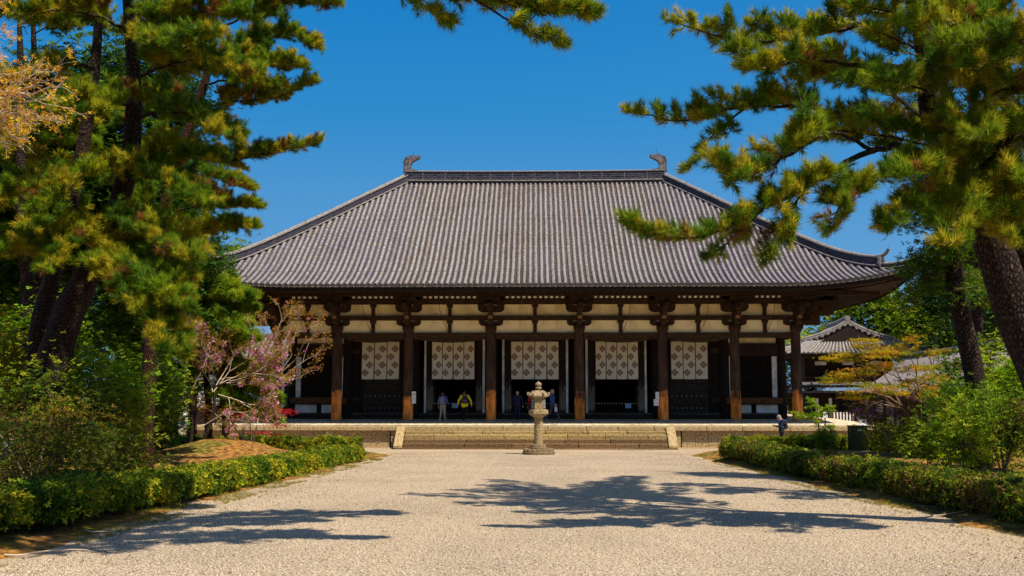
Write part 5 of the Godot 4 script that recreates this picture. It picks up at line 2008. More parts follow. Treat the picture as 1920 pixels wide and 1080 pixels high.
func tuft_mesh(needles: int, length: float, width: float, seed_: int) -> ArrayMesh:
	# a shoot along +y with needles standing out all round it
	var m := Mesher.new()
	var r := RandomNumberGenerator.new()
	r.seed = seed_
	for i in needles:
		var u := pow(r.randf(), 0.8)
		var a := r.randf() * TAU
		var open := lerpf(1.25, 0.35, u) + r.randf_range(-0.2, 0.2)
		var d := Vector3(sin(open) * cos(a), cos(open), sin(open) * sin(a))
		var p := Vector3(0, lerpf(-0.06, 0.09, u), 0)
		var l := length * r.randf_range(0.75, 1.1)
		var s := d.cross(Vector3(r.randf_range(-1, 1), r.randf_range(-1, 1), r.randf_range(-1, 1))).normalized() * width
		var bend := p + d * l + Vector3(0, -0.006, 0)
		var nn := (d.cross(s).normalized() * 0.6 + Vector3(d.x, 0.25, d.z) * 0.6).normalized()
		var fn := s.cross(bend - p)
		m.col = Color.WHITE * r.randf_range(0.6, 1.4)
		if fn.dot(nn) < 0: s = -s
		var q := m.vert(p - s * 0.5, nn); m.vert(p + s * 0.5, nn); m.vert(bend, nn)
		m.ix.append_array([q, q + 2, q + 1])
	return m.mesh()


func spray_mesh(leaves: int, slim: float, seed_: int) -> ArrayMesh:
	# leaves of length one round a short stem
	var m := Mesher.new()
	var r := RandomNumberGenerator.new()
	r.seed = seed_
	for i in leaves:
		var a := TAU * i / leaves + r.randf_range(-0.5, 0.5)
		var e := r.randf_range(-0.2, 0.9)
		var d := Vector3(cos(a) * cos(e), sin(e), sin(a) * cos(e))
		var s := d.cross(Vector3.UP).normalized()
		s = s.rotated(d, r.randf_range(-0.6, 0.6))
		var up := s.cross(d).normalized()
		if up.y < 0: up = -up; s = -s
		var p := Vector3(0, i * 0.09, 0) + d * 0.15
		var tip := p + d * r.randf_range(0.8, 1.15) - up * 0.12
		var mid := p + d * 0.45 - up * 0.05
		m.col = Color.WHITE * r.randf_range(0.8, 1.15)
		var n0 := (up + s * 0.25).normalized()
		var n1 := (up - s * 0.25).normalized()
		var w := slim * r.randf_range(0.85, 1.15)
		var l := mid + s * w + up * 0.06
		var k := mid - s * w + up * 0.06
		for q in [[p, k, tip, n1], [p, tip, l, n0]]:
			var fn: Vector3 = (q[1] - q[0]).cross(q[2] - q[0])
			var v := m.vert(q[0], q[3]); m.vert(q[1], q[3]); m.vert(q[2], q[3])
			if fn.dot(q[3]) > 0: m.ix.append_array([v, v + 2, v + 1])
			else: m.ix.append_array([v, v + 1, v + 2])
	return m.mesh()


func pick(pal: Array) -> Color:
	var c: Array = pal[rng.randi() % pal.size()]
	return Color(c[0], c[1], c[2])


class Tree3:
	var root: Node3D
	var twigs
	var at := []
	var tint := []


func new_tree(called: String, label: String, cat: String, pos: Vector3, group := "") -> Tree3:
	var t := Tree3.new()
	t.root = thing(called, label, cat, pos, 0.0, group)
	t.twigs = Mesher.new()
	return t


func path_at(p: PackedVector3Array, u: float) -> Array:
	var f := clampf(u, 0, 0.9999) * (p.size() - 1)
	var i := int(f)
	return [p[i].lerp(p[i + 1], f - i), (p[i + 1] - p[i]).normalized()]


func path_len(p: PackedVector3Array) -> float:
	var l := 0.0
	for i in p.size() - 1: l += p[i].distance_to(p[i + 1])
	return l


func trunk(t: Tree3, pts: Array, radii: Array, m: Material, called := "trunk", bump := 0.10) -> PackedVector3Array:
	var o := t.root.position
	var loc := []
	for q in pts: loc.append(q - o)
	var sp := smooth_path(loc, 8)
	var r := PackedFloat32Array()
	for i in sp.size():
		var f := float(i) / (sp.size() - 1) * (radii.size() - 1)
		var k := mini(int(f), radii.size() - 2)
		r.append(lerpf(radii[k], radii[k + 1], f - k))
	var me := Mesher.new()
	me.tube(sp, r, 14, true, bump)
	obj(called, me, m, t.root)
	return sp


func tuft(t: Tree3, p: Vector3, axis: Vector3, s: float, c: Color) -> void:
	var y := axis.normalized()
	var x := y.cross(Vector3(0.3, 0.2, 1)).normalized()
	var b := Basis(x, y, x.cross(y)).rotated(y, rr(0, TAU))
	t.at.append(Transform3D(b.scaled_local(Vector3(s, s, s)), p))
	t.tint.append(c * 1.42)


func rv() -> Vector3:
	return Vector3(rr(-1, 1), rr(-1, 1), rr(-1, 1))


# a pine limb: bark, side twigs lying in a flat pad, needle tufts along them
func limb(t: Tree3, pts: Array, r0: float, spread: float, dens := 1.0, bare := 0.2, size := 1.0, droop := 0.0, pal := PINE) -> void:
	var o := t.root.position
	var loc := []
	for q in pts: loc.append(q - o)
	var p := smooth_path(loc, 6)
	for i in range(1, p.size()): p[i] += rv() * r0 * 0.35
	var l := path_len(p)
	var r := PackedFloat32Array()
	for i in p.size(): r.append(lerpf(r0, 0.012, pow(float(i) / (p.size() - 1), 0.8)))
	var me := Mesher.new()
	for i in r.size(): r[i] *= 0.72
	me.tube(p, r, 8, true, 0.08)
	obj("limb", me, M.bark, t.root)
	var n := int(l * 9.5 * dens)
	for i in n:
		var u := lerpf(bare, 1.0, (i + rng.randf()) / n)
		var e := path_at(p, u)
		var q: Vector3 = e[0]
		var d: Vector3 = e[1]
		var hn := d.cross(Vector3.UP).normalized() * (1.0 if i % 2 else -1.0)
		var env := spread * (0.25 + 0.75 * pow(1.0 - (u - bare) / (1.001 - bare), 0.6)) * rr(0.45, 1.1)
		var dir := (hn * rr(0.3, 1.0) + d * rr(0.25, 0.9) + Vector3.UP * (rr(-0.12, 0.45) - droop)).normalized()
		var c := pick(pal)
		var inner := rng.randf() < 0.04
		if inner: c = pick(DEAD)
		twig(t, q, dir, env, c, size, droop, 0)
	for i in 4: tuft(t, p[p.size() - 1] - (p[p.size() - 1] - p[p.size() - 2]) * rr(0, 2), (p[p.size() - 1] - p[p.size() - 2]).normalized() + Vector3.UP * 0.4 + rv() * 0.3, size * rr(0.9, 1.2), pick(pal))


func twig(t: Tree3, q: Vector3, dir: Vector3, l: float, c: Color, size: float, droop: float, depth: int) -> void:
	var e := q + dir * l + Vector3.UP * l * (0.10 - droop * 0.3)
	t.twigs.tube(pv([q, q.lerp(e, 0.5) - Vector3.UP * l * 0.04, e]), PackedFloat32Array([0.012 - depth * 0.004, 0.008 - depth * 0.002, 0.004]), 3, false)
	var n := maxi(3, int(l / 0.095))
	for k in n:
		var u := lerpf(0.3 if depth == 0 else 0.15, 1.0, (k + rng.randf() * 0.7) / n)
		var p := q.lerp(e, u)
		var ax := dir * 0.75 + Vector3.UP * rr(0.15, 0.8) + rv() * 0.55
		tuft(t, p + rv() * 0.03, ax, size * rr(0.8, 1.2), c * rr(0.75, 1.2))
		if depth == 0 and l > 0.3 and k < n - 1:
			var d2 := (dir * 0.8 + rv() * 0.8 + Vector3.UP * (0.2 - droop)).normalized()
			twig(t, p, d2, l * rr(0.28, 0.5), c * rr(0.8, 1.2), size, droop, 1)


func finish_pine(t: Tree3, kind := 0) -> void:
	obj("twig", t.twigs, M.twig, t.root, "stuff")
	scatter("needles", M["tufts"][kind], M.needle, t.at, t.tint, t.root)


# ---- broadleaved plants
func clump(t: Tree3, c: Vector3, rad: Vector3, n: int, size: float, pal: Array, clumps := 14, flat := 0.0, tight := 0.22) -> void:
	var cs := []
	for i in clumps:
		var d := rv().normalized() * pow(rr(0.08, 1.0), 0.4)
		cs.append([c + d * rad, pick(pal), rr(0.7, 1.3)])
	for i in n:
		var g: Array = cs[rng.randi() % clumps]
		var s: float = tight * g[2]
		var p: Vector3 = g[0] + Vector3(rng.randfn() * rad.x, rng.randfn() * rad.y * (1 - flat), rng.randfn() * rad.z) * s
		var k := rr(0.7, 1.3)
		leaf(t, p, size * rr(0.7, 1.25), (g[1] as Color) * k, 0.6)


func leaf(t: Tree3, p: Vector3, s: float, c: Color, loose: float) -> void:
	var y := (Vector3.UP + rv() * loose).normalized()
	var x := y.cross(Vector3(0.2, 0.3, 1)).normalized()
	t.at.append(Transform3D(Basis(x, y, x.cross(y)).rotated(y, rr(0, TAU)).scaled_local(Vector3(s, s, s)), p))
	t.tint.append(c * 1.25)


func finish_leaves(t: Tree3, kind: int, twig_mat := "twig", called := "leaves") -> void:
	if t.twigs.v.size(): obj("twig", t.twigs, M[twig_mat], t.root, "stuff")
	scatter(called, M["sprays"][kind], M.leaf, t.at, t.tint, t.root)


# branches that fork and fork again; calls back at the tips by storing them
func fork(t: Tree3, p: Vector3, d: Vector3, l: float, r: float, depth: int, tips: Array, spread := 0.6, lift_ := 0.15, keep := 1.0) -> void:
	var pts := [p]
	var q := p
	var dd := d
	for i in 3:
		dd = (dd + rv() * 0.22 + Vector3.UP * lift_ * 0.3).normalized()
		q = q + dd * l / 3.0
		pts.append(q)
	var sp := smooth_path(pts, 2)
	var rad := PackedFloat32Array()
	for i in sp.size(): rad.append(lerpf(r, r * 0.62, float(i) / (sp.size() - 1)))
	t.twigs.tube(sp, rad, 6 if r > 0.02 else 4, false)
	tips.append([sp[sp.size() / 2], dd, depth])
	tips.append([q, dd, depth])
	if depth <= 0: return
	var n := 2 + (1 if rng.randf() < 0.55 else 0)
	for i in n:
		if rng.randf() > keep: continue
		var nd := (dd + rv() * spread + Vector3.UP * lift_).normalized()
		fork(t, q if i < 2 else sp[sp.size() / 2], nd, l * rr(0.6, 0.85), r * 0.6, depth - 1, tips, spread, lift_, keep)


# a clipped hedge along a path: dark core added to block light in place of dense twigs, leaves all over its rounded box
func hedge(label: String, path: Array, width: float, height: float, leaf_size: float, dens: float, pal: Array, seed_: float) -> void:
	var t := new_tree("hedge", label, "hedge", Vector3.ZERO, "clipped hedges round the garden beds")
	var p := smooth_path(path, 6)
	var core := Mesher.new()
	var l := path_len(p)
	var steps := int(l / 0.35)
	var rings := []
	for i in steps + 1:
		var e := path_at(p, float(i) / steps)
		var c: Vector3 = e[0]
		var d: Vector3 = e[1]
		var n := d.cross(Vector3.UP).normalized()
		var ring := []
		var endk := minf(1.0, 0.55 + minf(i, steps - i) * 0.25)
		for k in 9:
			var a := PI * k / 8.0
			var w := (width / 2 - 0.10) * endk * (1 + 0.15 * noise2(c.x + k, c.z, 0.8))
			var h := (height - 0.12) * (0.8 + 0.2 * endk) * (1 + 0.13 * noise2(c.x + 9, c.z, 0.7))
			var sx := cos(a)
			var sy := sin(a)
			sx = signf(sx) * pow(absf(sx), 0.45)
			sy = pow(sy, 0.45)
			ring.append(c + n * w * sx + Vector3.UP * (h * sy * 0.95 + 0.02))
		rings.append(ring)
	for i in steps:
		for k in 8:
			core.quad(rings[i][k], rings[i + 1][k], rings[i + 1][k + 1], rings[i][k + 1])
	obj("added_dark_core", core, M.hedge_core, t.root)  # solid dark shell added inside to block light, standing for dense twigs
	var area := l * (width + height * 1.9)
	var count := int(area * dens)
	for i in count:
		var u := rng.randf()
		var e := path_at(p, u)
		var c: Vector3 = e[0]
		var d: Vector3 = e[1]
		var n := d.cross(Vector3.UP).normalized()
		var end := minf(u, 1 - u) * l
		var endk := clampf(0.55 + end * 0.7, 0, 1)
		var bw := width / 2 * endk * (1 + 0.16 * noise2(c.x, c.z, 0.8))
		var bh := height * (0.8 + 0.2 * endk) * (1 + 0.16 * noise2(c.x + 9, c.z, 0.7))
		var s := rng.randf() * (width + height * 1.8)
		var q: Vector3
		var nn: Vector3
		if s < width:
			q = n * (s / width * 2 - 1) * bw + Vector3.UP * bh
			nn = Vector3.UP
			var ed := absf(s / width * 2 - 1)
			q.y -= bh * 0.13 * pow(ed, 4)
		else:
			var sd := 1.0 if rng.randf() < 0.5 else -1.0
			var v := pow(rng.randf(), 0.8)
			q = n * sd * bw * (1.0 - 0.08 * pow(v, 6)) + Vector3.UP * bh * v
			nn = n * sd
		if end < 0.25: q += d * (1.0 if u > 0.5 else -1.0) * rr(0, 0.2)
		q += c + nn * (rng.randfn() * 0.045 - 0.02)
		if rng.randf() < 0.04: q += nn * rr(0.03, 0.12)
		var k := 0.6 * noise2(q.x * 1.0 + seed_, q.z, 0.55) + 0.6 * noise2(q.x + seed_, q.y * 2 + q.z, 2.0)
		var cc: Array = pal[clampi(int((k * 0.9 + 0.5 + rr(-0.4, 0.4)) * pal.size()), 0, pal.size() - 1)]
		var y := (nn + Vector3.UP * 0.4 + rv() * 0.8).normalized()
		var x := y.cross(Vector3(0.2, 0.3, 1)).normalized()
		var sc := leaf_size * rr(0.7, 1.3)
		t.at.append(Transform3D(Basis(x, y, x.cross(y)).rotated(y, rr(0, TAU)).scaled_local(Vector3(sc, sc, sc)), q))
		t.tint.append(Color(cc[0], cc[1], cc[2]) * rr(0.55, 2.2))
	finish_leaves(t, 1)


func on_bed(x: float, z: float) -> Vector3:
	return Vector3(x, bed_h(x, z, signf(x)) if absf(x) > 5.6 and z > 9.5 else ground_y(z), z)


# a rounded shrub: several stems from the ground and leaf clumps
func shrub(called: String, label: String, at: Vector3, rad: Vector3, n: int, size: float, pal: Array, kind := 0, clumps := 20, stems := 5, lifted := 0.85, group := "") -> Node3D:
	var t := new_tree(called, label, "shrub", at, group)
	for i in stems:
		var a := rr(0, TAU)
		var e := Vector3(cos(a) * rad.x * rr(0.1, 0.6), rad.y * rr(1.0, 1.7), sin(a) * rad.z * rr(0.1, 0.6))
		t.twigs.tube(smooth_path([Vector3(rr(-0.1, 0.1), -0.05, rr(-0.1, 0.1)), e * Vector3(0.4, 0.5, 0.4) + rv() * 0.06, e], 4), PackedFloat32Array([0.022, 0.021, 0.02, 0.019, 0.017, 0.015, 0.012, 0.01, 0.006]), 5, false)
	clump(t, Vector3(0, rad.y * lifted, 0), rad, n, size, pal, clumps)
	finish_leaves(t, kind)
	return t.root


func broad_tree(label: String, at: Vector3, height: float, r: float, crowns: Array, n: int, size: float, pal: Array, kind := 0, group := "", clumps := 26) -> void:
	var t := new_tree("broadleaf_tree", label, "tree", at, group)
	trunk(t, [at + Vector3(0, -0.2, 0), at + Vector3(rr(-0.3, 0.3), height * 0.3, rr(-0.3, 0.3)), at + Vector3(rr(-0.5, 0.5), height * 0.75, 0)], [r, r * 0.75, r * 0.35], M.bark)
	for c in crowns:
		var cc: Vector3 = c[0]
		for i in 5:
			var e := cc + rv() * (c[1] as Vector3) * 0.6
			t.twigs.tube(smooth_path([Vector3(0, height * rr(0.35, 0.6), 0), e * Vector3(0.5, 1, 0.5) - Vector3(0, 0.6, 0), e], 4), PackedFloat32Array([r * 0.4, r * 0.37, r * 0.34, r * 0.30, r * 0.26, r * 0.2, r * 0.16, r * 0.12, r * 0.06]), 5, false)
		clump(t, cc, c[1], int(n * c[2]), size, pal, clumps, 0.2)
	finish_leaves(t, kind)


func build_plants() -> void:
	M["tufts"] = [tuft_mesh(46, 0.145, 0.0095, 1), tuft_mesh(38, 0.17, 0.015, 2)]
	M["sprays"] = [spray_mesh(7, 0.30, 3), spray_mesh(6, 0.24, 4), spray_mesh(8, 0.16, 5), spray_mesh(5, 0.42, 6)]
	build_hedges()
	build_right_pine()
	build_overhead_pine()
	build_left_pines()
	build_small_trees()
	build_shrubs()
	build_far_trees()


func build_hedges() -> void:
	var pal := [[0.030, 0.070, 0.008], [0.065, 0.120, 0.010], [0.13, 0.17, 0.012], [0.26, 0.28, 0.014], [0.32, 0.27, 0.018]]
	var lp := []
	for z in [50.0, 44.0, 38.0, 32.0, 26.0, 20.5, 17.6]: lp.append(on_bed(-7.0 + (0.25 if z < 19 else 0.0), z))
	hedge("long clipped hedge along the west edge of the gravel court", lp, 1.05, 0.42, 0.060, 560.0, pal, 3.0)
	var lb := []
	for x in [-7.6, -9.5, -12.0, -14.5, -17.0]: lb.append(on_bed(x, 11.2))
	hedge("clipped hedge before the platform on the west side, behind the pink cherry", lb, 0.9, 0.62, 0.06, 380.0, pal, 13.0)
	var rp := []
	for z in [50.0, 44.0, 38.0, 32.0, 26.0, 20.5, 17.3]: rp.append(on_bed(7.45 - (0.2 if z < 19 else 0.0), z))
	hedge("long clipped hedge along the east edge of the gravel court", rp, 1.1, 0.44, 0.060, 560.0, [[0.025, 0.050, 0.008], [0.05, 0.09, 0.010], [0.10, 0.13, 0.012], [0.22, 0.23, 0.014], [0.13, 0.07, 0.03]], 23.0)
	var rb := []
	for x in [8.2, 10.0, 12.5, 15.0, 18.0]: rb.append(on_bed(x, 11.0))
	hedge("clipped hedge before the platform on the east side, in front of the phone user", rb, 0.85, 0.58, 0.06, 380.0, pal, 33.0)


func build_right_pine() -> void:
	var b: Vector3 = Vector3(7.94, 1.92, 39.00)
	var t := new_tree("pine_tree", "big leaning pine with thick dark trunk on the east side of the court", "tree", Vector3(b.x, ground_y(b.z), b.z), "old pines round the court")
	trunk(t, [Vector3(b.x + 0.1, ground_y(b.z) - 0.2, b.z), Vector3(7.60, 2.90, 39.00), Vector3(7.28, 3.89, 39.00), Vector3(7.06, 4.66, 39.00), Vector3(6.82, 5.35, 39.00), Vector3(6.39, 6.26, 39.00), Vector3(6.09, 7.09, 39.00), Vector3(6.04, 8.10, 39.00), Vector3(5.96, 8.96, 39.00), Vector3(5.94, 10.25, 39.00), Vector3(5.82, 11.84, 39.00), Vector3(5.62, 13.20, 39.00)], [0.36, 0.31, 0.295, 0.28, 0.25, 0.20, 0.16, 0.145, 0.13, 0.11, 0.08, 0.03], M.bark)
	limb(t, [Vector3(5.97, 8.70, 39.00), Vector3(5.18, 8.65, 38.80), Vector3(4.20, 8.48, 38.70), Vector3(3.22, 8.48, 38.60), Vector3(2.15, 8.86, 38.50)], 0.075, 0.75, 1.0, 0.22)
	limb(t, [Vector3(6.03, 7.93, 39.00), Vector3(4.95, 7.77, 39.40), Vector3(4.13, 7.86, 39.50), Vector3(3.47, 7.71, 39.60), Vector3(2.90, 7.92, 39.70)], 0.07, 0.7, 1.0, 0.3)
	limb(t, [Vector3(6.10, 6.84, 39.00), Vector3(5.39, 7.19, 38.50), Vector3(4.48, 7.46, 38.20), Vector3(3.49, 7.57, 38.00), Vector3(2.56, 7.40, 37.80), Vector3(1.55, 7.59, 37.70)], 0.075, 0.62, 1.1, 0.35)
	limb(t, [Vector3(3.49, 7.57, 38.00), Vector3(2.92, 7.07, 38.20), Vector3(2.45, 6.50, 38.40)], 0.03, 0.45, 1.0, 0.2, 1.0, 0.25)
	limb(t, [Vector3(6.34, 6.30, 39.00), Vector3(5.42, 6.51, 39.50), Vector3(4.55, 6.20, 40.00), Vector3(3.85, 5.79, 40.30), Vector3(3.13, 5.40, 40.50), Vector3(2.37, 5.03, 40.60), Vector3(1.71, 4.98, 40.70), Vector3(1.24, 5.18, 40.70)], 0.085, 0.42, 1.7, 0.32)
	limb(t, [Vector3(3.85, 5.79, 40.30), Vector3(3.44, 5.28, 40.40), Vector3(3.18, 4.75, 40.50)], 0.03, 0.5, 1.0, 0.2, 1.0, 0.35)
	limb(t, [Vector3(3.13, 5.40, 40.50), Vector3(2.82, 5.09, 40.20), Vector3(2.47, 4.82, 40.00)], 0.025, 0.4, 1.0, 0.2, 1.0, 0.3)
	limb(t, [Vector3(4.92, 6.36, 39.80), Vector3(4.20, 6.54, 40.20), Vector3(3.54, 6.18, 40.40), Vector3(2.92, 5.86, 40.50), Vector3(2.56, 6.02, 40.50)], 0.05, 0.75, 1.3, 0.25)
	limb(t, [Vector3(5.42, 6.51, 39.50), Vector3(4.81, 5.87, 40.10), Vector3(4.25, 5.51, 40.40), Vector3(4.06, 5.12, 40.50)], 0.045, 0.6, 1.2, 0.25)
	limb(t, [Vector3(6.47, 6.01, 39.00), Vector3(6.52, 6.23, 39.80), Vector3(6.78, 6.54, 40.40), Vector3(7.10, 6.88, 40.80)], 0.07, 0.8, 1.5, 0.1)
	limb(t, [Vector3(6.54, 5.68, 39.00), Vector3(5.58, 5.65, 40.00), Vector3(5.05, 5.35, 40.40), Vector3(4.80, 5.13, 40.50)], 0.05, 0.45, 1.4, 0.3)
	limb(t, [Vector3(6.65, 5.51, 39.00), Vector3(6.63, 5.57, 40.00), Vector3(6.85, 5.68, 40.60), Vector3(7.14, 5.73, 41.00)], 0.06, 0.75, 1.5, 0.15)
	limb(t, [Vector3(6.06, 7.68, 39.00), Vector3(6.20, 7.60, 40.00), Vector3(6.45, 7.62, 40.60), Vector3(6.83, 7.69, 41.00)], 0.06, 0.8, 1.3, 0.2)
	limb(t, [Vector3(6.21, 6.59, 39.00), Vector3(6.37, 6.97, 39.70), Vector3(6.61, 7.14, 40.20), Vector3(6.99, 7.19, 40.50)], 0.06, 0.7, 1.4, 0.15)
	limb(t, [Vector3(6.22, 6.67, 39.00), Vector3(6.00, 7.19, 38.00), Vector3(5.64, 7.56, 37.00), Vector3(5.16, 7.43, 36.40)], 0.06, 0.8, 1.2, 0.25)
	limb(t, [Vector3(6.09, 7.01, 39.00), Vector3(5.94, 7.97, 37.50), Vector3(5.71, 8.74, 36.00), Vector3(5.19, 8.96, 35.00)], 0.06, 0.9, 1.2, 0.25)
	for q in [[330, 1900, 400, 13.4], [300, 1700, 330, 13.2], [250, 1840, 260, 12.9], [200, 1660, 150, 13.6], [180, 1860, 120, 13.2], [130, 1640, 60, 13.8], [90, 1830, 30, 13.6], [380, 1780, 460, 12.8], [60, 1600, 10, 14.0], [290, 1500, 240, 14.4], [400, 1920, 460, 13.2]]:
		var pa: Vector3 = up_point(lerpf(1730, 1830, clampf(q[0] / 430.0, 0, 1)), q[0], 15.0)
		var pe: Vector3 = up_point(q[1], q[2], q[3])
		limb(t, [pa, pa.lerp(pe, 0.5) + Vector3(0, 0.1, 0), pe], 0.04, 0.62, 1.15, 0.25)
	# higher limbs, above the frame, that shade the court
	for q in [[-80, 1500, -60, 17.0], [-160, 1400, -180, 19.0], [-200, 1860, -230, 12.5], [-260, 1480, -330, 20.0], [-330, 1750, -430, 19.0], [-360, 1560, -430, 14.0], [-120, 1820, -160, 18.5], [-140, 1550, -120, 15.5], [-230, 1620, -200, 17.0], [-300, 1380, -250, 17.5], [-60, 1640, -60, 20.5], [-180, 1700, -180, 22.0], [-260, 1780, -300, 21.5], [-330, 1300, -380, 16.0]]:
		var z := 15.0
		var a: Vector3 = up_point(1720.0 - (q[0] + 0.0) * -0.08, q[0], z)
		var e: Vector3 = up_point(q[1], q[2], q[3])
		limb(t, [a, a.lerp(e, 0.5) + Vector3(0, 0.25, 0), e], 0.06, 0.95, 0.9, 0.2)
	finish_pine(t)
	# second trunk deeper in, cypress green
	var c: Vector3 = Vector3(10.55, 2.56, 30.00)
	var t2 := new_tree("cypress_tree", "tall cypress with scaly sunlit trunk behind the leaning pine", "tree", Vector3(c.x, ground_y(c.z), c.z))
	trunk(t2, [Vector3(c.x, ground_y(c.z) - 0.2, c.z), Vector3(10.51, 3.07, 30.00), Vector3(10.27, 4.60, 30.00), Vector3(10.12, 5.63, 30.00), Vector3(10.01, 7.46, 30.00), Vector3(10.03, 9.85, 30.00), Vector3(10.11, 12.56, 30.00), Vector3(10.19, 16.04, 30.00)], [0.27, 0.24, 0.215, 0.20, 0.17, 0.14, 0.11, 0.03], M.bark)
	var pal := [[0.042, 0.098, 0.012], [0.070, 0.140, 0.014], [0.119, 0.182, 0.016], [0.168, 0.210, 0.018], [0.031, 0.070, 0.012]]
	for i in 46:
		var v := rng.randf()
		var hgt := lerpf(5.2, 13.5, v)
		var a := rr(0, TAU)
		var len := lerpf(1.7, 1.1, v) * rr(0.6, 1.1) * (0.72 if cos(a) < 0 else 1.0)
		var s := Vector3(c.x - 0.55 - (hgt - 4) * 0.02, hgt, c.z) - t2.root.position
		var e := s + Vector3(cos(a) * len, rr(-0.7, 0.1), sin(a) * len)
		t2.twigs.tube(pv([s, s.lerp(e, 0.5) + Vector3(0, 0.15, 0), e]), PackedFloat32Array([0.042, 0.028, 0.006]), 4, false)
		for k in 8:
			var u := lerpf(0.3, 1.0, k / 7.0)
			clump(t2, s.lerp(e, u), Vector3(0.36, 0.22, 0.36), 26, 0.085, pal, 3, 0.0, 0.5)
	finish_leaves(t2, 2)
	# a slim dark trunk further right
	var d: Vector3 = Vector3(9.94, 1.65, 35.00)
	var t3 := new_tree("pine_tree", "slim dark pine at the court's east margin, just beyond the leaning trunk", "tree", Vector3(d.x, ground_y(d.z), d.z), "old pines round the court")
	trunk(t3, [Vector3(d.x, ground_y(d.z) - 0.2, d.z), Vector3(9.62, 4.05, 35.00), Vector3(9.31, 5.78, 35.00), Vector3(9.24, 7.34, 35.00), Vector3(9.20, 8.51, 35.00), Vector3(9.14, 9.90, 35.00), Vector3(9.13, 11.42, 35.00), Vector3(9.15, 13.86, 35.00)], [0.18, 0.17, 0.155, 0.145, 0.13, 0.12, 0.10, 0.03], M.bark)
	for q in [[100, 1800, 60, 18.0], [40, 1820, 0, 17.5], [150, 1980, 110, 18.0], [-40, 1780, -80, 20.0], [-100, 1980, -140, 18.0], [250, 1960, 240, 17.5], [330, 1840, 330, 17.6], [-180, 1800, -220, 19.0], [440, 1960, 420, 18.0]]:
		var a: Vector3 = up_point(1885, q[0], 19.0)
		var e: Vector3 = up_point(q[1], q[2], q[3])
		limb(t3, [a, a.lerp(e, 0.5) + Vector3(0, 0.1, 0), e], 0.045, 0.8, 1.4, 0.15)
	finish_pine(t3)


# a point of the place at a picture bearing, d metres before the camera
func up_point(px: float, py: float, d: float) -> Vector3:
	var b := Basis.from_euler(Vector3(deg_to_rad(5.8388), deg_to_rad(1.3342), 0))
	var r := b * Vector3((px - 960) / 1858.0, -(py - 540) / 1858.0, -1.0)
	return Vector3(0, 2.94, 54) + r * (d / -r.z)


func build_overhead_pine() -> void:
	var b: Vector3 = Vector3(-6.37, 0.71, 45.00)
	var t := new_tree("pine_tree", "pine beside the path whose single bough hangs in at the top of the view", "tree", Vector3(b.x, ground_y(b.z), b.z), "old pines round the court")
	var top := Vector3(b.x + 0.6, 7.4, b.z - 0.4)
	trunk(t, [Vector3(b.x - 0.1, ground_y(b.z) - 0.2, b.z), Vector3(b.x, 3.5, b.z), top, Vector3(b.x + 0.4, 9.6, b.z), Vector3(b.x, 11.5, b.z)], [0.28, 0.23, 0.18, 0.13, 0.04], M.bark)
	limb(t, [Vector3(b.x + 0.45, 6.4, b.z - 0.3), Vector3(-4.11, 8.30, 43.70), Vector3(-2.69, 7.84, 43.20), Vector3(-1.49, 7.57, 43.00), Vector3(-0.62, 7.45, 43.00), Vector3(0.05, 7.30, 43.00), Vector3(0.66, 7.23, 43.00)], 0.06, 0.30, 1.5, 0.56, 0.95)
	limb(t, [Vector3(-0.75, 7.45, 43.00), Vector3(-0.35, 7.19, 43.00), Vector3(-0.01, 7.01, 43.00), Vector3(0.31, 6.86, 43.00)], 0.022, 0.22, 1.6, 0.35, 0.95)
	limb(t, [Vector3(-2.21, 7.75, 43.10), Vector3(-1.74, 7.59, 43.00), Vector3(-1.30, 7.35, 43.00), Vector3(-1.02, 7.17, 43.00)], 0.022, 0.24, 1.2, 0.4, 0.95, 0.2)
	limb(t, [top, Vector3(-4.65, 9.47, 43.20), Vector3(-3.44, 9.45, 42.40), Vector3(-2.43, 9.26, 41.80)], 0.06, 0.8, 0.9, 0.35)
	limb(t, [top, Vector3(-5.93, 9.08, 43.00), Vector3(-4.94, 9.25, 41.60), Vector3(-3.83, 9.08, 41.00)], 0.06, 0.7, 0.8, 0.45)
	limb(t, [Vector3(b.x + 0.4, 9.2, b.z), Vector3(-4.71, 10.28, 44.50), Vector3(-3.23, 10.09, 44.40)], 0.06, 0.9, 0.8, 0.3)
	limb(t, [Vector3(b.x + 0.4, 9.0, b.z), Vector3(-8.05, 11.14, 42.50), Vector3(-8.01, 12.04, 41.00)], 0.06, 0.9, 0.8, 0.3)
	limb(t, [Vector3(-6.1, 8.5, 44.6), Vector3(-3.4, 9.1, 42.4), Vector3(-0.6, 9.3, 41.2), Vector3(1.3, 9.2, 40.4)], 0.07, 1.25, 1.5, 0.25)
	limb(t, [Vector3(-6.1, 8.9, 44.6), Vector3(-4.2, 9.6, 41.6), Vector3(-2.2, 9.8, 39.4)], 0.07, 1.3, 1.4, 0.25)
	limb(t, [Vector3(-6.0, 7.6, 44.8), Vector3(-3.4, 8.0, 44.4), Vector3(-1.2, 8.2, 43.6), Vector3(0.0, 8.2, 43.0)], 0.06, 1.2, 1.5, 0.25)
	limb(t, [Vector3(-6.1, 8.3, 44.7), Vector3(-3.6, 8.9, 43.4), Vector3(-1.4, 9.1, 42.3), Vector3(0.2, 9.2, 41.6)], 0.06, 1.1, 1.4, 0.3)
	limb(t, [Vector3(-6.1, 9.3, 44.7), Vector3(-5.0, 9.9, 42.0), Vector3(-4.4, 10.1, 40.0)], 0.06, 0.9, 1.0, 0.3)
	finish_pine(t)


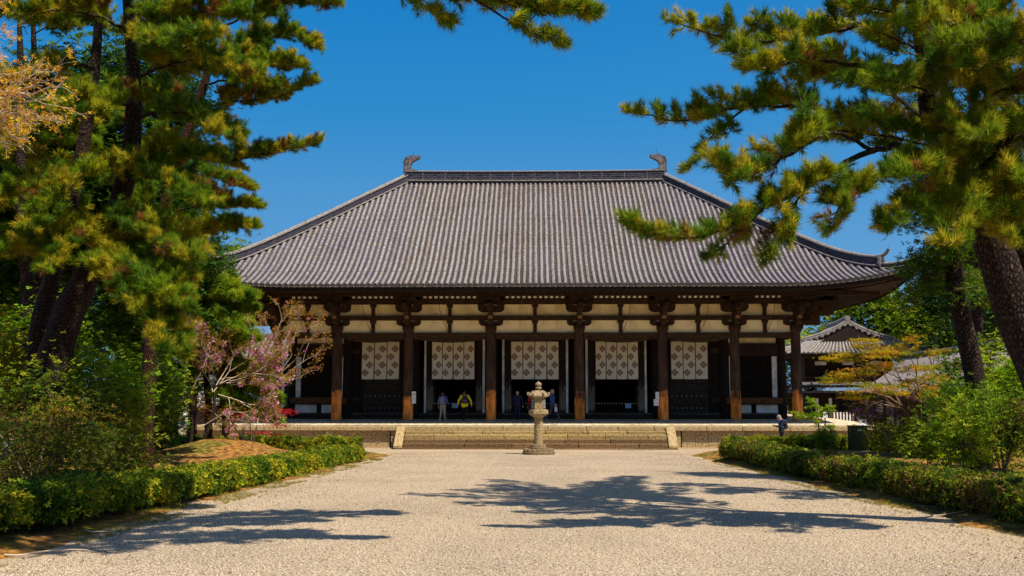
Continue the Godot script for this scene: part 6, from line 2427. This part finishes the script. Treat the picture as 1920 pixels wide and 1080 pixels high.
func build_left_pines() -> void:
	var b: Vector3 = Vector3(-11.95, 2.04, 30.00)
	var g := "old pines round the court"
	var t := new_tree("pine_tree", "great old pine with thick cracked leaning trunk on the west side", "tree", Vector3(b.x, ground_y(b.z), b.z), g)
	trunk(t, [Vector3(b.x - 0.1, ground_y(b.z) - 0.2, b.z), Vector3(-11.79, 3.46, 30.00), Vector3(-11.50, 4.63, 30.00), Vector3(-11.13, 5.49, 30.00), Vector3(-10.74, 6.35, 30.00), Vector3(-10.38, 7.28, 30.00), Vector3(-10.12, 8.49, 30.00), Vector3(-10.03, 9.57, 30.00), Vector3(-10.05, 10.67, 30.00), Vector3(-10.19, 11.91, 30.00), Vector3(-10.39, 13.60, 30.00), Vector3(-10.71, 16.45, 30.00)], [0.48, 0.42, 0.38, 0.33, 0.28, 0.245, 0.22, 0.20, 0.17, 0.15, 0.12, 0.04], M.bark, "trunk", 0.14)
	trunk(t, [Vector3(b.x - 0.5, ground_y(b.z) - 0.2, b.z - 0.3), Vector3(-12.39, 4.13, 29.60), Vector3(-12.09, 5.73, 29.60), Vector3(-11.76, 7.36, 29.60), Vector3(-11.42, 9.41, 29.60), Vector3(-11.24, 11.09, 29.60), Vector3(-11.21, 12.92, 29.60), Vector3(-11.27, 15.51, 29.60)], [0.28, 0.24, 0.21, 0.19, 0.15, 0.12, 0.10, 0.03], M.bark, "second_trunk", 0.1)
	var ls := [
		[[245, 60], [320, 40], [400, 20], [470, 30], 22.5], [[250, 150], [320, 120], [400, 110], [470, 140], 22.0], [[245, 60], [180, 30], [110, 20], [40, 30], 22.5], [[250, 220], [330, 210], [400, 235], [440, 260], 22.0],
		[[240, 310], [290, 330], [340, 355], [385, 380], 21.5], [[217, 400], [270, 420], [320, 450], [355, 480], 21.0], [[187, 470], [240, 490], [290, 530], [335, 570], 20.5], [[180, 480], [240, 530], [290, 590], [330, 660], 20.3],
		[[200, 440], [260, 450], [310, 480], [345, 520], 23.0], [[160, 250], [90, 240], [30, 260], [-30, 280], 22.0], [[140, 340], [80, 340], [20, 370], [-30, 380], 22.0], [[178, 130], [110, 120], [50, 150], [-20, 160], 22.5],
		[[235, -60], [320, -70], [420, -50], [500, -20], 22.5], [[235, -60], [160, -80], [60, -70], [-20, -60], 22.5], [[240, 300], [180, 320], [110, 350], [60, 420], 21.5], [[125, 410], [70, 440], [20, 470], [-30, 480], 22.0],
		[[250, 200], [200, 190], [130, 200], [80, 210], 21.5], [[230, 350], [290, 300], [350, 290], [400, 300], 23.0], [[215, 400], [160, 420], [120, 460], [90, 500], 21.8], [[250, 100], [300, 80], [350, 90], [390, 60], 21.0], [[225, -200], [300, -240], [380, -230], [450, -200], 22.0]]
	for q in ls:
		var d: float = q[4]
		limb(t, [up_point(q[0][0], q[0][1], 24), up_point(q[1][0], q[1][1], lerpf(24, d, 0.4)), up_point(q[2][0], q[2][1], lerpf(24, d, 0.75)), up_point(q[3][0], q[3][1], d)], 0.07, 0.95, 1.35, 0.15, 1.15, 0.06)
	finish_pine(t)

	var c: Vector3 = Vector3(-11.37, 1.85, 25.00)
	var t2 := new_tree("pine_tree", "slender pine with pale lit trunk reaching boughs towards the hall", "tree", Vector3(c.x, ground_y(c.z), c.z), g)
	trunk(t2, [Vector3(c.x, ground_y(c.z) - 0.2, c.z), Vector3(-11.35, 4.35, 25.00), Vector3(-11.19, 7.69, 25.00), Vector3(-10.76, 9.64, 25.00), Vector3(-10.28, 11.19, 25.00), Vector3(-9.95, 12.35, 25.00), Vector3(-9.77, 13.76, 25.00), Vector3(-9.70, 15.79, 25.00), Vector3(-9.74, 18.19, 25.00)], [0.24, 0.20, 0.17, 0.155, 0.14, 0.115, 0.09, 0.06, 0.03], M.red_bark)
	for q in [[[366, 212], [430, 190], [510, 185], [592, 152], 29.0, 0.8], [[340, 290], [420, 302], [510, 286], [598, 264], 28.5, 0.75], [[308, 400], [380, 385], [440, 385], [488, 388], 28.5, 0.75], [[305, 420], [370, 430], [430, 425], [478, 425], 28.0, 0.7], [[386, 145], [450, 95], [530, 65], [598, 88], 28.5, 0.9], [[400, 60], [480, 22], [560, 0], [636, 6], 28.5, 0.95], [[395, 100], [460, 112], [520, 125], [560, 120], 27.5, 0.9], [[400, 40], [340, 20], [280, 40], [230, 60], 28.0, 0.9], [[370, 200], [320, 190], [270, 200], [220, 230], 27.5, 0.9], [[350, 260], [300, 270], [250, 300], [200, 340], 27.5, 0.9], [[405, -20], [470, -50], [560, -60], [620, -50], 28.5, 0.9], [[330, 310], [400, 330], [440, 345], [470, 350], 27.5, 0.6], [[320, 350], [270, 370], [230, 400], [200, 430], 27.5, 0.8], [[380, 160], [430, 150], [480, 160], [520, 165], 27.5, 0.8]]:
		var d: float = q[4]
		limb(t2, [up_point(q[0][0], q[0][1], 29), up_point(q[1][0], q[1][1], lerpf(29, d, 0.4)), up_point(q[2][0], q[2][1], lerpf(29, d, 0.75)), up_point(q[3][0], q[3][1], d)], 0.06, q[5], 1.5, 0.2, 1.15)
	finish_pine(t2)

	# slim trunks in the shade of the great pine
	for q in [[52, 31.0, "dark slim trunk standing in shade behind the great pine, nearest the path", 40], [73, 33.0, "dark slim trunk in shade behind the great pine, next to its mossy neighbour", 66]]:
		var e: Vector3 = up_point(q[0], 700, q[1])
		var s := new_tree("pine_tree", q[2], "tree", Vector3(e.x, ground_y(e.z), e.z), g)
		trunk(s, [Vector3(e.x, ground_y(e.z) - 0.2, e.z), up_point(q[0], 560, q[1]), up_point(q[3], 420, q[1]), up_point(q[3], 200, q[1]), up_point(q[3] - 5, 0, q[1])], [0.24, 0.20, 0.17, 0.14, 0.05], M.bark)
		for k in 9:
			var a := up_point(q[3], rr(0, 480), q[1])
			var ang := rr(0, TAU)
			limb(s, [a, a + Vector3(cos(ang) * 1.0, 0.1, sin(ang) * 1.0), a + Vector3(cos(ang) * 2.2, -0.1, sin(ang) * 2.2)], 0.04, 0.9, 1.2, 0.15, 1.25)
		finish_pine(s, 1)

	# young red-barked pine close to the platform
	var f: Vector3 = Vector3(-13.14, 0.13, 14.00)
	var y := new_tree("pine_tree", "young red-barked pine with bright green needles before the hall's west end", "tree", on_bed(f.x, f.z), g)
	var yo := y.root.position
	trunk(y, [yo - Vector3(0, 0.2, 0), Vector3(-13.18, 2.08, 14.00), Vector3(-13.35, 3.80, 14.00), Vector3(-13.31, 5.32, 14.00), Vector3(-13.46, 6.62, 14.00), Vector3(-13.28, 7.94, 14.00)], [0.17, 0.15, 0.13, 0.11, 0.08, 0.03], M.red_bark)
	for q in [[560, 460, 575, 39.5], [590, 478, 582, 40.0], [600, 440, 618, 38.5], [630, 478, 640, 39.0], [650, 330, 660, 38.5], [665, 460, 690, 39.5], [690, 500, 712, 40.0], [720, 520, 750, 40.5], [740, 470, 770, 39.5], [540, 430, 535, 39.0], [555, 475, 560, 39.2], [575, 440, 560, 38.8], [580, 340, 590, 39.5], [700, 330, 720, 39.0], [610, 420, 600, 42.0], [760, 520, 790, 41.0]]:
		var a := up_point(388, q[0], 40)
		var e := up_point(q[1], q[2], q[3])
		limb(y, [a, a.lerp(e, 0.5) + Vector3(0, 0.12, 0), e], 0.035, 0.85, 2.3, 0.15, 1.3, 0.0, [[0.14, 0.24, 0.014], [0.20, 0.28, 0.016], [0.26, 0.30, 0.018], [0.10, 0.19, 0.014]])
	finish_pine(y, 1)
	var h: Vector3 = Vector3(-13.34, 0.46, 11.00)
	var gy := new_tree("pine_tree", "short grey pine trunk rising from the mossy mound by the red maple", "tree", on_bed(h.x, h.z), g)
	trunk(gy, [gy.root.position - Vector3(0, 0.2, 0), Vector3(-13.40, 2.02, 11.00), Vector3(-13.41, 3.63, 11.00), Vector3(-13.59, 5.03, 11.00), Vector3(-13.41, 6.90, 11.00)], [0.2, 0.16, 0.14, 0.11, 0.04], M.bark)
	for q in [[600, 380, 590, 43.5], [620, 470, 610, 43.0], [660, 370, 660, 42.5], [640, 450, 660, 42.0], [580, 440, 560, 43.0]]:
		var a := up_point(424, q[0], 43)
		var e := up_point(q[1], q[2], q[3])
		limb(gy, [a, a.lerp(e, 0.5) + Vector3(0, 0.12, 0), e], 0.035, 0.7, 1.3, 0.2, 1.25)
	finish_pine(gy, 1)


func flowers(t: Tree3, tips: Array, n: int, size: float, cols: Array, chance: float, young: Array, ysize: float, ychance: float) -> void:
	# blossom balls and tiny new leaves near the branch tips
	var pa := []
	var pt := []
	for q in tips:
		if q[2] > 2: continue
		if rng.randf() < chance:
			for k in n:
				var p: Vector3 = q[0] + rv() * 0.09
				var y := (Vector3.UP * 0.3 + rv()).normalized()
				var x := y.cross(Vector3(0.2, 0.3, 1)).normalized()
				var s := size * rr(0.7, 1.2)
				pa.append(Transform3D(Basis(x, y, x.cross(y)).scaled_local(Vector3(s, s, s)), p))
				pt.append(pick(cols) * rr(0.8, 1.15))
		if rng.randf() < ychance:
			for k in 6: leaf(t, q[0] + rv() * 0.14, ysize * rr(0.7, 1.3), pick(young) * rr(0.8, 1.2), 1.0)
	if pa.size(): scatter("blossom", M["sprays"][3], M.petal, pa, pt, t.root)


func build_small_trees() -> void:
	# pink cherry with twisted twin stems
	var b: Vector3 = Vector3(-13.05, -0.09, 16.00)
	var o := on_bed(b.x, b.z)
	var t := new_tree("cherry_tree", "pink-blossomed cherry with twisting grey twin stems beside the mossy mound", "tree", o)
	trunk(t, [o - Vector3(0, 0.1, 0), Vector3(-12.87, 0.61, 16.00), Vector3(-12.49, 1.52, 16.00), Vector3(-12.37, 2.33, 15.80), Vector3(-12.40, 2.98, 15.70), Vector3(-11.95, 3.19, 15.70)], [0.10, 0.085, 0.075, 0.06, 0.05, 0.04], M.bark)
	trunk(t, [o + Vector3(-0.25, -0.1, 0.1), Vector3(-13.10, 0.92, 16.20), Vector3(-13.08, 1.73, 16.20), Vector3(-13.12, 2.64, 16.40), Vector3(-13.19, 3.34, 16.50)], [0.07, 0.06, 0.05, 0.04, 0.03], M.bark, "second_trunk")
	var tips := []
	for q in [[425, 718, 38.3, 1.0, 0.25], [403, 728, 38.3, 0.35, 0.9], [403, 745, 38.3, -0.4, 0.7], [352, 710, 37.5, -0.7, 0.5], [356, 740, 37.6, 0.3, 0.8], [410, 722, 38.3, 0.8, 0.7], [380, 800, 38, 0.9, 0.35], [360, 780, 37.8, -0.8, 0.45], [425, 718, 38.3, 1.0, -0.05], [352, 712, 37.5, 0.15, 1.0], [400, 735, 38.2, 0.6, 0.9], [352, 712, 37.5, -1.0, 0.2], [345, 720, 37.5, -1.0, 0.5], [350, 735, 37.5, -1.0, -0.1], [358, 770, 37.8, -1.0, 0.1], [410, 740, 38.2, 0.9, -0.1], [385, 700, 38.2, 0.1, 1.0], [430, 715, 38.3, 0.7, 0.1]]:
		var p := up_point(q[0], q[1], q[2]) - o
		fork(t, p, Vector3(q[3], q[4], rr(-0.5, 0.5)).normalized(), rr(0.72, 1.02), 0.026, 4, tips, 0.75, 0.05, 0.9)
	flowers(t, tips, 8, 0.042, [[0.80, 0.28, 0.52], [0.85, 0.40, 0.60], [0.70, 0.20, 0.42], [0.90, 0.55, 0.68]], 0.34, [[0.26, 0.19, 0.02], [0.32, 0.16, 0.02], [0.18, 0.18, 0.02]], 0.05, 0.7)
	finish_leaves(t, 1, "pale_twig", "young_leaves")
	# a smaller one whose pale twigs reach across the hall's corner
	var c: Vector3 = Vector3(-11.31, 0.13, 14.00)
	var oc := on_bed(c.x, c.z)
	var s := new_tree("cherry_tree", "small cherry with short dark stump and pale twigs budding orange against the hall", "tree", oc)
	trunk(s, [oc - Vector3(0, 0.1, 0), Vector3(-11.30, 0.49, 14.00), Vector3(-11.37, 0.81, 14.00)], [0.095, 0.085, 0.075], M.bark)
	var tp := []
	for q in [[473, 832, -0.75, 0.55, 1.1], [472, 830, -0.15, 1.0, 1.5], [474, 830, 0.25, 1.0, 1.9], [470, 833, -0.9, 0.35, 0.9], [478, 770, 0.6, 0.7, 1.5], [476, 750, 0.4, 1.0, 1.5], [474, 745, 0.9, 0.45, 1.3], [472, 750, 0.1, 1.0, 1.5]]:
		fork(s, up_point(q[0], q[1], 40) - oc, Vector3(q[2], q[3], rr(-0.3, 0.3)).normalized(), q[4], 0.028, 4, tp, 0.55, 0.12, 0.9)
	flowers(s, tp, 4, 0.040, [[0.70, 0.30, 0.50], [0.6, 0.2, 0.4]], 0.10, [[0.36, 0.18, 0.02], [0.30, 0.12, 0.02], [0.24, 0.17, 0.02]], 0.055, 0.6)
	finish_leaves(s, 1, "pale_twig", "young_leaves")
	# red maple in front of the platform
	var m: Vector3 = Vector3(-12.57, 0.13, 10.00)
	var om := on_bed(m.x, m.z)
	var r := new_tree("red_maple", "low maple with flat layers of scarlet leaves against the platform", "tree", om)
	var tr := []
	for k in 5: fork(r, Vector3(rr(-0.1, 0.1), 0, 0), Vector3(rr(-0.8, 0.9), rr(0.5, 1.0), rr(-0.4, 0.4)).normalized(), 0.7, 0.022, 2, tr, 0.6, 0.05)
	for q in [[515, 778, 1.0, 0.35, 260], [455, 775, 0.9, 0.28, 150], [420, 795, 0.55, 0.22, 110], [500, 815, 0.8, 0.14, 120], [425, 818, 0.3, 0.2, 60], [490, 765, 0.7, 0.2, 100], [525, 800, 0.5, 0.12, 60]]:
		clump(r, up_point(q[0], q[1], 44) - om, Vector3(q[2], q[3], 0.7), q[4], 0.075, [[0.36, 0.014, 0.024], [0.46, 0.035, 0.04], [0.26, 0.010, 0.02], [0.52, 0.12, 0.10]], 9, 0.3)
	finish_leaves(r, 2)
	# orange-budded bare tree coming in from the west
	var e: Vector3 = Vector3(-6.47, 2.12, 45.00)
	var oe := Vector3(e.x, ground_y(e.z), e.z)
	var w := new_tree("budding_tree", "tree with bare pale twigs and orange-yellow buds reaching in from the west edge", "tree", oe)
	trunk(w, [oe - Vector3(0, 0.2, 0), Vector3(-6.46, 4.07, 45.00), Vector3(-6.24, 5.34, 45.00), Vector3(-6.09, 6.12, 45.00), Vector3(-6.11, 7.28, 45.00)], [0.17, 0.14, 0.11, 0.08, 0.03], M.bark)
	var tw := []
	for q in [[-200, 250, 10, 215, 110, 185], [-190, 220, 0, 195, 60, 175], [-200, 260, 0, 240, 90, 245], [-180, 150, -20, 140, 30, 140], [-165, 20, -60, 20, 10, 30], [-190, 200, 60, 178, 150, 160]]:
		var p0 := up_point(q[0], q[1], 9.0) - oe
		var p1 := up_point(q[2], q[3], 8.8) - oe
		var p2 := up_point(q[4], q[5], 8.6) - oe
		w.twigs.tube(smooth_path([p0, p0.lerp(p1, 0.5) + Vector3(0, 0.1, 0), p1], 4), PackedFloat32Array([0.03, 0.028, 0.026, 0.024, 0.022, 0.02, 0.018, 0.017, 0.016]), 6, false)
		for k in 6: fork(w, p0.lerp(p1, lerpf(0.6, 1.0, k / 5.0)), ((p2 - p1).normalized() + rv() * 0.35).normalized(), 0.24, 0.007, 3, tw, 0.5, 0.0)
	for q in tw:
		if q[2] < 3 and rng.randf() < 0.32:
			for k in 2: leaf(w, q[0] + rv() * 0.05, 0.022 * rr(0.6, 1.3), pick([[0.66, 0.40, 0.02], [0.60, 0.32, 0.03], [0.70, 0.48, 0.03], [0.5, 0.22, 0.07]]) * rr(0.8, 1.2), 1.2)
	finish_leaves(w, 1, "pale_twig", "buds")
	# yellowing maple and the purple-flowered shrub in the east bed
	var q1: Vector3 = Vector3(14.35, 0.02, 18.00)
	var oq := on_bed(q1.x, q1.z)
	var ym := new_tree("golden_maple", "spreading maple with yellow-green new leaves on dark leaning stems in the east bed", "tree", oq)
	trunk(ym, [oq - Vector3(0, 0.1, 0), Vector3(14.21, 1.05, 18.00), Vector3(13.97, 1.80, 18.00), Vector3(13.81, 2.47, 18.00)], [0.10, 0.085, 0.07, 0.05], M.bark)
	trunk(ym, [oq + Vector3(-0.6, -0.1, 0.1), Vector3(13.73, 1.07, 18.40), Vector3(13.27, 2.01, 18.60), Vector3(12.87, 2.38, 18.60)], [0.07, 0.06, 0.05, 0.04], M.bark, "second_trunk")
	var ty := []
	for z in [[1728, 755, 36.0, -0.9, 0.6], [1728, 755, 36.0, -0.2, 1.0], [1728, 760, 36.0, 0.5, 0.8], [1690, 760, 35.4, -1.0, 0.45], [1690, 760, 35.4, -0.6, 0.9], [1700, 765, 35.4, -1.0, 0.2], [1735, 785, 36.0, 0.7, 0.5], [1712, 778, 35.4, -0.8, 0.7]]:
		fork(ym, up_point(z[0], z[1], z[2]) - oq, Vector3(z[3], z[4], rr(-0.5, 0.5)).normalized(), rr(0.9, 1.15), 0.035, 3, ty, 0.6, 0.03)
	var gold := [[0.36, 0.27, 0.014], [0.44, 0.29, 0.016], [0.28, 0.26, 0.016], [0.46, 0.24, 0.02], [0.20, 0.21, 0.014]]
	for z in [[1640, 655, 1.0, 0.22, 420], [1585, 670, 0.8, 0.20, 260], [1700, 640, 0.5, 0.25, 130], [1600, 700, 0.9, 0.2, 300], [1680, 690, 1.0, 0.22, 330], [1570, 715, 0.7, 0.16, 220], [1640, 730, 1.0, 0.2, 260], [1740, 700, 0.8, 0.3, 300], [1720, 740, 0.8, 0.3, 220], [1775, 720, 0.6, 0.3, 220], [1700, 655, 0.3, 0.12, 60], [1745, 665, 0.7, 0.2, 200], [1785, 690, 0.7, 0.25, 220], [1690, 720, 0.8, 0.2, 240], [1620, 640, 0.5, 0.12, 140], [1670, 665, 0.9, 0.18, 260], [1600, 745, 0.6, 0.15, 160]]:
		clump(ym, up_point(z[0], z[1], rr(34.5, 36.5)) - oq, Vector3(z[2], z[3], 0.8), int(z[4] * 1.6), 0.06, gold, 12, 0.2)
	finish_leaves(ym, 2)
	var az: Vector3 = Vector3(13.56, 0.38, 16.50)
	var oa := on_bed(az.x, az.z)
	var pz := new_tree("azalea_shrub", "tall thin azalea with scattered purple flowers among the golden maple's branches", "shrub", oa)
	var ta := []
	for k in 9: fork(pz, Vector3(rr(-0.2, 0.2), 0, rr(-0.2, 0.2)), Vector3(rr(-0.75, 0.55), 1.0, rr(-0.4, 0.4)).normalized(), 0.95, 0.020, 3, ta, 0.55, 0.1)
	flowers(pz, ta, 9, 0.055, [[0.62, 0.16, 0.52], [0.70, 0.24, 0.58], [0.66, 0.24, 0.55], [0.75, 0.35, 0.62]], 0.08, [[0.20, 0.11, 0.03], [0.26, 0.12, 0.04], [0.15, 0.12, 0.02]], 0.06, 0.75)
	finish_leaves(pz, 1)
	# bright young maple by the platform's east corner
	var k: Vector3 = Vector3(12.29, -0.02, 10.00)
	var ok := on_bed(k.x, k.z)
	var km := new_tree("young_maple", "slim young maple with bright green leaves before the platform's east corner", "tree", ok)
	trunk(km, [ok - Vector3(0, 0.1, 0), Vector3(12.37, 0.86, 10.00), Vector3(12.37, 1.78, 10.00), Vector3(12.30, 2.43, 10.00)], [0.035, 0.03, 0.022, 0.008], M.bark)
	var lime := [[0.16, 0.26, 0.012], [0.22, 0.30, 0.014], [0.12, 0.21, 0.012], [0.26, 0.30, 0.02]]
	for z in [[1522, 752, 0.22, 0.16, 60], [1510, 785, 0.55, 0.16, 170], [1535, 785, 0.5, 0.25, 200], [1550, 770, 0.3, 0.2, 90], [1495, 775, 0.3, 0.08, 60], [1545, 800, 0.5, 0.12, 90], [1525, 765, 0.35, 0.12, 80]]:
		clump(km, up_point(z[0], z[1], 44) - ok, Vector3(z[2], z[3], 0.45), z[4], 0.075, lime, 8, 0.2)
	finish_leaves(km, 2)


func build_shrubs() -> void:
	var dark := [[0.031, 0.059, 0.010], [0.049, 0.084, 0.011], [0.077, 0.105, 0.012], [0.126, 0.126, 0.015], [0.098, 0.063, 0.018]]
	var mid := [[0.063, 0.119, 0.012], [0.105, 0.168, 0.014], [0.168, 0.224, 0.016], [0.238, 0.252, 0.020]]
	var lime := [[0.168, 0.294, 0.012], [0.238, 0.364, 0.014], [0.126, 0.224, 0.012], [0.308, 0.378, 0.020]]
	var gold := [[0.308, 0.252, 0.016], [0.224, 0.210, 0.016], [0.364, 0.238, 0.020], [0.154, 0.168, 0.014]]
	var g := "shrubs of the garden beds"
	var put := func(called: String, label: String, px: float, d: float, rad: Vector3, n: int, size: float, pal: Array, kind: int, dy: float) -> void:
		var q := up_point(px, 800, d)
		shrub(called, label, on_bed(q.x, q.z) + Vector3(0, dy, 0), rad, n, size, pal, kind, 26, 6, 0.85, g)
	# west bed, from the camera's end to the hall
	put.call("azalea_bush", "broad dark azalea bush right behind the near end of the west hedge", 70, 17.5, Vector3(1.7, 0.85, 1.4), 3200, 0.055, dark, 1, 0.1)
	put.call("azalea_bush", "brownish azalea bush in the middle of the west bed, next along the hedge", 190, 22.0, Vector3(1.5, 0.95, 1.4), 2600, 0.06, [[0.126, 0.112, 0.014], [0.084, 0.105, 0.012], [0.196, 0.140, 0.018], [0.049, 0.077, 0.011]], 1, 0.1)
	put.call("evergreen_bush", "olive-green evergreen bush in front of the great pine's foot", 120, 22.5, Vector3(1.5, 1.25, 1.0), 2600, 0.07, mid, 0, 0.35)
	put.call("evergreen_bush", "lush bright-tipped bush at the foot of the great pine", 185, 26.5, Vector3(1.2, 1.5, 1.1), 2200, 0.085, lime, 0, 0.6)
	put.call("nandina_shrub", "light sprout of yellow-green leaves just behind the west hedge", 245, 27.0, Vector3(0.45, 0.75, 0.4), 240, 0.10, lime, 2, 0.1)
	put.call("evergreen_bush", "dark glossy bush under the slender pine", 255, 31.0, Vector3(1.3, 1.6, 1.2), 2200, 0.09, mid, 0, 0.5)
	put.call("young_conifer", "feathery dark green young conifer left of the pink cherry", 318, 34.0, Vector3(0.65, 1.55, 0.6), 1500, 0.08, [[0.028, 0.098, 0.012], [0.042, 0.140, 0.014], [0.084, 0.182, 0.016]], 2, 0.3)
	put.call("evergreen_bush", "yellowish bush filling the west margin at the picture's edge", 10, 26.0, Vector3(1.5, 1.7, 1.2), 2400, 0.09, gold, 0, 0.8)
	put.call("evergreen_bush", "shaded shrub behind the slim dark trunks", 40, 31.0, Vector3(1.8, 2.2, 1.4), 2400, 0.11, lime, 0, 1.0)
	put.call("evergreen_bush", "dense shrub between the slender pine and the pink cherry", 290, 37.0, Vector3(1.6, 1.9, 1.4), 2400, 0.10, lime, 0, 0.9)
	# east bed
	put.call("nandina_shrub", "tall fresh-green nandina in front of the leaning pine's trunk", 1880, 20.5, Vector3(0.9, 0.85, 0.9), 1300, 0.085, lime + mid + dark, 2, 0.25)
	put.call("nandina_shrub", "airy bamboo-leaved shrub between the leaning pine and the golden maple", 1805, 24.0, Vector3(0.8, 1.05, 0.8), 1200, 0.09, lime + mid, 2, 0.35)
	put.call("evergreen_bush", "deep green shrub behind the airy bamboo-leaved one", 1835, 28.0, Vector3(1.4, 1.6, 1.1), 2400, 0.095, mid, 0, 0.6)
	put.call("young_conifer", "young dark conifer in the east bed beside the maple stems", 1790, 31.0, Vector3(0.6, 1.5, 0.6), 1200, 0.085, [[0.028, 0.105, 0.014], [0.042, 0.154, 0.016], [0.070, 0.196, 0.020]], 2, 0.3)
	put.call("evergreen_bush", "low mixed green bush below the golden maple", 1705, 36.0, Vector3(1.3, 0.75, 1.0), 1500, 0.075, mid, 0, 0.1)
	put.call("evergreen_bush", "yellow-green bush right of the dark green box", 1662, 40.0, Vector3(0.9, 0.55, 0.8), 1000, 0.07, gold, 0, 0.1)
	put.call("young_conifer", "small soft pine seedling left of the dark green box", 1550, 41.0, Vector3(0.38, 0.48, 0.35), 420, 0.075, [[0.042, 0.140, 0.012], [0.070, 0.196, 0.014]], 2, 0.1)
	put.call("evergreen_bush", "bright bush at the hedge beneath the leaning pine", 1770, 26.0, Vector3(0.9, 0.6, 0.8), 1200, 0.07, mid, 0, 0.1)
	put.call("evergreen_bush", "full green shrub beyond the leaning pine, low at the picture's edge", 1925, 26.0, Vector3(1.3, 1.3, 1.1), 2200, 0.09, lime, 0, 0.5)
	put.call("evergreen_bush", "orange-tinged bush between the young conifer and the maple", 1765, 38.0, Vector3(1.2, 1.2, 1.0), 1400, 0.085, gold, 0, 0.5)


func build_far_trees() -> void:
	var lime := [[0.126, 0.210, 0.012], [0.196, 0.266, 0.015], [0.280, 0.308, 0.018], [0.084, 0.154, 0.012]]
	var deep := [[0.035, 0.084, 0.010], [0.056, 0.119, 0.012], [0.091, 0.154, 0.014], [0.025, 0.056, 0.010]]
	var g := "trees round the precinct"
	var rows := [
		["camphor tree with dark glossy crown beside the hall's west eave", 362, 45.0, 7.5, [[Vector3(0, 8.5, 0), Vector3(1.6, 1.4, 1.5), 1.0]], 2600, 0.11, deep],
		["light green tree peeping above the hall's west hip", 452, 82.0, 12.0, [[Vector3(0, 12.0, 0), Vector3(2.6, 3.0, 2.6), 1.0]], 2600, 0.24, lime],
		["bright tree in the shade behind the slender pine", 265, 52.0, 8.0, [[Vector3(0, 7.0, 0), Vector3(3.2, 2.6, 2.6), 1.0], [Vector3(-3, 5.0, 0.5), Vector3(2.6, 2.2, 2.2), 0.8]], 3600, 0.17, lime],
		["dark tree closing the view behind the great pine", 90, 48.0, 9.0, [[Vector3(0, 7.5, 0), Vector3(4.0, 3.6, 3.0), 1.0], [Vector3(-2, 3.6, 1), Vector3(4.0, 2.6, 2.4), 0.9]], 5200, 0.17, deep],
		["green tree at the far west behind the slim trunks", -60, 44.0, 8.0, [[Vector3(0, 5.5, 0), Vector3(3.6, 4.2, 3.0), 1.0]], 3400, 0.17, lime],
		["low tree before the small west hall", 330, 60.0, 5.0, [[Vector3(-0.5, 3.4, 0), Vector3(2.6, 2.2, 2.0), 1.0]], 2200, 0.16, lime],
		["yellow-green shrubby tree showing between the hall's east end columns", 1478, 92.0, 4.6, [[Vector3(0, 4.0, 0), Vector3(3.0, 3.6, 2.0), 1.0]], 3000, 0.22, [[0.364, 0.392, 0.015], [0.280, 0.336, 0.015]]],
		["broad light green tree behind the drum tower", 1640, 100.0, 11.0, [[Vector3(0, 10.0, 0), Vector3(5.0, 3.6, 4.0), 1.0], [Vector3(4.0, 8.2, 0), Vector3(4.0, 3.0, 3.4), 0.8], [Vector3(-4, 7.6, 0), Vector3(3.0, 2.6, 3.0), 0.5]], 4600, 0.26, lime],
		["tall mixed tree between the drum tower and the cypress", 1740, 104.0, 10.0, [[Vector3(0, 8.6, 0), Vector3(3.8, 3.6, 3.4), 1.0], [Vector3(2.0, 5.2, 0.5), Vector3(3.4, 2.2, 2.6), 0.7]], 4600, 0.19, lime],
		["deep green tree rising over the long hall's roof", 1800, 78.0, 11.0, [[Vector3(0, 8.6, 0), Vector3(4.0, 3.8, 3.4), 1.0], [Vector3(3.4, 7.0, 0), Vector3(3.4, 3.2, 3.0), 0.8]], 4800, 0.20, deep],
		["dark evergreen behind the long hall at the far east", 1905, 66.0, 13.0, [[Vector3(0, 9.0, 0), Vector3(3.6, 4.6, 3.2), 1.0], [Vector3(0.5, 14.0, 0), Vector3(2.8, 3.6, 2.6), 0.8]], 5200, 0.19, deep],
		["dark tree far behind the tips of the leaning pine", 1830, 36.0, 12.0, [[Vector3(0, 8.6, 0), Vector3(1.7, 2.6, 2.0), 1.0], [Vector3(0.9, 11.6, 0), Vector3(1.9, 2.4, 2.0), 0.9]], 4000, 0.11, deep],
		["tall dark tree between the great pine and the slender pine", 300, 38.0, 14.0, [[Vector3(-0.6, 13.2, 0), Vector3(2.2, 3.0, 2.2), 1.0], [Vector3(-1.6, 9.0, 0), Vector3(2.2, 2.6, 2.2), 0.8], [Vector3(0, 6.0, 0), Vector3(2.6, 2.4, 2.2), 0.8]], 5200, 0.13, deep],
		["dark leafy tree behind the great pine's crown", 120, 36.0, 13.0, [[Vector3(0, 12.0, 0), Vector3(3.2, 3.6, 2.6), 1.0], [Vector3(2.4, 9.0, 0), Vector3(2.6, 2.6, 2.2), 0.8], [Vector3(-2.0, 8.0, 0), Vector3(2.6, 3.0, 2.2), 0.8]], 11000, 0.15, deep],
	]
	for q in rows:
		var e := up_point(q[1], 760, q[2])
		broad_tree(q[0], Vector3(e.x, maxf(0, ground_y(e.z)), e.z), q[3], 0.16 + q[3] * 0.012, q[4], q[5], q[6], q[7], 0, g, 34)
